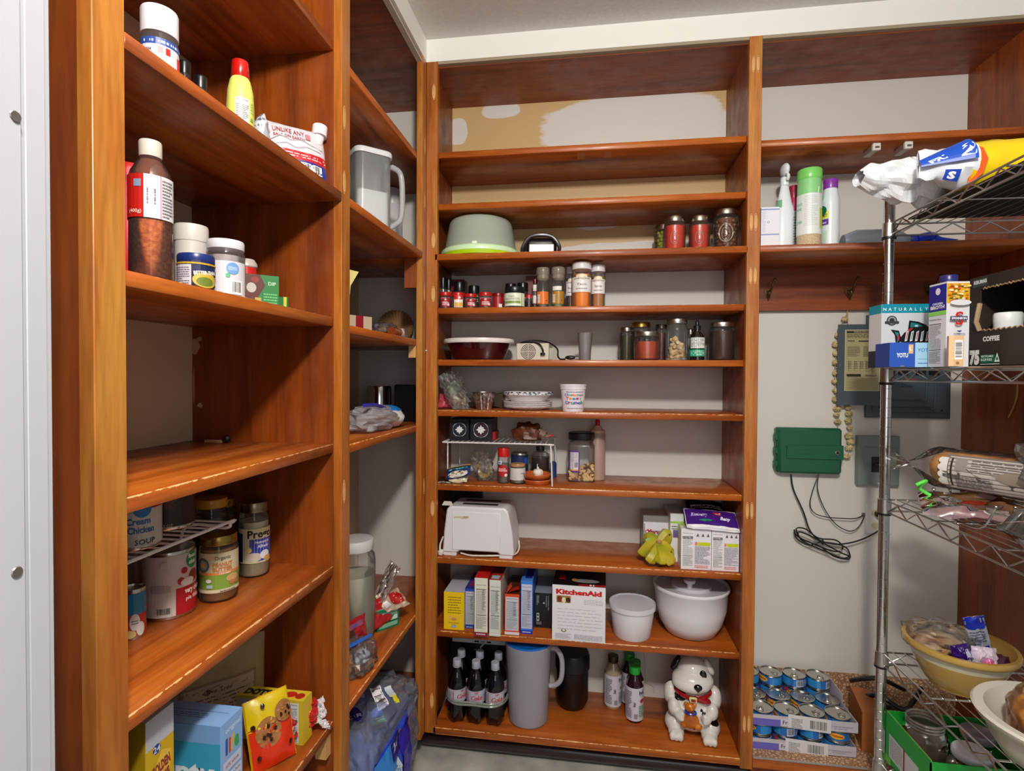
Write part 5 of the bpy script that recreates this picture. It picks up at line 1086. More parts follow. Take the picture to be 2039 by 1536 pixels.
# spray bottle
p, r, h = C(1543, 1583, 327, z, Y=.12); r *= .98; VW = mat('#e4eaf0', .3)
t = thing('spray_bottle', 'tall white spray bottle with a rounded white trigger head behind the carton', 'spray bottle', p, .1)
MB().lathe([(.001, 0), (r, .001), (r, h * .5), (r * .8, h * .56), (r * .42, h * .76), (r * .38, h * .78)], VW, sy=.7).build('bottle', t)
mb = MB(); ribbed(mb, r * .46, h * .755, h * .09, VW); mb.build('collar', t)
mb = MB(); mb.ell((0, .0, h * .93), (r * .42, r * .9, h * .075), VW); mb.tube(smooth([(0, -r * .3, h * .9), (0, -r * .9, h * .84), (0, -r * .7, h * .8)]), .005, VW); mb.build('trigger_head', t)
a = Art(); a.rect(-r * 1.3, h * .5, -r * .6, h * .58, '#7fc09c'); 
a.on(MB(), cyl_map(r * .9)).build('label', t, flat=True)
def tubj(xl, xr, yt, Y, lab, body, cap, hf, fn=None, name='cleaner_bottle'):
    p, r, h = C(xl, xr, yt, z, Y=Y); t = thing(name, lab, 'bottle', p, face(*p[:2]), 'cleaning bottles')
    return t, r, h
t, r, h = tubj(1568, 1594, 367, .2, 'crimson capped bottle peeking between the spray bottle and the green canister', 0, 0, 0); 
MB().lathe([(.001, 0), (r, .001), (r, h * .7), (r * .85, h * .8)], mat('#c9205a', .35)).build('bottle', t); mb = MB(); ribbed(mb, r * .8, h * .8, h * .17, mat('#b02c50', .35)); mb.build('cap', t)
Art().rect(-r * 1.4, .005, r * 1.4, h * .62, '#c8ccd0').lines(-r, .01, r, h * .55, 14, '#6a6e74').on(MB(), cyl_map(r + .0004)).build('label', t, flat=True)
t, r, h = tubj(1587, 1638, 340, .09, 'round canister with lime green cap and white label, speckled powder inside', 0, 0, 0); r *= .97
MB().lathe([(.001, 0), (r * .95, .0), (r, .004), (r, h * .2)], noisy('powder', '#b5a078', '#d8c8a4', 300, .7)).build('powder', t)
MB().lathe([(r, h * .2), (r, h * .86), (r * .97, h * .88)], mat('#8fd88c', .3, coat=.4)).build('tub', t)
mb = MB(); ribbed(mb, r * 1.04, h * .87, h * .13, mat('#7fd468', .3)); mb.build('cap', t)
a = Art(); a.rect(-r * 1.9, h * .18, r * 1.6, h * .68, '#e6ecea'); a.poly([(-r * 1.4, h * .67), (r * .8, h * .67), (r * .85, h * .76)], '#e6ecea'); a.lines(-r * .4, h * .28, r * .7, h * .66, 18, '#c2c6c6', .3); a.rect(r * .95, h * .25, r * 1.5, h * .5, '#c8d83c')
for q, s_ in ((.54, 'OXI'), (.48, 'FIX'), (.32, 'STAIN')): a.text(s_, -r * .9, h * q, h * .035, '#5fae7a', w=r * .6)
a.on(MB(), cyl_map(r + .0006)).build('label', t, flat=True)
t, r, h = tubj(1634, 1674, 359, .12, 'white bottle with a purple cap and yellow and violet label', 0, 0, 0); r *= .97
MB().lathe([(.001, 0), (r, .001), (r, h * .66), (r * .98, h * .7), (r * .97, h * .73), (r * .72, h * .87)], mat('#e2eaf0', .3)).build('bottle', t)
mb = MB(); ribbed(mb, r * .78, h * .87, h * .13, mat('#8c3aa8', .3)); mb.build('cap', t)
a = Art(); a.rect(-r * 1.5, h * .45, -r * .15, h * .55, '#e8e848'); a.ell(-r * .9, h * .56, r * .55, h * .07, '#1c6a4c'); a.rect(-r * 1.5, h * .36, -r * .15, h * .44, '#6a2c9c'); a.text('FORT', -r * .75, h * .47, h * .04, '#2a2a2e', w=r * .9, bold=.03); a.text('max', -r * .7, h * .38, h * .035, '#f0e8f4', w=r * .7); a.rect(-r * 1.5, h * .12, -r * .3, h * .28, '#c4dccc'); a.ell(-r * .95, h * .75, r * .3, h * .04, '#a8d8b0')
a.on(MB(), cyl_map(r + .0004)).build('label', t, flat=True)
# spray bottle on its side
a = at(1690, 470, Y=.14); b = at(1890, 470, Y=.14)
t = thing('spray_bottle', 'spray bottle with a blue trigger lying on its side behind the rack post', 'spray bottle', (a.x, .14, z)); LL = b.x - a.x; r = .036
mb = MB(); BW = clear('#cfe0f0', .72, .15, .5)
for_l = [(.001, -.02), (r * .6, -.018), (r, .02), (r * 1.0, LL * .45), (r * .5, LL * .58), (r * .35, LL * .62)]
mb.lathe(for_l, BW); o = mb.build('bottle', t); o.rotation_euler = (0, PI / 2, 0); o.location = (0, 0, r)
BB = mat('#1438c8', .3); mb = MB(); mb.lathe([(r * .45, LL * .60), (r * .5, LL * .61), (r * .5, LL * .69), (.001, LL * .7)], BB); o = mb.build('collar', t); o.rotation_euler = (0, PI / 2, 0); o.location = (0, 0, r)
mb = MB(); mb.tube(smooth([(LL * .68, -.01, r), (LL * .78, -.02, r + .004), (LL * .86, -.03, r * .7), (LL * .97, -.05, r * .35)]), [.015] * 12 + [.011] * 13, BB); mb.tube(smooth([(LL * .76, -.02, r + .005), (LL * .82, -.03, r * .5), (LL * .80, -.05, .012)]), .008, BB); mb.build('trigger_head', t)
# coat hooks on the rail
for px, py, lab in ((1527, 583, 'tarnished brass coat hook nearest the cabinet post'), (1687, 581, 'brass coat hook above the garlic string'), (1848, 577, 'brass coat hook behind the chrome rack')):
    p = at(px, py, Y=BACK - .0225); BR = mat('#6e5a34', .35, .9)
    t = thing('coat_hook', lab, 'hook', (p.x, BACK - .0225, p.z), 0, 'coat hooks')
    MB().prism([(-.012, .012), (.012, .012), (.008, -.006), (0, -.02), (-.008, -.006)], -.003, 0, BR).build('plate', t)
    mb = MB(); mb.tube(smooth([(0, -.003, .004), (.003, -.03, .004), (.008, -.045, .03), (.012, -.046, .036)]), .003, BR); mb.tube(smooth([(0, -.003, -.006), (0, -.02, -.02), (0, -.03, -.012), (0, -.032, -.004)]), .003, BR); mb.ell((.012, -.046, .038), (.0045,) * 3, BR, 10, 8); mb.build('prongs', t)
# breaker panel
YW = BACK
def WP(px, py, d=0): return at(px, py, Y=YW - d)
GP = mat('#4c5862', .4, .3); a = WP(1726, 640, .01); b = WP(1892, 835, .01); dr = WP(1668, 647, .035), WP(1755, 808, .035)
t = thing('breaker_panel', 'grey electrical breaker panel with its door swung open', 'breaker panel', (a.x, YW, b.z)); W_ = b.x - a.x; H_ = a.z - b.z + .02
MB().rbox(0, W_, -.012, -.0005, 0, H_, .004, GP).build('cover_plate', t)
mb = MB(); mb.box(.02, W_ - .012, -.016, -.012, .02, H_ - .01, GP, .002); mb.build('recess_frame', t)
mb = MB(); DP2 = mat('#3a444c', .35, .3); ww = W_ - .02
mb.tube(smooth([(.04, -.018, .035), (W_ * .72, -.018, .035), (W_ * .8, -.018, .05), (W_ * .8, -.018, H_ * .8)], 6), .0035, GP); mb.tube(smooth([(.07, -.017, .06), (W_ * .62, -.017, .06), (W_ * .7, -.017, .075), (W_ * .7, -.017, H_ * .8)], 6), .003, GP); mb.build('embossed_ribs', t)
for q in range(4): MB().box(.055 + q * .042 + (.01 if q > 1 else 0), .085 + q * .042 + (.01 if q > 1 else 0), -.022, -.016, H_ * .42, H_ * .50, mat('#0c0c0e', .4), .001).build('breaker', t)
a2 = Art(); a2.text('Dryer', W_ * .48, H_ * .3, .012, '#1c1c20', rot=-4, shear=.2); a2.rect(W_ * .45, H_ * .36, W_ * .58, H_ * .385, '#8a3c44'); a2.ell(W_ - .03, .028, .0035, .0035, '#0c0c0e'); a2.on(MB(), plane_map((0, -.0165, 0), (1, 0, 0), (0, 0, 1))).build('markings', t, flat=True)
da, db = dr; dw, dh = db.x - da.x, da.z - db.z
d = MB().rbox(0, dw, -.002, .0, 0, dh, .0006, GP).build('door', t, (da.x - a.x, -.037, db.z - b.z))
MB().box(dw - .001, dw, 0, .022, 0, dh, GP).build('hinge_edge', d)
ar = Art(); LY = '#a9a078'; x0_, x1_ = dw * .17, dw * .92; ar.rect(x0_ - .002, dh * .176, x1_ + .002, dh * .934, '#c9c090'); ar.rect(x0_, dh * .18, x1_, dh * .93, LY); ar.rect(x0_ + .003, dh * .89, x1_ - .003, dh * .918, '#2a2620'); ar.text('WIRING DIAGRAM', (x0_ + x1_) / 2, dh * .897, dh * .016, '#c9c090', w=dw * .4)
ar.lines(x0_ + .004, dh * .83, x1_ - .004, dh * .88, 4, '#4a4430', .5, 1); ar.rect(x0_ + .006, dh * .79, x0_ + .028, dh * .8, '#2a2620'); ar.rect(x0_ + .04, dh * .785, x1_ - .02, dh * .8, '#2a2620')
ar.lines(x0_ + .006, dh * .6, x0_ + .045, dh * .73, 10, '#5a5440', .4, 2); ar.lines(x0_ + .055, dh * .6, x1_ - .006, dh * .73, 10, '#5a5440', .4, 3)
for q in range(5): ar.line([(x0_ + .01 + q * .018, dh * .55), (x0_ + .01 + q * .018, dh * .42), (x0_ + .02 + q * .018, dh * .42)], .0008, '#4a4430'); ar.lines(x0_ + .008 + q * .018, dh * .45, x0_ + .02 + q * .018, dh * .55, 5, '#5a5440', .4, q)
ar.rect(x0_ + .004, dh * .355, x0_ + .048, dh * .385, '#2a2620'); ar.text('Weatherproof', x1_ - .026, dh * .36, dh * .02, '#4a4430', w=.035)
for q in range(8): ar.rect(x0_ + .003, dh * (.2 + q * .019), x1_ - .003, dh * (.2025 + q * .019), '#5a5440', .05)
ar.on(MB(), plane_map((0, -.0022, 0), (1, 0, 0), (0, 0, 1))).build('wiring_chart', d, flat=True)
MB().tube([(.0 + .007 * math.cos(a_), -.004, dh * .49 + .007 * math.sin(a_)) for a_ in [2 * PI * k / 20 for k in range(20)]], .0012, STEEL, 6, closed=True).build('pull_ring', d)
# green sprinkler timer
a = WP(1546, 852, .03); b = WP(1672, 945, .03); GN = mat('#1c5a40', .38); W_, H_ = b.x - a.x, a.z - b.z
t = thing('sprinkler_timer', 'dark green sprinkler timer box with a round lock, mounted on the wall', 'timer box', (a.x, YW, b.z), 0)
o = MB().box(0, W_, -.032, -.001, 0, H_, GN, .006).build('case', t); 
o = MB().box(.006, W_ + .002, -.042, -.028, .0, H_ + .001, GN, .007).build('cover', t)
MB().prism([(.03, H_ * .34), (W_ + .004, H_ * .33), (W_ + .004, H_ * .64), (.03, H_ * .62)], -.047, -.04, GN).build('latch_band', t)
for q in range(3): MB().box(-.005, .004, -.036, -.012, H_ * (.12 + .3 * q), H_ * (.26 + .3 * q), GN, .002).build('hinge', t)
mb = MB(); mb.lathe([(.0075, 0), (.0075, .003), (.006, .0035), (.001, .0035)], mat('#a8a8a8', .2, 1), cap=(True, False)); mb.lathe([(.0045, .0034), (.0045, .0045), (.001, .0046)], mat('#222224', .3)); o = mb.build('lock', t); o.rotation_euler = (PI / 2, 0, 0); o.location = (W_ - .016, -.047, H_ * .48)
mb = MB(); GD2 = mat('#225f45', .45); Art().text('Orbit', W_ * .44, H_ * .44, H_ * .1, '#225f45', w=.03, bold=.03).on(mb, plane_map((0, -.0482, 0), (1, 0, 0), (0, 0, 1)))
mb.tube([(W_ * .44 + .026 * math.cos(q), -.047, H_ * .485 + .009 * math.sin(q)) for q in [2 * PI * k / 28 for k in range(28)]], .0008, GD2, 5, closed=True); mb.build('logo', t, flat=True)
# timer cords
def wallpts(pts, d): return [WP(x, y, d[i] if isinstance(d, (list, tuple)) else d) for i, (x, y) in enumerate(pts)]
CB_ = mat('#101114', .3, coat=.3)
t = thing('timer_power_cord', 'thick black power cord with a bundled coil hanging below the green timer', 'cord', WP(1640, 1080, .02)); O_ = Vector(t.location)
main = [(1575, 945), (1580, 975), (1600, 1020), (1612, 1055), (1630, 1075), (1660, 1084), (1690, 1082), (1720, 1073), (1748, 1058), (1756, 1045), (1752, 1034)]
MB().tube([v - O_ for v in smooth(wallpts(main, [.012, .015, .02, .026, .028, .03, .03, .028, .024, .02, .018]), 6)], .0026, CB_, 8).build('cord', t)
for k, lp in enumerate(([(1582, 1055), (1586, 1072), (1610, 1086), (1636, 1080), (1680, 1088), (1692, 1104), (1688, 1114), (1660, 1108), (1632, 1088), (1600, 1076), (1584, 1064)],
                        [(1586, 1053), (1604, 1054), (1630, 1072), (1664, 1076), (1678, 1090), (1668, 1099), (1640, 1092), (1612, 1080), (1592, 1070)],
                        [(1590, 1060), (1610, 1066), (1640, 1082), (1672, 1100), (1690, 1108), (1676, 1112), (1648, 1100), (1610, 1084), (1594, 1074)])):
    MB().tube([v - O_ for v in smooth(wallpts(lp, .022 + .006 * k), 6, True)], .0024, CB_, 8, closed=True).build('coil', t)
mb = MB(); v = WP(1638, 1080, .026) - O_; mb.ell(v, (.005, .008, .009), CB_, 12, 8); mb.build('cable_tie', t)
t = thing('valve_wires', 'pair of thin black wires looping from the timer to the wall hole', 'cord', WP(1630, 945, .015)); O_ = Vector(t.location)
for lp in ([(1630, 945), (1618, 978), (1613, 1005), (1622, 1022), (1645, 1030), (1680, 1033), (1703, 1033), (1721, 1026)], [(1630, 945), (1628, 975), (1640, 1010), (1662, 1042), (1686, 1057), (1702, 1056), (1714, 1044), (1721, 1028)]):
    MB().tube([v - O_ for v in smooth(wallpts(lp, [.015] + [.02] * 6 + [.004]), 6)], .0017, CB_, 7).build('wire', t)
v = WP(1719, 1025, .003) - O_; MB().box(v.x - .005, v.x + .005, v.y - .004, v.y + .002, v.z - .006, v.z + .006, mat('#6a665e', .5), .001).build('wire_clip', t)
# grey switch box
a = WP(1708, 868, .02); b = WP(1790, 969, .02); GS = mat('#7e8c88', .4, .2); W_, H_ = b.x - a.x, a.z - b.z
t = thing('disconnect_box', 'light grey-green disconnect box with one black breaker, behind the chrome post', 'electrical box', (a.x, YW, b.z))
MB().box(0, W_, -.022, -.001, 0, H_, GS, .0015).build('box', t); MB().box(W_ * .33, W_ * .56, -.024, -.02, H_ * .27, H_ * .58, mat('#141416', .4), .001).build('breaker', t); MB().box(W_ * .38, W_ * .51, -.029, -.023, H_ * .40, H_ * .45, mat('#222226', .4), .001).build('toggle', t)
ar = Art(); ar.text('GENERAL ELECTRIC', W_ * .5, H_ * .76, H_ * .035, '#6c7874', w=W_ * .75); ar.lines(W_ * .12, H_ * .36, W_ * .32, H_ * .48, 3, '#6c7874', .3); ar.ell(W_ * .5, .008, .002, .002, '#d8d8d4'); ar.on(MB(), plane_map((0, -.0222, 0), (1, 0, 0), (0, 0, 1))).build('embossing', t, flat=True)
# outlet
a = WP(1724, 1003, .004); b = WP(1776, 1065, .004); W_, H_ = b.x - a.x, a.z - b.z
t = thing('wall_outlet', 'white wall outlet plate with a black plug, partly behind the chrome post', 'outlet', (a.x, YW, b.z))
MB().box(0, W_, -.005, -.0005, 0, H_, mat('#dcdad8', .35), .0015).build('cover_plate', t)
for q in (.68, .28):
    f_ = MB(); f_.lathe([(.012, 0), (.012, .002), (.001, .0022)], mat('#cfc49a', .4)); o = f_.build('socket', t); o.rotation_euler = (PI / 2, 0, 0); o.location = (W_ * .36, -.005, H_ * q)
MB().box(W_ * .3, W_ * .62, -.028, -.0072, H_ * .60, H_ * .76, mat('#111113', .35), .003).build('plug', t)
# garlic string
GA2 = noisy('dried_garlic', '#a8935f', '#dcc99a', 50, .7, stretch=(1, 1, .5)); v = WP(1687, 625, .03)
t = thing('garlic_string', 'string of dried garlic hanging from the middle hook behind the open panel door', 'garlic string', (v.x, v.y, v.z)); O_ = Vector(t.location); ST = mat('#b39a62', .8)
L1 = [(1687, 595), (1686, 625), (1672, 655), (1665, 700), (1663, 760), (1666, 800), (1668, 850), (1670, 862)]; L2 = [(1687, 595), (1688, 630), (1689, 700), (1690, 800), (1691, 850), (1690, 900), (1684, 912)]
MB().tube([v - O_ for v in smooth(wallpts(L1, .012), 5)], .0012, ST, 6).build('string', t); MB().tube([v - O_ for v in smooth(wallpts(L2, .014), 5)], .0012, ST, 6).build('string', t)
rnd = random.Random(11)
for k, (x, y) in enumerate([(1682, 636), (1669, 668), (1664, 686), (1666, 704), (1664, 722), (1665, 742), (1663, 760), (1665, 778), (1664, 796), (1667, 814), (1666, 826), (1668, 840), (1689, 812), (1691, 824), (1690, 838), (1692, 852), (1690, 868), (1694, 880), (1691, 892), (1686, 909), (1674, 910), (1690, 786)]):
    v = WP(x, y, .014) - O_; s_ = rnd.uniform(.85, 1.15)
    MB().ell(v, (.011 * s_, .010, .0085 * s_), GA2, 14, 9, .45, 40, k).build('garlic_bulb', t, flat=True)
# stacked trays of cat food
z = .1214
LC = mat('#5a6ad0', .4)
CR = .0375; CHh = .036
def catcan():
    t = thing('pet_food_can', '', 'can', (0, 0, 0), 0, 'pet food cans in the cardboard trays'); r = CR - .0006
    MB().lathe([(.001, .002), (r * .93, .002), (r * .95, 0), (r, .003), (r * .985, .005), (r * .985, CHh - .005), (r, CHh - .003), (r * .985, CHh), (r * .93, CHh), (r * .91, CHh - .003), (.001, CHh - .003)], STEEL, cap=(False, False)).build('tin', t, sharp=60)
    a = Art(.3); a.rect(-PI * r, .0055, PI * r, CHh - .0055, '#2468b8'); a.rect(-.05, .0055, -.012, CHh - .0055, '#2c86c8'); a.barcode(.006, .007, .030, CHh - .007, bg='#c8ccd8'); a.rect(.034, .006, .042, CHh - .006, '#8a94d4'); a.ell(.052, CHh * .5, .009, .009, '#8cc4ec')
    a.ell(-.085, CHh * .55, .022, .009, '#e8b020'); a.text('Friskies', -.085, CHh * .48, .007, '#c8281c', w=.036, bold=.04); a.ell(-.11, CHh * .7, .008, .005, '#c8281c'); a.on(MB(), cyl_map(r * .987)).build('label', t, flat=True)
    mb = MB(); mb.tube([(.011 * math.cos(q), -.014 + .008 * math.sin(q), CHh + .0004) for q in [2 * PI * k / 16 for k in range(16)]], .0011, STEEL, 5, closed=True); mb.lathe([(.004, CHh - .0028), (.004, CHh - .0005), (.001, CHh)], STEEL, (0, -.005, 0), seg=10); mb.build('ring_pull', t)
    return t
cc = catcan(); used = False
tx0, tx1, TY = 1.0378, 1.346, .04; ncol, nrow, pitch = 4, 3, .0755
TRW = mat('#c2bcc4', .5); TRI = mat('#a08468', .7)
names = {0: 'lower', 1: 'upper'}
colw = ('first', 'second', 'third', 'fourth'); roww = ('front', 'middle', 'back')
for lev in (0, 1):
    zt = z + lev * (CHh * 2 + .0028)
    sx = .004 if lev else 0
    t = thing('cardboard_tray', '%s cardboard tray of the pet food stack, purple print and a white barcode sticker' % names[lev], 'tray', (tx0 + sx, TY, zt), 0, 'cardboard trays'); TWd, TD = tx1 - tx0, .2335; hh_ = .033
    MB().box(0, TWd, 0, TD, 0, .0015, TRI).build('tray_base', t)
    mb = MB(); mb.box(0, TWd, 0, .0016, 0, hh_, TRW); mb.box(0, TWd, TD - .0016, TD, 0, hh_, TRW)
    mb.prism([(TWd - .0016, 0), (TWd, 0), (TWd, hh_), (TWd - .0016, hh_)], .0016, TD, TRW)
    mb.box(TWd - .0016, TWd, TD * .45, TD, hh_, hh_ + .03, TRW); mb.box(0, .0016, .0016, TD, 0, hh_, TRW); mb.build('tray_walls', t)
    a = Art(.4); a.rect(0, 0, TWd * .28, hh_ * .66, '#6a63bc'); a.rect(TWd * .28, hh_ * .08, TWd * .44, hh_ * .8, '#cfcad6'); a.text('Friskies', TWd * .385, hh_ * .28, hh_ * .36, '#2c2a6c', w=TWd * .17); a.text('100% COMPLETE & BALANCED', TWd * .84, hh_ * .46, .0038, '#7a72b0', w=TWd * .23); a.text('for adult cats', TWd * .84, hh_ * .28, .0036, '#7a72b0', w=TWd * .12); a.line([(TWd * .70, hh_ * .5), (TWd * .71, hh_ * .4), (TWd * .725, hh_ * .64)], .0008, '#5a52a0')
    a.on(MB(), plane_map((0, 0, 0), (1, 0, 0), (0, 0, 1))).build('print', t, flat=True)
    a = Art(.35); sw = TWd * .4; a.rect(0, .001, sw, hh_ + .010, '#d8d6d8'); a.barcode(sw * .48, .002, sw * .94, hh_ + .003, bg=None, seed=4 + lev); a.lines(sw * .08, .002, sw * .34, hh_, 7, '#55555a', .4, 3)
    a.on(MB(), plane_map((TWd * (.34 + .01 * lev), -.001, 0), (1, 0, -.06), (0, 0, 1))).build('barcode_sticker', t, flat=True)
    for rw in range(nrow):
        for cl in range(ncol):
            layers = (0, 1) if (lev == 0 or rw == 2) else (0,)
            for ly in layers:
                x = tx0 + sx + .0025 + pitch * (cl + .5); y = TY + .0035 + pitch * (rw + .5); zz = zt + .0016 + ly * CHh
                if lev == 0 and rw: continue
                lb = '%s pet food can from the left, %s row, %s tray%s' % (colw[cl], roww[rw], names[lev], ', top layer' if ly else ', bottom layer')
                rz_ = [.2, -.5, 1.2, -.2, .6, 2.0, .9, -.3, .4, 1.6, -.1, .8][(cl * 5 + rw * 3 + ly * 2 + lev) % 12]
                if not used: cc.location = (x, y, zz); cc.rotation_euler[2] = rz_; cc['label'] = lb; used = True
                else: dup(cc, (x, y, zz), rz_, lb)
# tan leather-look box leaning beside the trays
n = at(1712, 1500, Z=z)
t = boxt('brown_box', 'plain orange-brown box standing between the trays and the green box', 'box', (tx1 + .058, .07, z), -.2, .055, .15, .125, '#a8622c', gloss=.45)
# dark cables behind the post
mb = MB()
for pts in ([(1.42, .2, .22), (1.46, .15, .26), (1.52, .12, .24), (1.6, .18, .28)], [(1.40, .21, .27), (1.47, .18, .30), (1.56, .2, .26)], [(1.41, .2, .2), (1.5, .16, .22), (1.58, .2, .2)]): mb.tube(smooth(pts), .0075, CB_, 8)
mb.tube([(1.42, .2, .22), (1.40, .2, .218)], .0015, STEEL, 5)
o = mb.build('appliance_cords'); tag(o, 'heap of thick black cords with plugs behind the chrome post at the bottom', 'cord')
# ================================================================== chrome wire rack
RXc, RYc, RW, RDp = 1.3165, -.15, .92, .62
t = thing('wire_rack', 'tall chrome wire shelving rack with five shelves at the right', 'wire rack', (RXc, RYc, 0)); CH = mat('#d0d0d2', .16, 1); CH2 = mat('#c4c2c0', .3, 1)
BKP = mat('#141416', .4)
for x, y in ((0, 0), (RW, 0), (0, -RDp), (RW, -RDp)):
    mb = MB(); pr = [(.0127, .002)]
    zz = .03
    while zz < 1.83: pr += [(.0127, zz), (.0122, zz + .0006), (.0122, zz + .0014), (.0127, zz + .002)]; zz += .0254
    pr += [(.0127, 1.836), (.011, 1.84), (.001, 1.841)]; mb.lathe(pr, CH, (x, y, 0), seg=20, cap=(True, False)); mb.build('post', t, sharp=30)
SZ = (1.686, 1.301, .953, .542, .244)
for zt in SZ:
    mb = MB(); R2, R1 = .0024, .0017; zb = zt - .03
    for y in (0, -RDp):
        mb.tube([(.014, y, zt), (RW - .014, y, zt)], R2, CH2, 8); mb.tube([(.014, y, zb), (RW - .014, y, zb)], R2, CH2, 8); n = 20
        mb.tube([(.02 + (RW - .04) * k / n, y, zt - .002 if k % 2 else zb + .002) for k in range(n + 1)], .0019, CH, 6)
    for x in (0, RW):
        mb.tube([(x, -.014, zt), (x, -RDp + .014, zt)], R2, CH2, 8); mb.tube([(x, -.014, zb), (x, -RDp + .014, zb)], R2, CH2, 8); n = 14
        mb.tube([(x, -.02 - (RDp - .04) * k / n, zt - .002 if k % 2 else zb + .002) for k in range(n + 1)], .0019, CH, 6)
    for k in range(1, 33): x = RW * k / 33; mb.tube([(x, 0, zt + .0012), (x, -RDp, zt + .0012)], .0013, CH2, 5)
    for y in (-RDp * .33, -RDp * .66): mb.tube([(0, y, zt - .003), (RW, y, zt - .003)], .0022, CH2, 6)
    mb.build('shelf', t)
    for x, y in ((0, 0), (RW, 0), (0, -RDp), (RW, -RDp)):
        mb = MB(); mb.lathe([(.0129, zt - .036), (.017, zt - .034), (.0155, zt + .002), (.0129, zt + .004)], CH2, (x, y, 0), seg=20, cap=(False, False)); mb.lathe([(.0129, zt - .041), (.0168, zt - .04), (.0172, zt - .034), (.0129, zt - .033)], BKP, (x, y, 0), seg=20, cap=(False, False)); mb.build('collar', t)
X0, Y0 = RXc, RYc
# black liner board on the top shelf
tag(MB().box(X0 + .03, X0 + RW - .03, Y0 - RDp + .03, Y0 - .03, 0, .004, mat('#08080a', .6)).build('liner_board', None, (0, 0, 1.6892)), 'black board lying on the top wire shelf under the bread bags', 'liner')
# bread bags
zt = 1.6935
a = at(1930, 330, Y=-.36); t = thing('bread_bag', 'yellow bread bag with blue and white end on top of the rack', 'bread', (1.452, -.365, zt)); YEL = mat('#eccc10', .3, coat=.3)
L_ = .36
def tubebag(mb, x0, x1, prof, m, n=28, seg=20, amp=.1, seed=1, cz=.05, cy=0, lift=None):
    vs = []
    for i in range(n + 1):
        u = i / n; x = x0 + (x1 - x0) * u; k = 0
        while k < len(prof) - 2 and prof[k + 1][0] < u: k += 1
        f = (u - prof[k][0]) / (prof[k + 1][0] - prof[k][0]); ry = prof[k][1] + (prof[k + 1][1] - prof[k][1]) * f; rz = prof[k][2] + (prof[k + 1][2] - prof[k][2]) * f
        for j in range(seg):
            q = 2 * PI * j / seg; w_ = 1 + amp * noise.noise(Vector((x * 28 + seed, math.cos(q) * 2, math.sin(q) * 2))); vs.append((x, cy + ry * w_ * math.cos(q), max(.0008, (cz * min(1, rz / .04 + .25) if lift is None else cz + lift * (1 - u) ** 1.5) + rz * w_ * math.sin(q))))
    mb.add(vs, [(i * seg + j, i * seg + (j + 1) % seg, (i + 1) * seg + (j + 1) % seg, (i + 1) * seg + j) for i in range(n) for j in range(seg)], m); return mb
tubebag(MB(), -.10, .28, [(0, .050, .052), (.3, .052, .057), (.95, .052, .057), (1, .005, .005)], YEL, amp=.06, cz=.058).build('loaf_bag', t, sharp=60)
a2 = Art(.3)
def yb(x, y, e): q = y / .055; return Vector((x, -.0585 * math.cos(q) - e - .0012, .054 + .053 * math.sin(q)))
a2.poly([(-.10, -.06), (-.085, -.03), (-.08, 0), (-.085, .03), (-.10, .06)], '#e8602c'); a2.text('Grain', .02, .0, .02, '#1c3c94', rot=80, bold=.04, w=.05, shear=.2); a2.text('essentials', .05, .0, .012, '#2a2c4c', rot=80, w=.06); a2.rect(.064, -.03, .078, .03, '#d0301c'); a2.text('wheat', .071, 0, .008, '#f4e8d8', rot=90, w=.03)
a2.on(MB(), yb).build('print', t, flat=True)
t2 = MB(); tubebag(t2, -.185, -.09, [(0, .006, .030), (.15, .014, .036), (.35, .03, .030), (.7, .046, .046), (1, .051, .054)], mat('#e9edf6', .3, coat=.3), amp=.2, cz=.058, seed=4, lift=.012); t2.build('white_end', t, sharp=50)
a3 = Art(.3); a3.rect(-.19, .0, -.10, .06, '#1c50c0'); a3.text('2', -.115, .012, .03, '#f2f4fa', bold=.06, shear=.2); a3.text('FRI', -.16, .012, .016, '#e8eef8', bold=.04, rot=20); a3.rect(-.15, -.05, -.125, -.02, '#1840b4'); a3.text('S', -.138, -.044, .018, '#f2f4fa', bold=.06)
def wb_(x, y, e):
    u = (x + .20) / .11; r_ = .014 + .041 * min(1, u * 1.15); q = y / .055; return Vector((x, -(r_ * 1.12) * math.cos(q) - e - .001, .056 + (r_ * 1.1) * math.sin(q)))
a3.on(MB(), wb_).build('blue_print', t, flat=True)
a = at(1722, 372, Y=-.42)
t = thing('bread_bag', 'crumpled white plastic bread bag drooping over the left end of the top shelf', 'bread', (1.338, -.252, zt - .0)); mb = MB()
WB = mat('#e6e9ee', .28, coat=.4)
tubebag(mb, -.145, .15, [(0, .03, .018), (.08, .036, .034), (.3, .044, .048), (.6, .050, .060), (.9, .048, .055), (1, .01, .01)], WB, amp=.4, cz=.06, seed=9, lift=.022, n=40, seg=30); mb.build('bag', t, flat=True)
Art(.3).ell(.02, .02, .03, .016, '#f0e0b0').rect(.10, -.012, .135, .018, '#1c50c0').text('S', .12, -.006, .018, '#f0f4fa', bold=.05).on(MB(), lambda x, y, e: Vector((x, -.052 - e, .042 + y))).build('print', t, flat=True)
# boxes on the second shelf
z = 1.3045
p, W_, h = B(1756, 1866, 606, z, -.245); a = Art(.35); W_ = .115
a.rect(0, 0, W_, h, '#c9cdd2'); a.rect(0, h * .86, W_, h, '#0f8ca4'); a.rect(0, 0, W_, h * .27, '#0e1226')
for k, ch in enumerate('NATURALLY'): a.text(ch, W_ * (.06 + .102 * k), h * .895, h * .05, '#e6ecee')
a.ell(W_ * .2, h * .74, W_ * .105, W_ * .105, '#1c2024'); a.ell(W_ * .2, h * .74, W_ * .085, W_ * .085, '#8f9498'); a.ell(W_ * .2, h * .745, W_ * .05, W_ * .045, '#2a2e32'); a.rect(W_ * .06, h * .69, W_ * .34, h * .73, '#3a3e44')
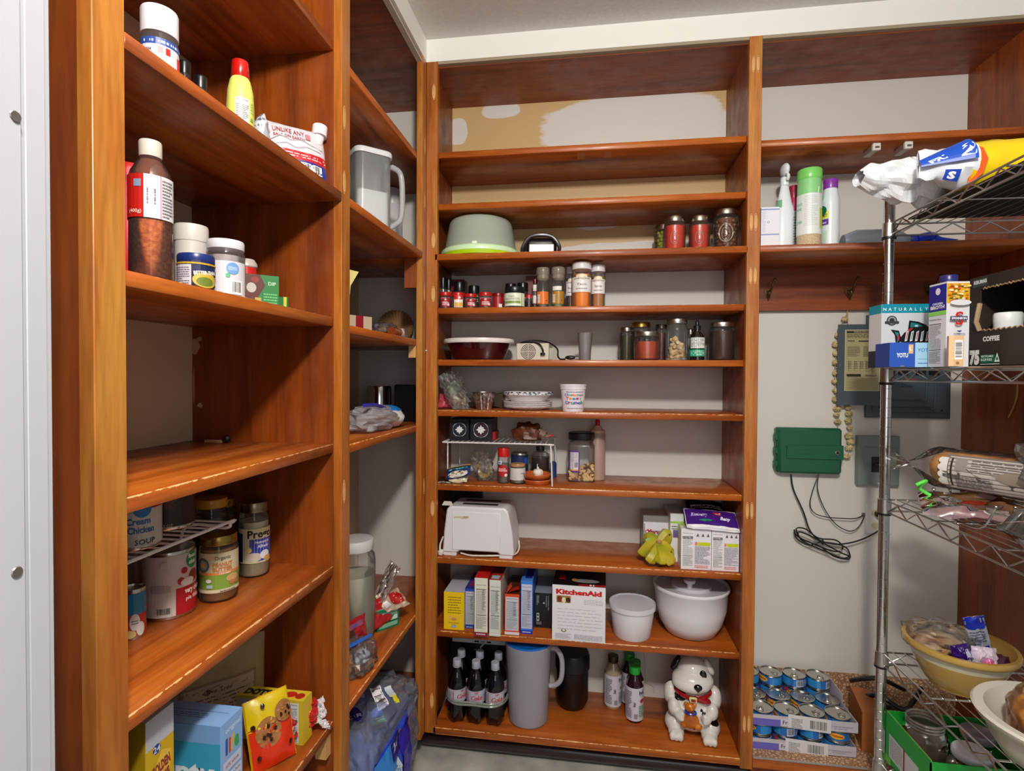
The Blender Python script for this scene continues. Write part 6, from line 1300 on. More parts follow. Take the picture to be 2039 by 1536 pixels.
# fish in bold black, teal and red
fx_ = lambda u, v: (W_ * u, h * v)
a.poly([fx_(.32, .42), fx_(.45, .55), fx_(.62, .63), fx_(.85, .66), fx_(1, .62), fx_(1, .40), fx_(.8, .36), fx_(.55, .37)], '#15161a'); a.poly([fx_(.18, .60), fx_(.34, .58), fx_(.38, .48), fx_(.34, .34), fx_(.22, .30), fx_(.28, .40), fx_(.26, .52)], '#15161a'); a.poly([fx_(.52, .6), fx_(.54, .74), fx_(.72, .72), fx_(.9, .66)], '#15161a')
a.poly([fx_(.25, .57), fx_(.33, .55), fx_(.35, .46), fx_(.30, .38), fx_(.31, .48)], '#1c7a80'); a.ell(W_ * .33, h * .47, W_ * .02, h * .05, '#b82a34'); a.poly([fx_(.56, .63), fx_(.57, .71), fx_(.7, .69), fx_(.8, .65)], '#1c7a80'); a.poly([fx_(.46, .55), fx_(.56, .62), fx_(.62, .62), fx_(.55, .57)], '#b82a34'); a.ell(W_ * .68, h * .655, W_ * .06, h * .025, '#1c7a80'); a.ell(W_ * .68, h * .655, W_ * .035, h * .012, '#d8dcde')
for k in range(5): a.poly([fx_(.48 + .1 * k, .56), fx_(.53 + .1 * k, .58), fx_(.50 + .1 * k, .42), fx_(.45 + .1 * k, .41)], '#d8dcde'); a.poly([fx_(.495 + .1 * k, .55), fx_(.515 + .1 * k, .56), fx_(.49 + .1 * k, .44), fx_(.475 + .1 * k, .44)], ('#b82a34', '#1c7a80')[k % 2])
a.text('S', W_ * .1, h * .13, h * .13, '#8fa0b0'); a.text('BONELESS', W_ * .2, h * .05, h * .045, '#c8d0d8')
ls = Art(); ls.rect(0, 0, .06, h, '#e4e6ea'); ls.rect(0, h * .86, .06, h, '#18a0b8'); ls.rect(0, 0, .06, h * .27, '#1c1e28')
boxt('salmon_box', 'white and teal box with a stylised black fish drawing', 'box', (1.2555 + W_ / 2, -.245, z), 0, W_, .06, h, '#d0d3d8', a, left=ls)
p, W_, h = B(1772, 1822, 683, z, -.34); a = Art(); a.rect(0, 0, W_, h, '#2350b0'); a.text('YOTU', W_ * .5, h * .4, h * .17, '#e8ecf4', w=W_ * .45, bold=.04); a.rect(W_ * .74, h * .55, W_ * .92, h * .92, '#d8b07c'); a.text('L', W_ * .83, h * .68, h * .15, '#f4f0e8'); a.ell(W_ * .5, 0, W_ * .1, h * .08, '#6a6a7c', a1=180)
boxt('blue_box', 'small royal blue box with white lettering in front of the fish box', 'box', p, -.04, W_, .07, h, '#1c46a4', a)
p, W_, h = B(1824, 1860, 683, z, -.335); W_ *= 1.3; a = Art(); a.rect(0, 0, W_, h, '#9cc8e4'); a.text('YOTU', W_ * .48, h * .62, h * .15, '#2c78b8', w=W_ * .6); a.lines(W_ * .2, h * .3, W_ * .8, h * .36, 1, '#6aa0c8'); a.lines(W_ * .2, h * .12, W_ * .7, h * .2, 1, '#2c68b0')
boxt('light_blue_box', 'small pale blue box between the royal blue box and the broth carton', 'box', p, .03, W_, .06, h, '#94c2e0', a)
a_ = at(1885, 565, Y=-.40); b_ = at(1930, 565, Y=-.40); W_ = .047; h = a_.z - z
fr = Art(); fr.rect(0, 0, W_, h, '#d9dade'); fr.rect(0, h * .76, W_, h, '#d8a820')
rnd = random.Random(3)
for q in range(60): fr.ell(rnd.uniform(W_ * .05, W_ * .95), rnd.uniform(h * .79, h * .985), rnd.uniform(.002, .005), rnd.uniform(.0012, .0028), rnd.choice(('#e8cf7c', '#e6b83c', '#f0e2b4', '#4f7a2c', '#d85c1c', '#c88a1c', '#eed890')), n=8)
fr.ell(W_ * .5, h * .765, W_ * .46, h * .035, '#d9dade'); fr.text('S', W_ * .45, h * .50, h * .16, '#c42424', bold=.01); fr.rect(W_ * .05, h * .555, W_ * .8, h * .60, '#24285c'); fr.text('SWANSON', W_ * .43, h * .563, h * .028, '#eef0f4', w=W_ * .66, bold=.04); fr.ell(W_ * .45, h * .43, W_ * .1, h * .018, '#2a2c6c', a0=180, a1=360); fr.lines(W_ * .2, h * .37, W_ * .7, h * .40, 2, '#5a5c7c'); fr.rect(W_ * .02, h * .08, W_ * .2, h * .2, '#e0582c'); fr.ell(W_ * .1, h * .05, W_ * .09, h * .025, '#4f8a34')
lf = Art(); d_ = .056; lf.rect(0, 0, d_, h, '#dcdde2'); lf.rect(0, h * .68, d_, h, '#2a2890'); lf.text('CHICKEN', d_ * .5, h * .76, h * .025, '#e8eaf4', w=d_ * .6, bold=.04); lf.text('BROTH', d_ * .5, h * .71, h * .04, '#e8eaf4', w=d_ * .8, bold=.05); lf.rect(0, h * .63, d_, h * .68, '#8cd858'); lf.facts(d_ * .02, h * .02, d_ * .8, h * .61, 3, '#dcdde2'); lf.ell(d_ * .55, h * .92, d_ * .14, d_ * .14, '#e4e6f0')
t = boxt('broth_carton', 'tall broth carton with a noodle bowl picture and purple screw cap', 'carton', ((a_.x + W_ / 2), -.40, z), .06, W_, d_, h, '#d8d9de', fr, left=lf)
MB().prism([(-W_ / 2, 0), (W_ / 2, 0), (W_ / 2, .004), (-W_ / 2, .004)], .0, d_, mat('#e0e0e4', .4)).build('top_fold', t, (0, 0, h))
mb = MB(); ribbed(mb, .0165, h + .004, .018, mat('#2c2c6c', .3), 22); mb.build('cap', t, (.0, .03, 0))
a_ = at(1893, 668, Y=-.47); b_ = at(1931, 668, Y=-.47); W_ = (b_.x - a_.x) * .72; h = a_.z - z; a = Art(); a.rect(0, 0, W_, h, '#d0a878'); a.rect(0, 0, W_ * .34, h, '#dcb688'); a.barcode(W_ * .4, h * .22, W_ * .92, h * .85, horiz=True); a.ell(W_ * .6, h * .1, .003, .003, '#8a6a3c')
boxt('wood_print_box', 'small wood-print carton with a barcode leaning by the broth carton', 'box', ((a_.x + b_.x) / 2 + .002, -.455, z), -.25, W_, .012, h, '#cfa676', a)
# open brown coffee pod box: its long side faces the room, torn open
p0 = at(1931, 557, X=1.40); h = p0.z - z; BRN = mat('#2e241e', .5); BR2 = mat('#5c432c', .7); Ln = .30
t = thing('coffee_box', 'large dark brown coffee pod box torn open on the second shelf', 'box', (1.40, p0.y, z), -PI / 2)
# local: x runs toward the camera along the visible side, y runs into the box (+X of room)
D_ = .2
MB().box(0, Ln, 0, .003, 0, h * .40, BRN).build('lower_panel', t); MB().box(0, Ln, 0, .003, h * .86, h, BRN).build('upper_panel', t); MB().box(0, .035, 0, .003, h * .40, h * .86, BRN).build('corner_panel', t)
MB().box(0, .003, .003, D_, 0, h, BRN).build('end_panel', t); MB().box(0, Ln, D_ - .003, D_, 0, h, BR2).build('back_panel', t); MB().box(0, Ln, 0, D_, 0, .003, BR2).build('bottom_panel', t); MB().box(0, Ln, 0.003, D_, h - .003, h, BRN).build('top_panel', t); MB().box(Ln - .003, Ln, .003, D_, 0, h, BRN).build('end_panel', t)
mb = MB(); mb.tube([(x / 60 * Ln, .0, h * .40 + .002 * math.sin(x * 2.1)) for x in range(9, 60)], .0016, mat('#a88a68', .8), 5); mb.tube([(x / 60 * Ln, .0, h * .86 + .002 * math.sin(x * 2.7)) for x in range(9, 60)], .0016, mat('#a88a68', .8), 5); mb.tube([(.035, 0, h * .4), (.033, -.006, h * .5), (.036, -.004, h * .62), (.034, 0, h * .7)], .005, mat('#a88a68', .8), 6); mb.build('torn_edges', t)
a = Art(); a.rect(.012, h * .89, .058, h * .975, '#3c4a50'); a.text('KEURIG', .035, h * .925, h * .035, '#e8eaea', w=.040, bold=.06); a.text('COFFEE', .072, h * .28, h * .05, '#e8e8e6', w=.05, bold=.05); a.text('75', .022, h * .04, h * .14, '#eeeeec', w=.032, bold=.08); a.rect(.042, h * .045, .085, h * .13, '#1c6a50'); a.text('RECYCLABLE', .062, h * .105, h * .02, '#dfe8e4', w=.036, bold=.04); a.text('K-CUP PODS', .06, h * .065, h * .025, '#dfe8e4', w=.034, bold=.04); a.poly([(.084, h * .05), (.1, h * .05), (.092, h * .15)], '#dfe8e4'); a.poly([(.088, h * .07), (.096, h * .07), (.092, h * .115)], '#1c6a50'); a.rect(.042, h * .025, .1, h * .032, '#dfe8e4')
for q in range(14): a.line([(.004, h * (.02 + .06 * q) + 0), (.011, h * (.05 + .06 * q)), (.018, h * (.02 + .06 * q))], .0006, '#5a4c40')
a.on(MB(), plane_map((0, 0, 0), (1, 0, 0), (0, 0, 1))).build('print', t, flat=True)
w1, r1, h1 = (1.40 + .045, p0.y - .075), .021, .098
for k, (x, y, lb) in enumerate(((1.440, p0.y - .06, 'white lidded pod cup standing in the torn opening of the brown box'), (1.46, p0.y - .145, 'second grey pod cup farther right inside the brown box'))):
    zq = z + .0035
    MBm = MB().lathe([(.001, 0), (.024, 0), (.025, h * .46 if k == 0 else h * .38), (.0255, h * .47 if k == 0 else h * .39), (.0255, h * .55 if k == 0 else h * .42), (.023, h * .57 if k == 0 else h * .43), (.001, h * .57 if k == 0 else h * .43)], mat('#e2e5e6' if k == 0 else '#8a8c90', .3), seg=28, cap=(False, False))
    tag(MBm.build('pod_cup', None, (x, y, zq)), lb, 'cup')
# chain hanging from the shelf
# bread in the wire basket, third shelf
z = .9565
t = thing('wire_basket', 'chrome wire basket with curved prongs holding the bread loaf', 'basket', (1.43, -.40, z)); mb = MB()
for q in range(7): x = -.08 + q * .035; mb.tube(smooth([(x, .10, .055), (x, .085, .035), (x, .06, .008), (x, .0, .003), (x, -.06, .008), (x, -.085, .035), (x, -.1, .06)], 5), .0022, CH, 6); mb.ell((x, -.1, .062), (.004,) * 3, CH, 8, 6); mb.ell((x, .1, .057), (.004,) * 3, CH, 8, 6)
mb.tube([(-.09, 0, .003), (.14, 0, .003)], .0024, CH, 6); mb.build('wires', t)
a = at(1815, 900, Y=-.33)
def loaf(lab, loc, rz, lx, ry, rz2, crust, seed, lbl=None, knot=True, top='#e0b878'):
    t = thing('bread_loaf', lab, 'bread', loc, rz); CRm = noisy('crust' + str(seed), crust, top, 9, .55, 5, lo=.35, hi=.6)
    mb = MB(); n = 20; seg = 20; vs = []
    for i in range(n + 1):
        u = i / n; k = (1 - abs(2 * u - 1) ** 7) ** .5 * (1 + .03 * math.cos(u * 46))
        for j in range(seg): q = 2 * PI * j / seg; vs.append((lx * u, ry * k * math.cos(q) * (1.05 if math.sin(q) > .2 else .95), rz2 * (1 + .9 * k * math.sin(q))))
    mb.add(vs, [(i * seg + j, i * seg + (j + 1) % seg, (i + 1) * seg + (j + 1) % seg, (i + 1) * seg + j) for i in range(n) for j in range(seg)], CRm); mb.build('loaf', t, sharp=60)
    mb = MB(); vs = []; n = 26; seg = 26
    for i in range(n + 1):
        u = i / n; x = -.09 + (lx + .11) * u
        k = (.55 - u * 3.6 if u < .13 else .12 + (u - .13) * 6 if u < .28 else 1.07)
        for j in range(seg): q = 2 * PI * j / seg; w_ = 1 + .05 * noise.noise(Vector((x * 60 + seed, math.cos(q) * 3, math.sin(q) * 3))); vs.append((x, ry * k * w_ * math.cos(q) * 1.06, rz2 + rz2 * k * w_ * math.sin(q)))
    mb.add(vs, [(i * seg + j, i * seg + (j + 1) % seg, (i + 1) * seg + (j + 1) % seg, (i + 1) * seg + j) for i in range(n) for j in range(seg)], clear('#fbfbfb', .04, .08, .5)); mb.build('film', t, flat=True)
    if lbl: lbl.on(MB(), lambda x, y, e: Vector((x, -ry * 1.13 * math.cos(y / rz2) - e, rz2 + rz2 * 1.12 * math.sin(y / rz2)))).build('label', t, flat=True)
    return t
lb = Art(.35); lb.rect(.05, -.04, .24, .038, '#7a6e66'); lb.rect(.058, -.036, .24, .034, '#b8b2ac'); lb.rect(.042, -.03, .056, .03, '#d8d4d0')
for q in range(4): lb.ell(.043, -.022 + q * .015, .005, .006, '#d8d4d0')
lb.rect(.062, -.03, .066, .03, '#3a2a24'); lb.lines(.072, -.034, .14, -.004, 9, '#5a5450', .4, 2); lb.lines(.10, .005, .22, .03, 5, '#6a645e', .4, 3); lb.ell(.18, .0, .035, .012, '#8a7e70'); lb.rect(.071, .006, .093, .03, '#8e8884')
loaf('bagged brown bread loaf with a grey printed label in the wire basket', (1.355, -.28, z + .065), -.95, .23, .048, .045, '#8a4212', 1, lb, top='#e0a250')
t = thing('sausage_packet', 'flat packet with dark red contents under the bread loaf', 'packet', (1.405, -.395, z + .035), -.4); mb, fn = pillow((0, 0, 0), (1, 0, 0), (0, .94, .3), .19, .09, .012, mat('#7a1a10', .3, coat=.5), .006, 4); mb.build('contents', t)
mb, fn = pillow((0, 0, .001), (1, 0, 0), (0, .94, .3), .24, .11, .015, clear('#e0c8cc', .35, .08, .8), .01, 6); mb.build('film', t)
MB().tube(smooth([(-.09, .02, .01), (-.12, .01, .03), (-.11, 0, .05), (-.13, -.01, .04)]), .004, mat('#5ad84c', .4)).build('green_tab', t)
# white pastry box and clamshell
t = boxt('pastry_box', 'white pastry box with pink lettering wrapped in clear film on the third shelf', 'box', (1.485, -.555, z + .092), -.95, .19, .13, .05, '#e2dfdc', Art().text('BAKERY Fresh', .1, .036, .011, '#d88a8a', w=.12, shear=.2).rect(.0, .0, .19, .002, '#c8b8b0'))
MB().lathe([(.012, 0), (.012, .0006)], mat('#e6d8cc', .4), seg=18).build('sticker', t, (-.04, -.001, .043)).rotation_euler = (PI / 2, 0, 0)
mb = MB(); crumple(mb, (0, .05, .045), (.125, .09, .07), FILM, 21, .25, -.01); mb.build('film', t, flat=True)
a = at(1990, 1090, Y=-.55)
t = thing('pastry_clamshell', 'clear clamshell of golden pastries at the front of the third shelf', 'clamshell', (1.438, -.635, z), -.6); g = clear('#f0f0f0', .08, .05, .9)
MB().lathe([(.001, .001), (.085, .001), (.10, .02), (.115, .035), (.118, .036)], g, seg=40, cap=(False, False), sx=1.25).build('tray', t); MB().lathe([(.118, .037), (.112, .04), (.098, .07), (.085, .075), (.001, .076)], g, seg=40, cap=(False, False), sx=1.25).build('lid', t)
PS = noisy('pastry', '#a0581c', '#e8b868', 40, .5, coat=.2)
for k, (x, y, s_) in enumerate([(-.08, -.03, 1), (-.04, -.055, 1.1), (.005, -.06, 1), (.05, -.055, 1), (-.06, .03, 1), (.0, .0, 1.2), (.06, .0, 1), (.02, .05, 1), (.09, -.03, .9)]):
    tag(MB().ell((0, 0, .022), (.024 * s_, .02 * s_, .018), PS, 14, 10, .3, 30, k).build('pastry', t, (x, y, .006)), None, None)
MB().box(-.07, .07, -.06, .05, .0025, .006, mat('#22140e', .4)).build('tray_liner', t)
# bowls on the fourth shelf
z = .5455
t = thing('mixing_bowl', 'yellow stoneware mixing bowl with a white band, holding bagged bread', 'bowl', (1.413, -.297, z)); YB = mat('#b8954a', .15, coat=.5); YW_ = mat('#cfc6b0', .15, coat=.5); r = .111; h = .105
MB().lathe([(.001, .003), (r * .52, 0), (r * .55, .006), (r * .6, .012), (r * .76, h * .42), (r * .86, h * .66)], YB, seg=56, cap=(False, False)).build('bowl_body', t, sharp=60)
MB().lathe([(r * .86, h * .66), (r * .91, h * .8), (r * .925, h * .84)], YW_, seg=56, cap=(False, False)).build('white_band', t)
MB().lathe([(r * .925, h * .84), (r * 1.0, h * .86), (r * 1.02, h * .93), (r * 1.0, h), (r * .93, h), (r * .9, h * .85), (r * .75, h * .4), (r * .5, .012), (.001, .01)], YB, seg=56, cap=(False, False)).build('rim', t, sharp=60)
t = thing('wrapped_bread', 'round bread in cling film inside the yellow bowl', 'bread', (1.385, -.265, z + h * .62)); mb = MB(); mb.ell((0, 0, .018), (.058, .045, .022), noisy('bun', '#a8682c', '#e8cf9c', 20, .6), 22, 14, .15, 20, 3); mb.build('bread', t); mb = MB(); crumple(mb, (0, .004, .03), (.07, .052, .038), FILM, 31, .25); mb.build('film', t, flat=True)
P1 = at(1950, 1262, Y=-.27)
t = packet('snack_wrapper', 'blue and silver wrapper standing up at the back of the yellow bowl', 'wrapper', (1.462, -.285, z + h * 1.05), (.8, -.4, .35), (-.3, -.1, 1), .042, .115, .012, '#b9c0cc', Art(.25).rect(-.021, .03, .021, .058, '#1c38c0').rect(-.021, -.058, .021, -.015, '#1830b4').lines(-.015, -.01, .015, .026, 6, '#5a6480', .4), .006, 3)
MB().ell((0, 0, 0), (.024, .014, .02), mat('#4a0c34', .25, coat=.5), 16, 10, .4, 40, 5).build('jam_pouch', None, (1.475, -.335, z + h * .72)) and tag(bpy.data.objects['jam_pouch'], 'dark plum coloured pouch at the right side of the yellow bowl', 'pouch')
packet('snack_wrapper', 'deep purple wrapper at the front of the yellow bowl', 'wrapper', (1.392, -.345, z + h * .87), (1, 0, .25), (-.2, .3, 1), .036, .052, .010, '#34126c', Art(.25).rect(.004, -.016, .014, .016, '#b8b4cc').text('Rx', .009, -.004, .008, '#34126c', rot=70), .008, 5)
packet('snack_wrapper', 'pink and white wrapper at the front right of the yellow bowl', 'wrapper', (1.433, -.352, z + h * .86), (1, -.1, .0), (.1, .35, 1), .05, .055, .012, '#d8c6d8', Art(.3).ell(.002, -.008, .014, .014, '#c86ca0').ell(.004, -.006, .006, .006, '#d8385c').lines(.006, -.024, .02, -.012, 3, '#8a3060'), .008, 8)
tag(MB().ell((0, 0, 0), (.06, .045, .014), mat('#1c0c24', .3, coat=.6), 20, 10, .2, 30, 3).build('dark_pouch', None, (1.415, -.31, z + h * .55)), 'dark glossy pouch lining the bottom of the yellow bowl', 'pouch')
t = thing('casserole_bowl', 'large off-white bowl holding a bagged orange squash at the lower right corner', 'bowl', (1.436, -.565, z)); WC = mat('#d6d0c4', .2, coat=.4); r = .137; h = .085
MB().lathe([(.001, .002), (r * .6, 0), (r * .7, .004), (r * .84, h * .4), (r * .9, h * .72), (r * .93, h * .76), (r * .99, h * .8), (r * 1.03, h * .95), (r * 1.0, h), (r * .88, h * .98), (r * .83, h * .7), (r * .6, .01), (.001, .008)], WC, seg=60, cap=(False, False)).build('bowl', t, sharp=50)
t = thing('bagged_squash', 'orange yellow squash in a plastic bag inside the off-white bowl', 'squash', (1.442, -.57, z + .012)); SQ2 = noisy('squash', '#d8841c', '#f0bc48', 16, .4, coat=.3); mb = MB()
n = 40; vs = []
for i in range(15):
    th = PI * i / 14
    for k in range(n): q = 2 * PI * k / n; rr = 1 + .09 * abs(math.cos(q * 4)); vs.append((.08 * math.sin(th) * math.cos(q) * rr, .08 * math.sin(th) * math.sin(q) * rr, .062 - .058 * math.cos(th)))
mb.add(vs, [(i * n + k, i * n + (k + 1) % n, (i + 1) * n + (k + 1) % n, (i + 1) * n + k) for i in range(14) for k in range(n)], SQ2); mb.build('squash', t); MB().ell((-.02, -.06, .09), (.008, .006, .006), mat('#3a3a14', .6), 10, 8).build('stem', t)
mb = MB(); crumple(mb, (0, 0, .068), (.092, .092, .07), clear('#fff4e0', .05, .1, .6), 14, .12, .006, 34, 22, p=.9); mb.build('film', t, flat=True)
tag(MB().lathe([(.001, 0), (.03, 0), (.04, .05), (.042, .052), (.001, .053)], clear('#c8c4d0', .4, .1, .8), seg=30, cap=(False, False)).build('plastic_cup', None, (1.60, -.30, z)), 'hazy plastic container behind the yellow bowl at the frame edge', 'container')
# green box of jars on the lowest shelf
z = .2475
GX, GY, GW_, GD_ = 1.335, -.335, .24, .26; GB = mat('#109c34', .4); KR = mat('#a07848', .7); hG = .132
t = thing('green_box', 'bright green open cardboard box full of glass jars on the bottom rack shelf', 'box', (GX, GY, z), .0)
MB().box(0, .003, 0, GD_ * .75, 0, hG, GB).build('side_panel', t); MB().box(0, GW_, 0, .003, 0, hG * .97, GB).build('front_panel', t); MB().box(GW_ - .003, GW_, 0.003, GD_ * .75, 0, hG, GB).build('side_panel', t); MB().box(0, GW_, GD_ * .75 - .003, GD_ * .75, 0, hG, GB).build('back_panel', t); MB().box(0, GW_, 0, GD_ * .75, 0, .003, KR).build('base', t)
MB().box(.003, .0045, .003, GD_ * .74, 0.003, hG, KR).build('liner', t)
al = Art(); al.rect(.02, hG * .15, .15, hG * .62, '#c8c8cc'); al.rect(.085, hG * .1, .092, hG * .66, '#8a2c2c'); al.lines(.025, hG * .2, .08, hG * .58, 8, '#8a8a90', .4, 2); al.rect(0, 0, .03, hG * .14, '#68c040')
al.on(MB(), plane_map((0, GD_ * .75, 0), (0, -1, 0), (0, 0, 1))).build('print', t, flat=True)
DB = clear('#c8b8a8', .22, .05, .6)
for k, (x, y, rr, hh, lab) in enumerate(((.065, .135, .052, .15, 'open empty glass jar with a coiled rim at the back of the green box'), (.125, .055, .05, .115, 'glass jar with a large white lid in the green box'), (.185, .13, .045, .12, 'dark glass jar with a grey lid toward the back right of the green box'))):
    p = (GX + x, GY + y + .004, z + .004); tj = thing('glass_jar', lab, 'jar', p, 0, 'jars in the green box')
    MB().lathe([(.001, .002), (rr * .92, 0), (rr, .006), (rr, hh * .66), (rr * .9, hh * .78), (rr * .72, hh * .84), (rr * .72, hh * .97), (rr * .76, hh)], DB, seg=36, cap=(False, False)).build('body', tj)
    MB().lathe([(.001, .004), (rr * .88, .004), (rr * .93, hh * .5), (.001, hh * .52)], mat('#2a1c14', .3), seg=30, cap=(False, False)).build('contents', tj)
    if k == 0: mb = MB(); [mb.tube([(rr * .76 * math.cos(q), rr * .76 * math.sin(q), hh - .004 - .008 * w_) for q in [2 * PI * i / 30 for i in range(30)]], .0028, clear('#e8e4dc', .3, .04, 1), 6, closed=True) for w_ in range(3)]; mb.build('rim', tj)
    else: mb = MB(); mb.lathe([(rr * .8, hh * .93), (rr * .82, hh * .95), (rr * .82, hh * 1.05), (rr * .76, hh * 1.09), (.001, hh * 1.1)], mat('#d0cfda' if k == 1 else '#7c7680', .3), seg=36, cap=(True, False)); mb.build('lid', tj)
# rope hanging on the side panel
mb = MB(); RX_ = RX - .004; pts = [at(2024, 752, X=RX_), at(2026, 775, X=RX_), at(2022, 800, X=RX_), at(2008, 832, X=RX_)]
mb.tube(smooth(pts, 6), .0022, mat('#a8823c', .8), 6); tag(mb.build('twine'), 'short frayed piece of twine hanging against the right wooden side', 'twine')
# ================================================================== left cabinet, near bay
def LJ(xl, xr, yt, zb, X, **k): return C(xl, xr, yt, zb, X=X)
z = 1.6746
p, r, h = LJ(279.5, 356, 26, z, -.075)
a = Art(); a.rect(-r * 1.5, h * .05, r * 1.5, h * .55, '#d8d6dc'); a.rect(-r * 1.5, h * .52, r * 1.5, h * .6, '#2c4c9c'); a.lines(-r * 1.2, h * .53, r * 1.2, h * .59, 1, '#d8d6dc'); a.rect(-r * .4, h * .42, -r * .15, h * .5, '#c8201c'); a.rect(r * .0, h * .42, r * .25, h * .5, '#c8201c'); a.rect(-r * .35, h * .1, -r * .1, h * .42, '#8cc8dc'); a.rect(0, h * .1, r * .5, h * .4, '#e8e0cc'); a.rect(r * .7, h * .15, r * 1.1, h * .45, '#c83a3a'); a.lines(-r * 1.3, h * .3, -r * .7, h * .48, 4, '#7a7a80')
jar('plastic_jar', 'clear tub with a wide white lid and patriotic label on the top left shelf', 'jar', p, r, h, '#c4b8b0', .5, '#dcd8e0', 0, h * .3, 1.02, art=a, glass=PLAS, neck=.95, sh=.06, tw=.3)
for xl, xr, yt, X, lb in ((356, 378, 124, -.11, 'black round lid just right of the white-lidded tub'), (386, 413, 154, -.08, 'second black round lid farther along the top left shelf')):
    p, r, h = LJ(xl, xr, yt, z, X); jar('spice_jar', lb, 'jar', p, r, max(h, .03), '#1c120c', .9, '#121214', 0, .018, 1.0, neck=.95, sh=.05, group='black lidded jars')
tag(MB().box(-.03, .03, -.03, .03, 0, .1, mat('#c03038', .4), .002).build('red_carton', None, (-.21, -1.105, z)), 'red and white carton almost hidden by the near post on the top left shelf', 'box')
p, r, h = LJ(449, 508, 124, z, -.05); r *= .95
t = thing('lemon_juice_bottle', 'pale yellow-green squeeze bottle with a bright red cap', 'bottle', p, face(*p[:2]) + .1); LG = mat('#cfd468', .35)
MB().lathe([(.001, 0), (r * .95, .001), (r, h * .1), (r, h * .4), (r * .93, h * .6), (r * .75, h * .74), (r * .62, h * .78)], LG, seg=36).build('bottle', t, sharp=60)
MB().lathe([(r * .64, h * .775), (r * .66, h * .78), (r * .62, h * .985), (r * .55, h), (.001, h)], mat('#b8140e', .2, coat=.4), seg=36, cap=(True, False)).build('cap', t)
a = Art(); a.facts(-r * .45, .0, r * .55, h * .47, 3, '#d6d8d0'); a.rect(r * .62, h * .2, r * .9, h * .24, '#8a9c3c'); a.lines(r * .65, h * .3, r * 1.0, h * .45, 4, '#9aa850', .3); a.on(MB(), cyl_map(lambda y: r * 1.0)).build('label', t, flat=True)
o = at(528, 262, X=-.06)
a = Art(); a.rect(-.05, -.05, .05, .05, '#c8ccd4'); a.lines(-.03, 0, .045, .045, 6, '#6a7078', .7, 3); a.poly([(-.05, .0), (-.05, .03), (.01, -.05), (-.02, -.05)], '#4a9ad8')
packet('pouch', 'silver grey pouch with a blue stripe between the lemon bottle and the salt pouch', 'pouch', (-.07, at(521, 250, X=-.07).y - .01, z + .036), (.75, -.66, 0), (-.2, .3, 1), .08, .078, .016, '#b4b8c2', a, .006, 3)
c0 = at(605, 300, X=-.055); U0 = at(600, 245, X=-.055); hS = U0.z - z
t = thing('salt_pouch', 'white salt pouch with red and blue bands and a white spout cap', 'pouch', (-.078, c0.y + .004, z)); Rv, Uv = Vector((.72, .69, 0)), Vector((-.1, 0, 1))
wS = .125
mb, fn = pillow((0, 0, hS * .5), Rv, Uv, wS, hS, .022, mat('#cfcad0', .3, coat=.2), .003, 2); mb.build('pouch', t, sharp=60)
a = Art(.35); a.text('UNLIKE ANY', -.012, hS * .30, .010, '#a83a3c', w=.062); a.text('SALT ON EARTH', -.012, hS * .22, .006, '#a83a3c', w=.06); a.rect(-wS / 2, -hS * .14, wS / 2, hS * .01, '#c01c24'); a.rect(-wS / 2, -hS * .5, wS / 2, -hS * .14, '#1c3494'); a.barcode(.005, -hS * .32, .05, -hS * .17); a.lines(-.05, -hS * .1, .06, -hS * .02, 2, '#e8d8d8', .4)
a.line([(-.05, .016), (-.03, .028), (-.01, .022), (.01, .028), (.03, .02), (.055, .016)], .001, '#8a8a92'); a.line([(-.05, .006), (-.02, .014), (.0, .008), (.02, .014), (.05, .01)], .001, '#8a8a92'); a.rect(.02, .03, .03, .042, '#c87a80')
a.on(MB(), fn).build('print', t, sharp=60)
v = Rv.normalized() * (wS * .40) + Vector((0, 0, hS * .93)); mb = MB(); mb.tube([v - Vector((0, 0, .02)) - Rv.normalized() * .005, v], .011, mat('#d8d4d8', .3), 16); mb.tube([v, v + Vector((.0, .004, .022))], .0155, mat('#e2dee2', .3), 18); mb.build('spout_cap', t)
# second shelf
z = 1.4036
p, r, h = LJ(252, 347, 284, z, -.062); r *= .97
t = thing('chili_bottle', 'large clear bottle of coarse red-brown seasoning with a white cap', 'bottle', p, face(*p[:2]))
MB().lathe([(.001, .002), (r * .92, 0), (r, .006), (r * .97, h * .5), (r * .95, h * .52), (r, h * .7), (r * .92, h * .77), (r * .55, h * .865), (r * .46, h * .88), (r * .46, h * .92)], clear('#f0e4dc', .05, .04, .6), seg=40, cap=(True, False)).build('bottle', t, sharp=60)
SP = noisy('chili_powder', '#a8481a', '#dc8a44', 200, .7)
MB().lathe([(.001, .004), (r * .95, .006), (r * .92, h * .48), (r * .9, h * .52), (r * .8, h * .56), (.001, h * .58)], SP, seg=36, cap=(False, False)).build('seasoning', t)
MB().lathe([(r * .93, h * .5), (r * .96, h * .7), (r * .85, h * .77), (r * .5, h * .86)], clear('#b87c60', .5, .1, .2), seg=36, cap=(False, False)).build('dusty_neck', t)
mb = MB(); ribbed(mb, r * .52, h * .885, h * .115, mat('#cdc4b8', .35)); mb.build('cap', t)
a = Art(); a.rect(-r * 1.6, h * .43, -r * .3, h * .73, '#b81c14'); a.rect(-r * .3, h * .43, r * 1.3, h * .73, '#d8d4da'); a.rect(r * .42, h * .43, r * .45, h * .73, '#c85050'); a.barcode(-r * .2, h * .51, r * .25, h * .65, horiz=True, bg=None); a.lines(r * .5, h * .44, r * 1.1, h * .71, 12, '#6a6468', .5, 4); a.rect(-r * .75, h * .64, -r * .4, h * .69, '#7a8aa8'); a.text('(400g)', -r * .7, h * .46, h * .025, '#e8c8b8'); a.ell(-r * 1.3, h * .7, r * .4, h * .05, '#d8d0cc', a0=90, a1=180)
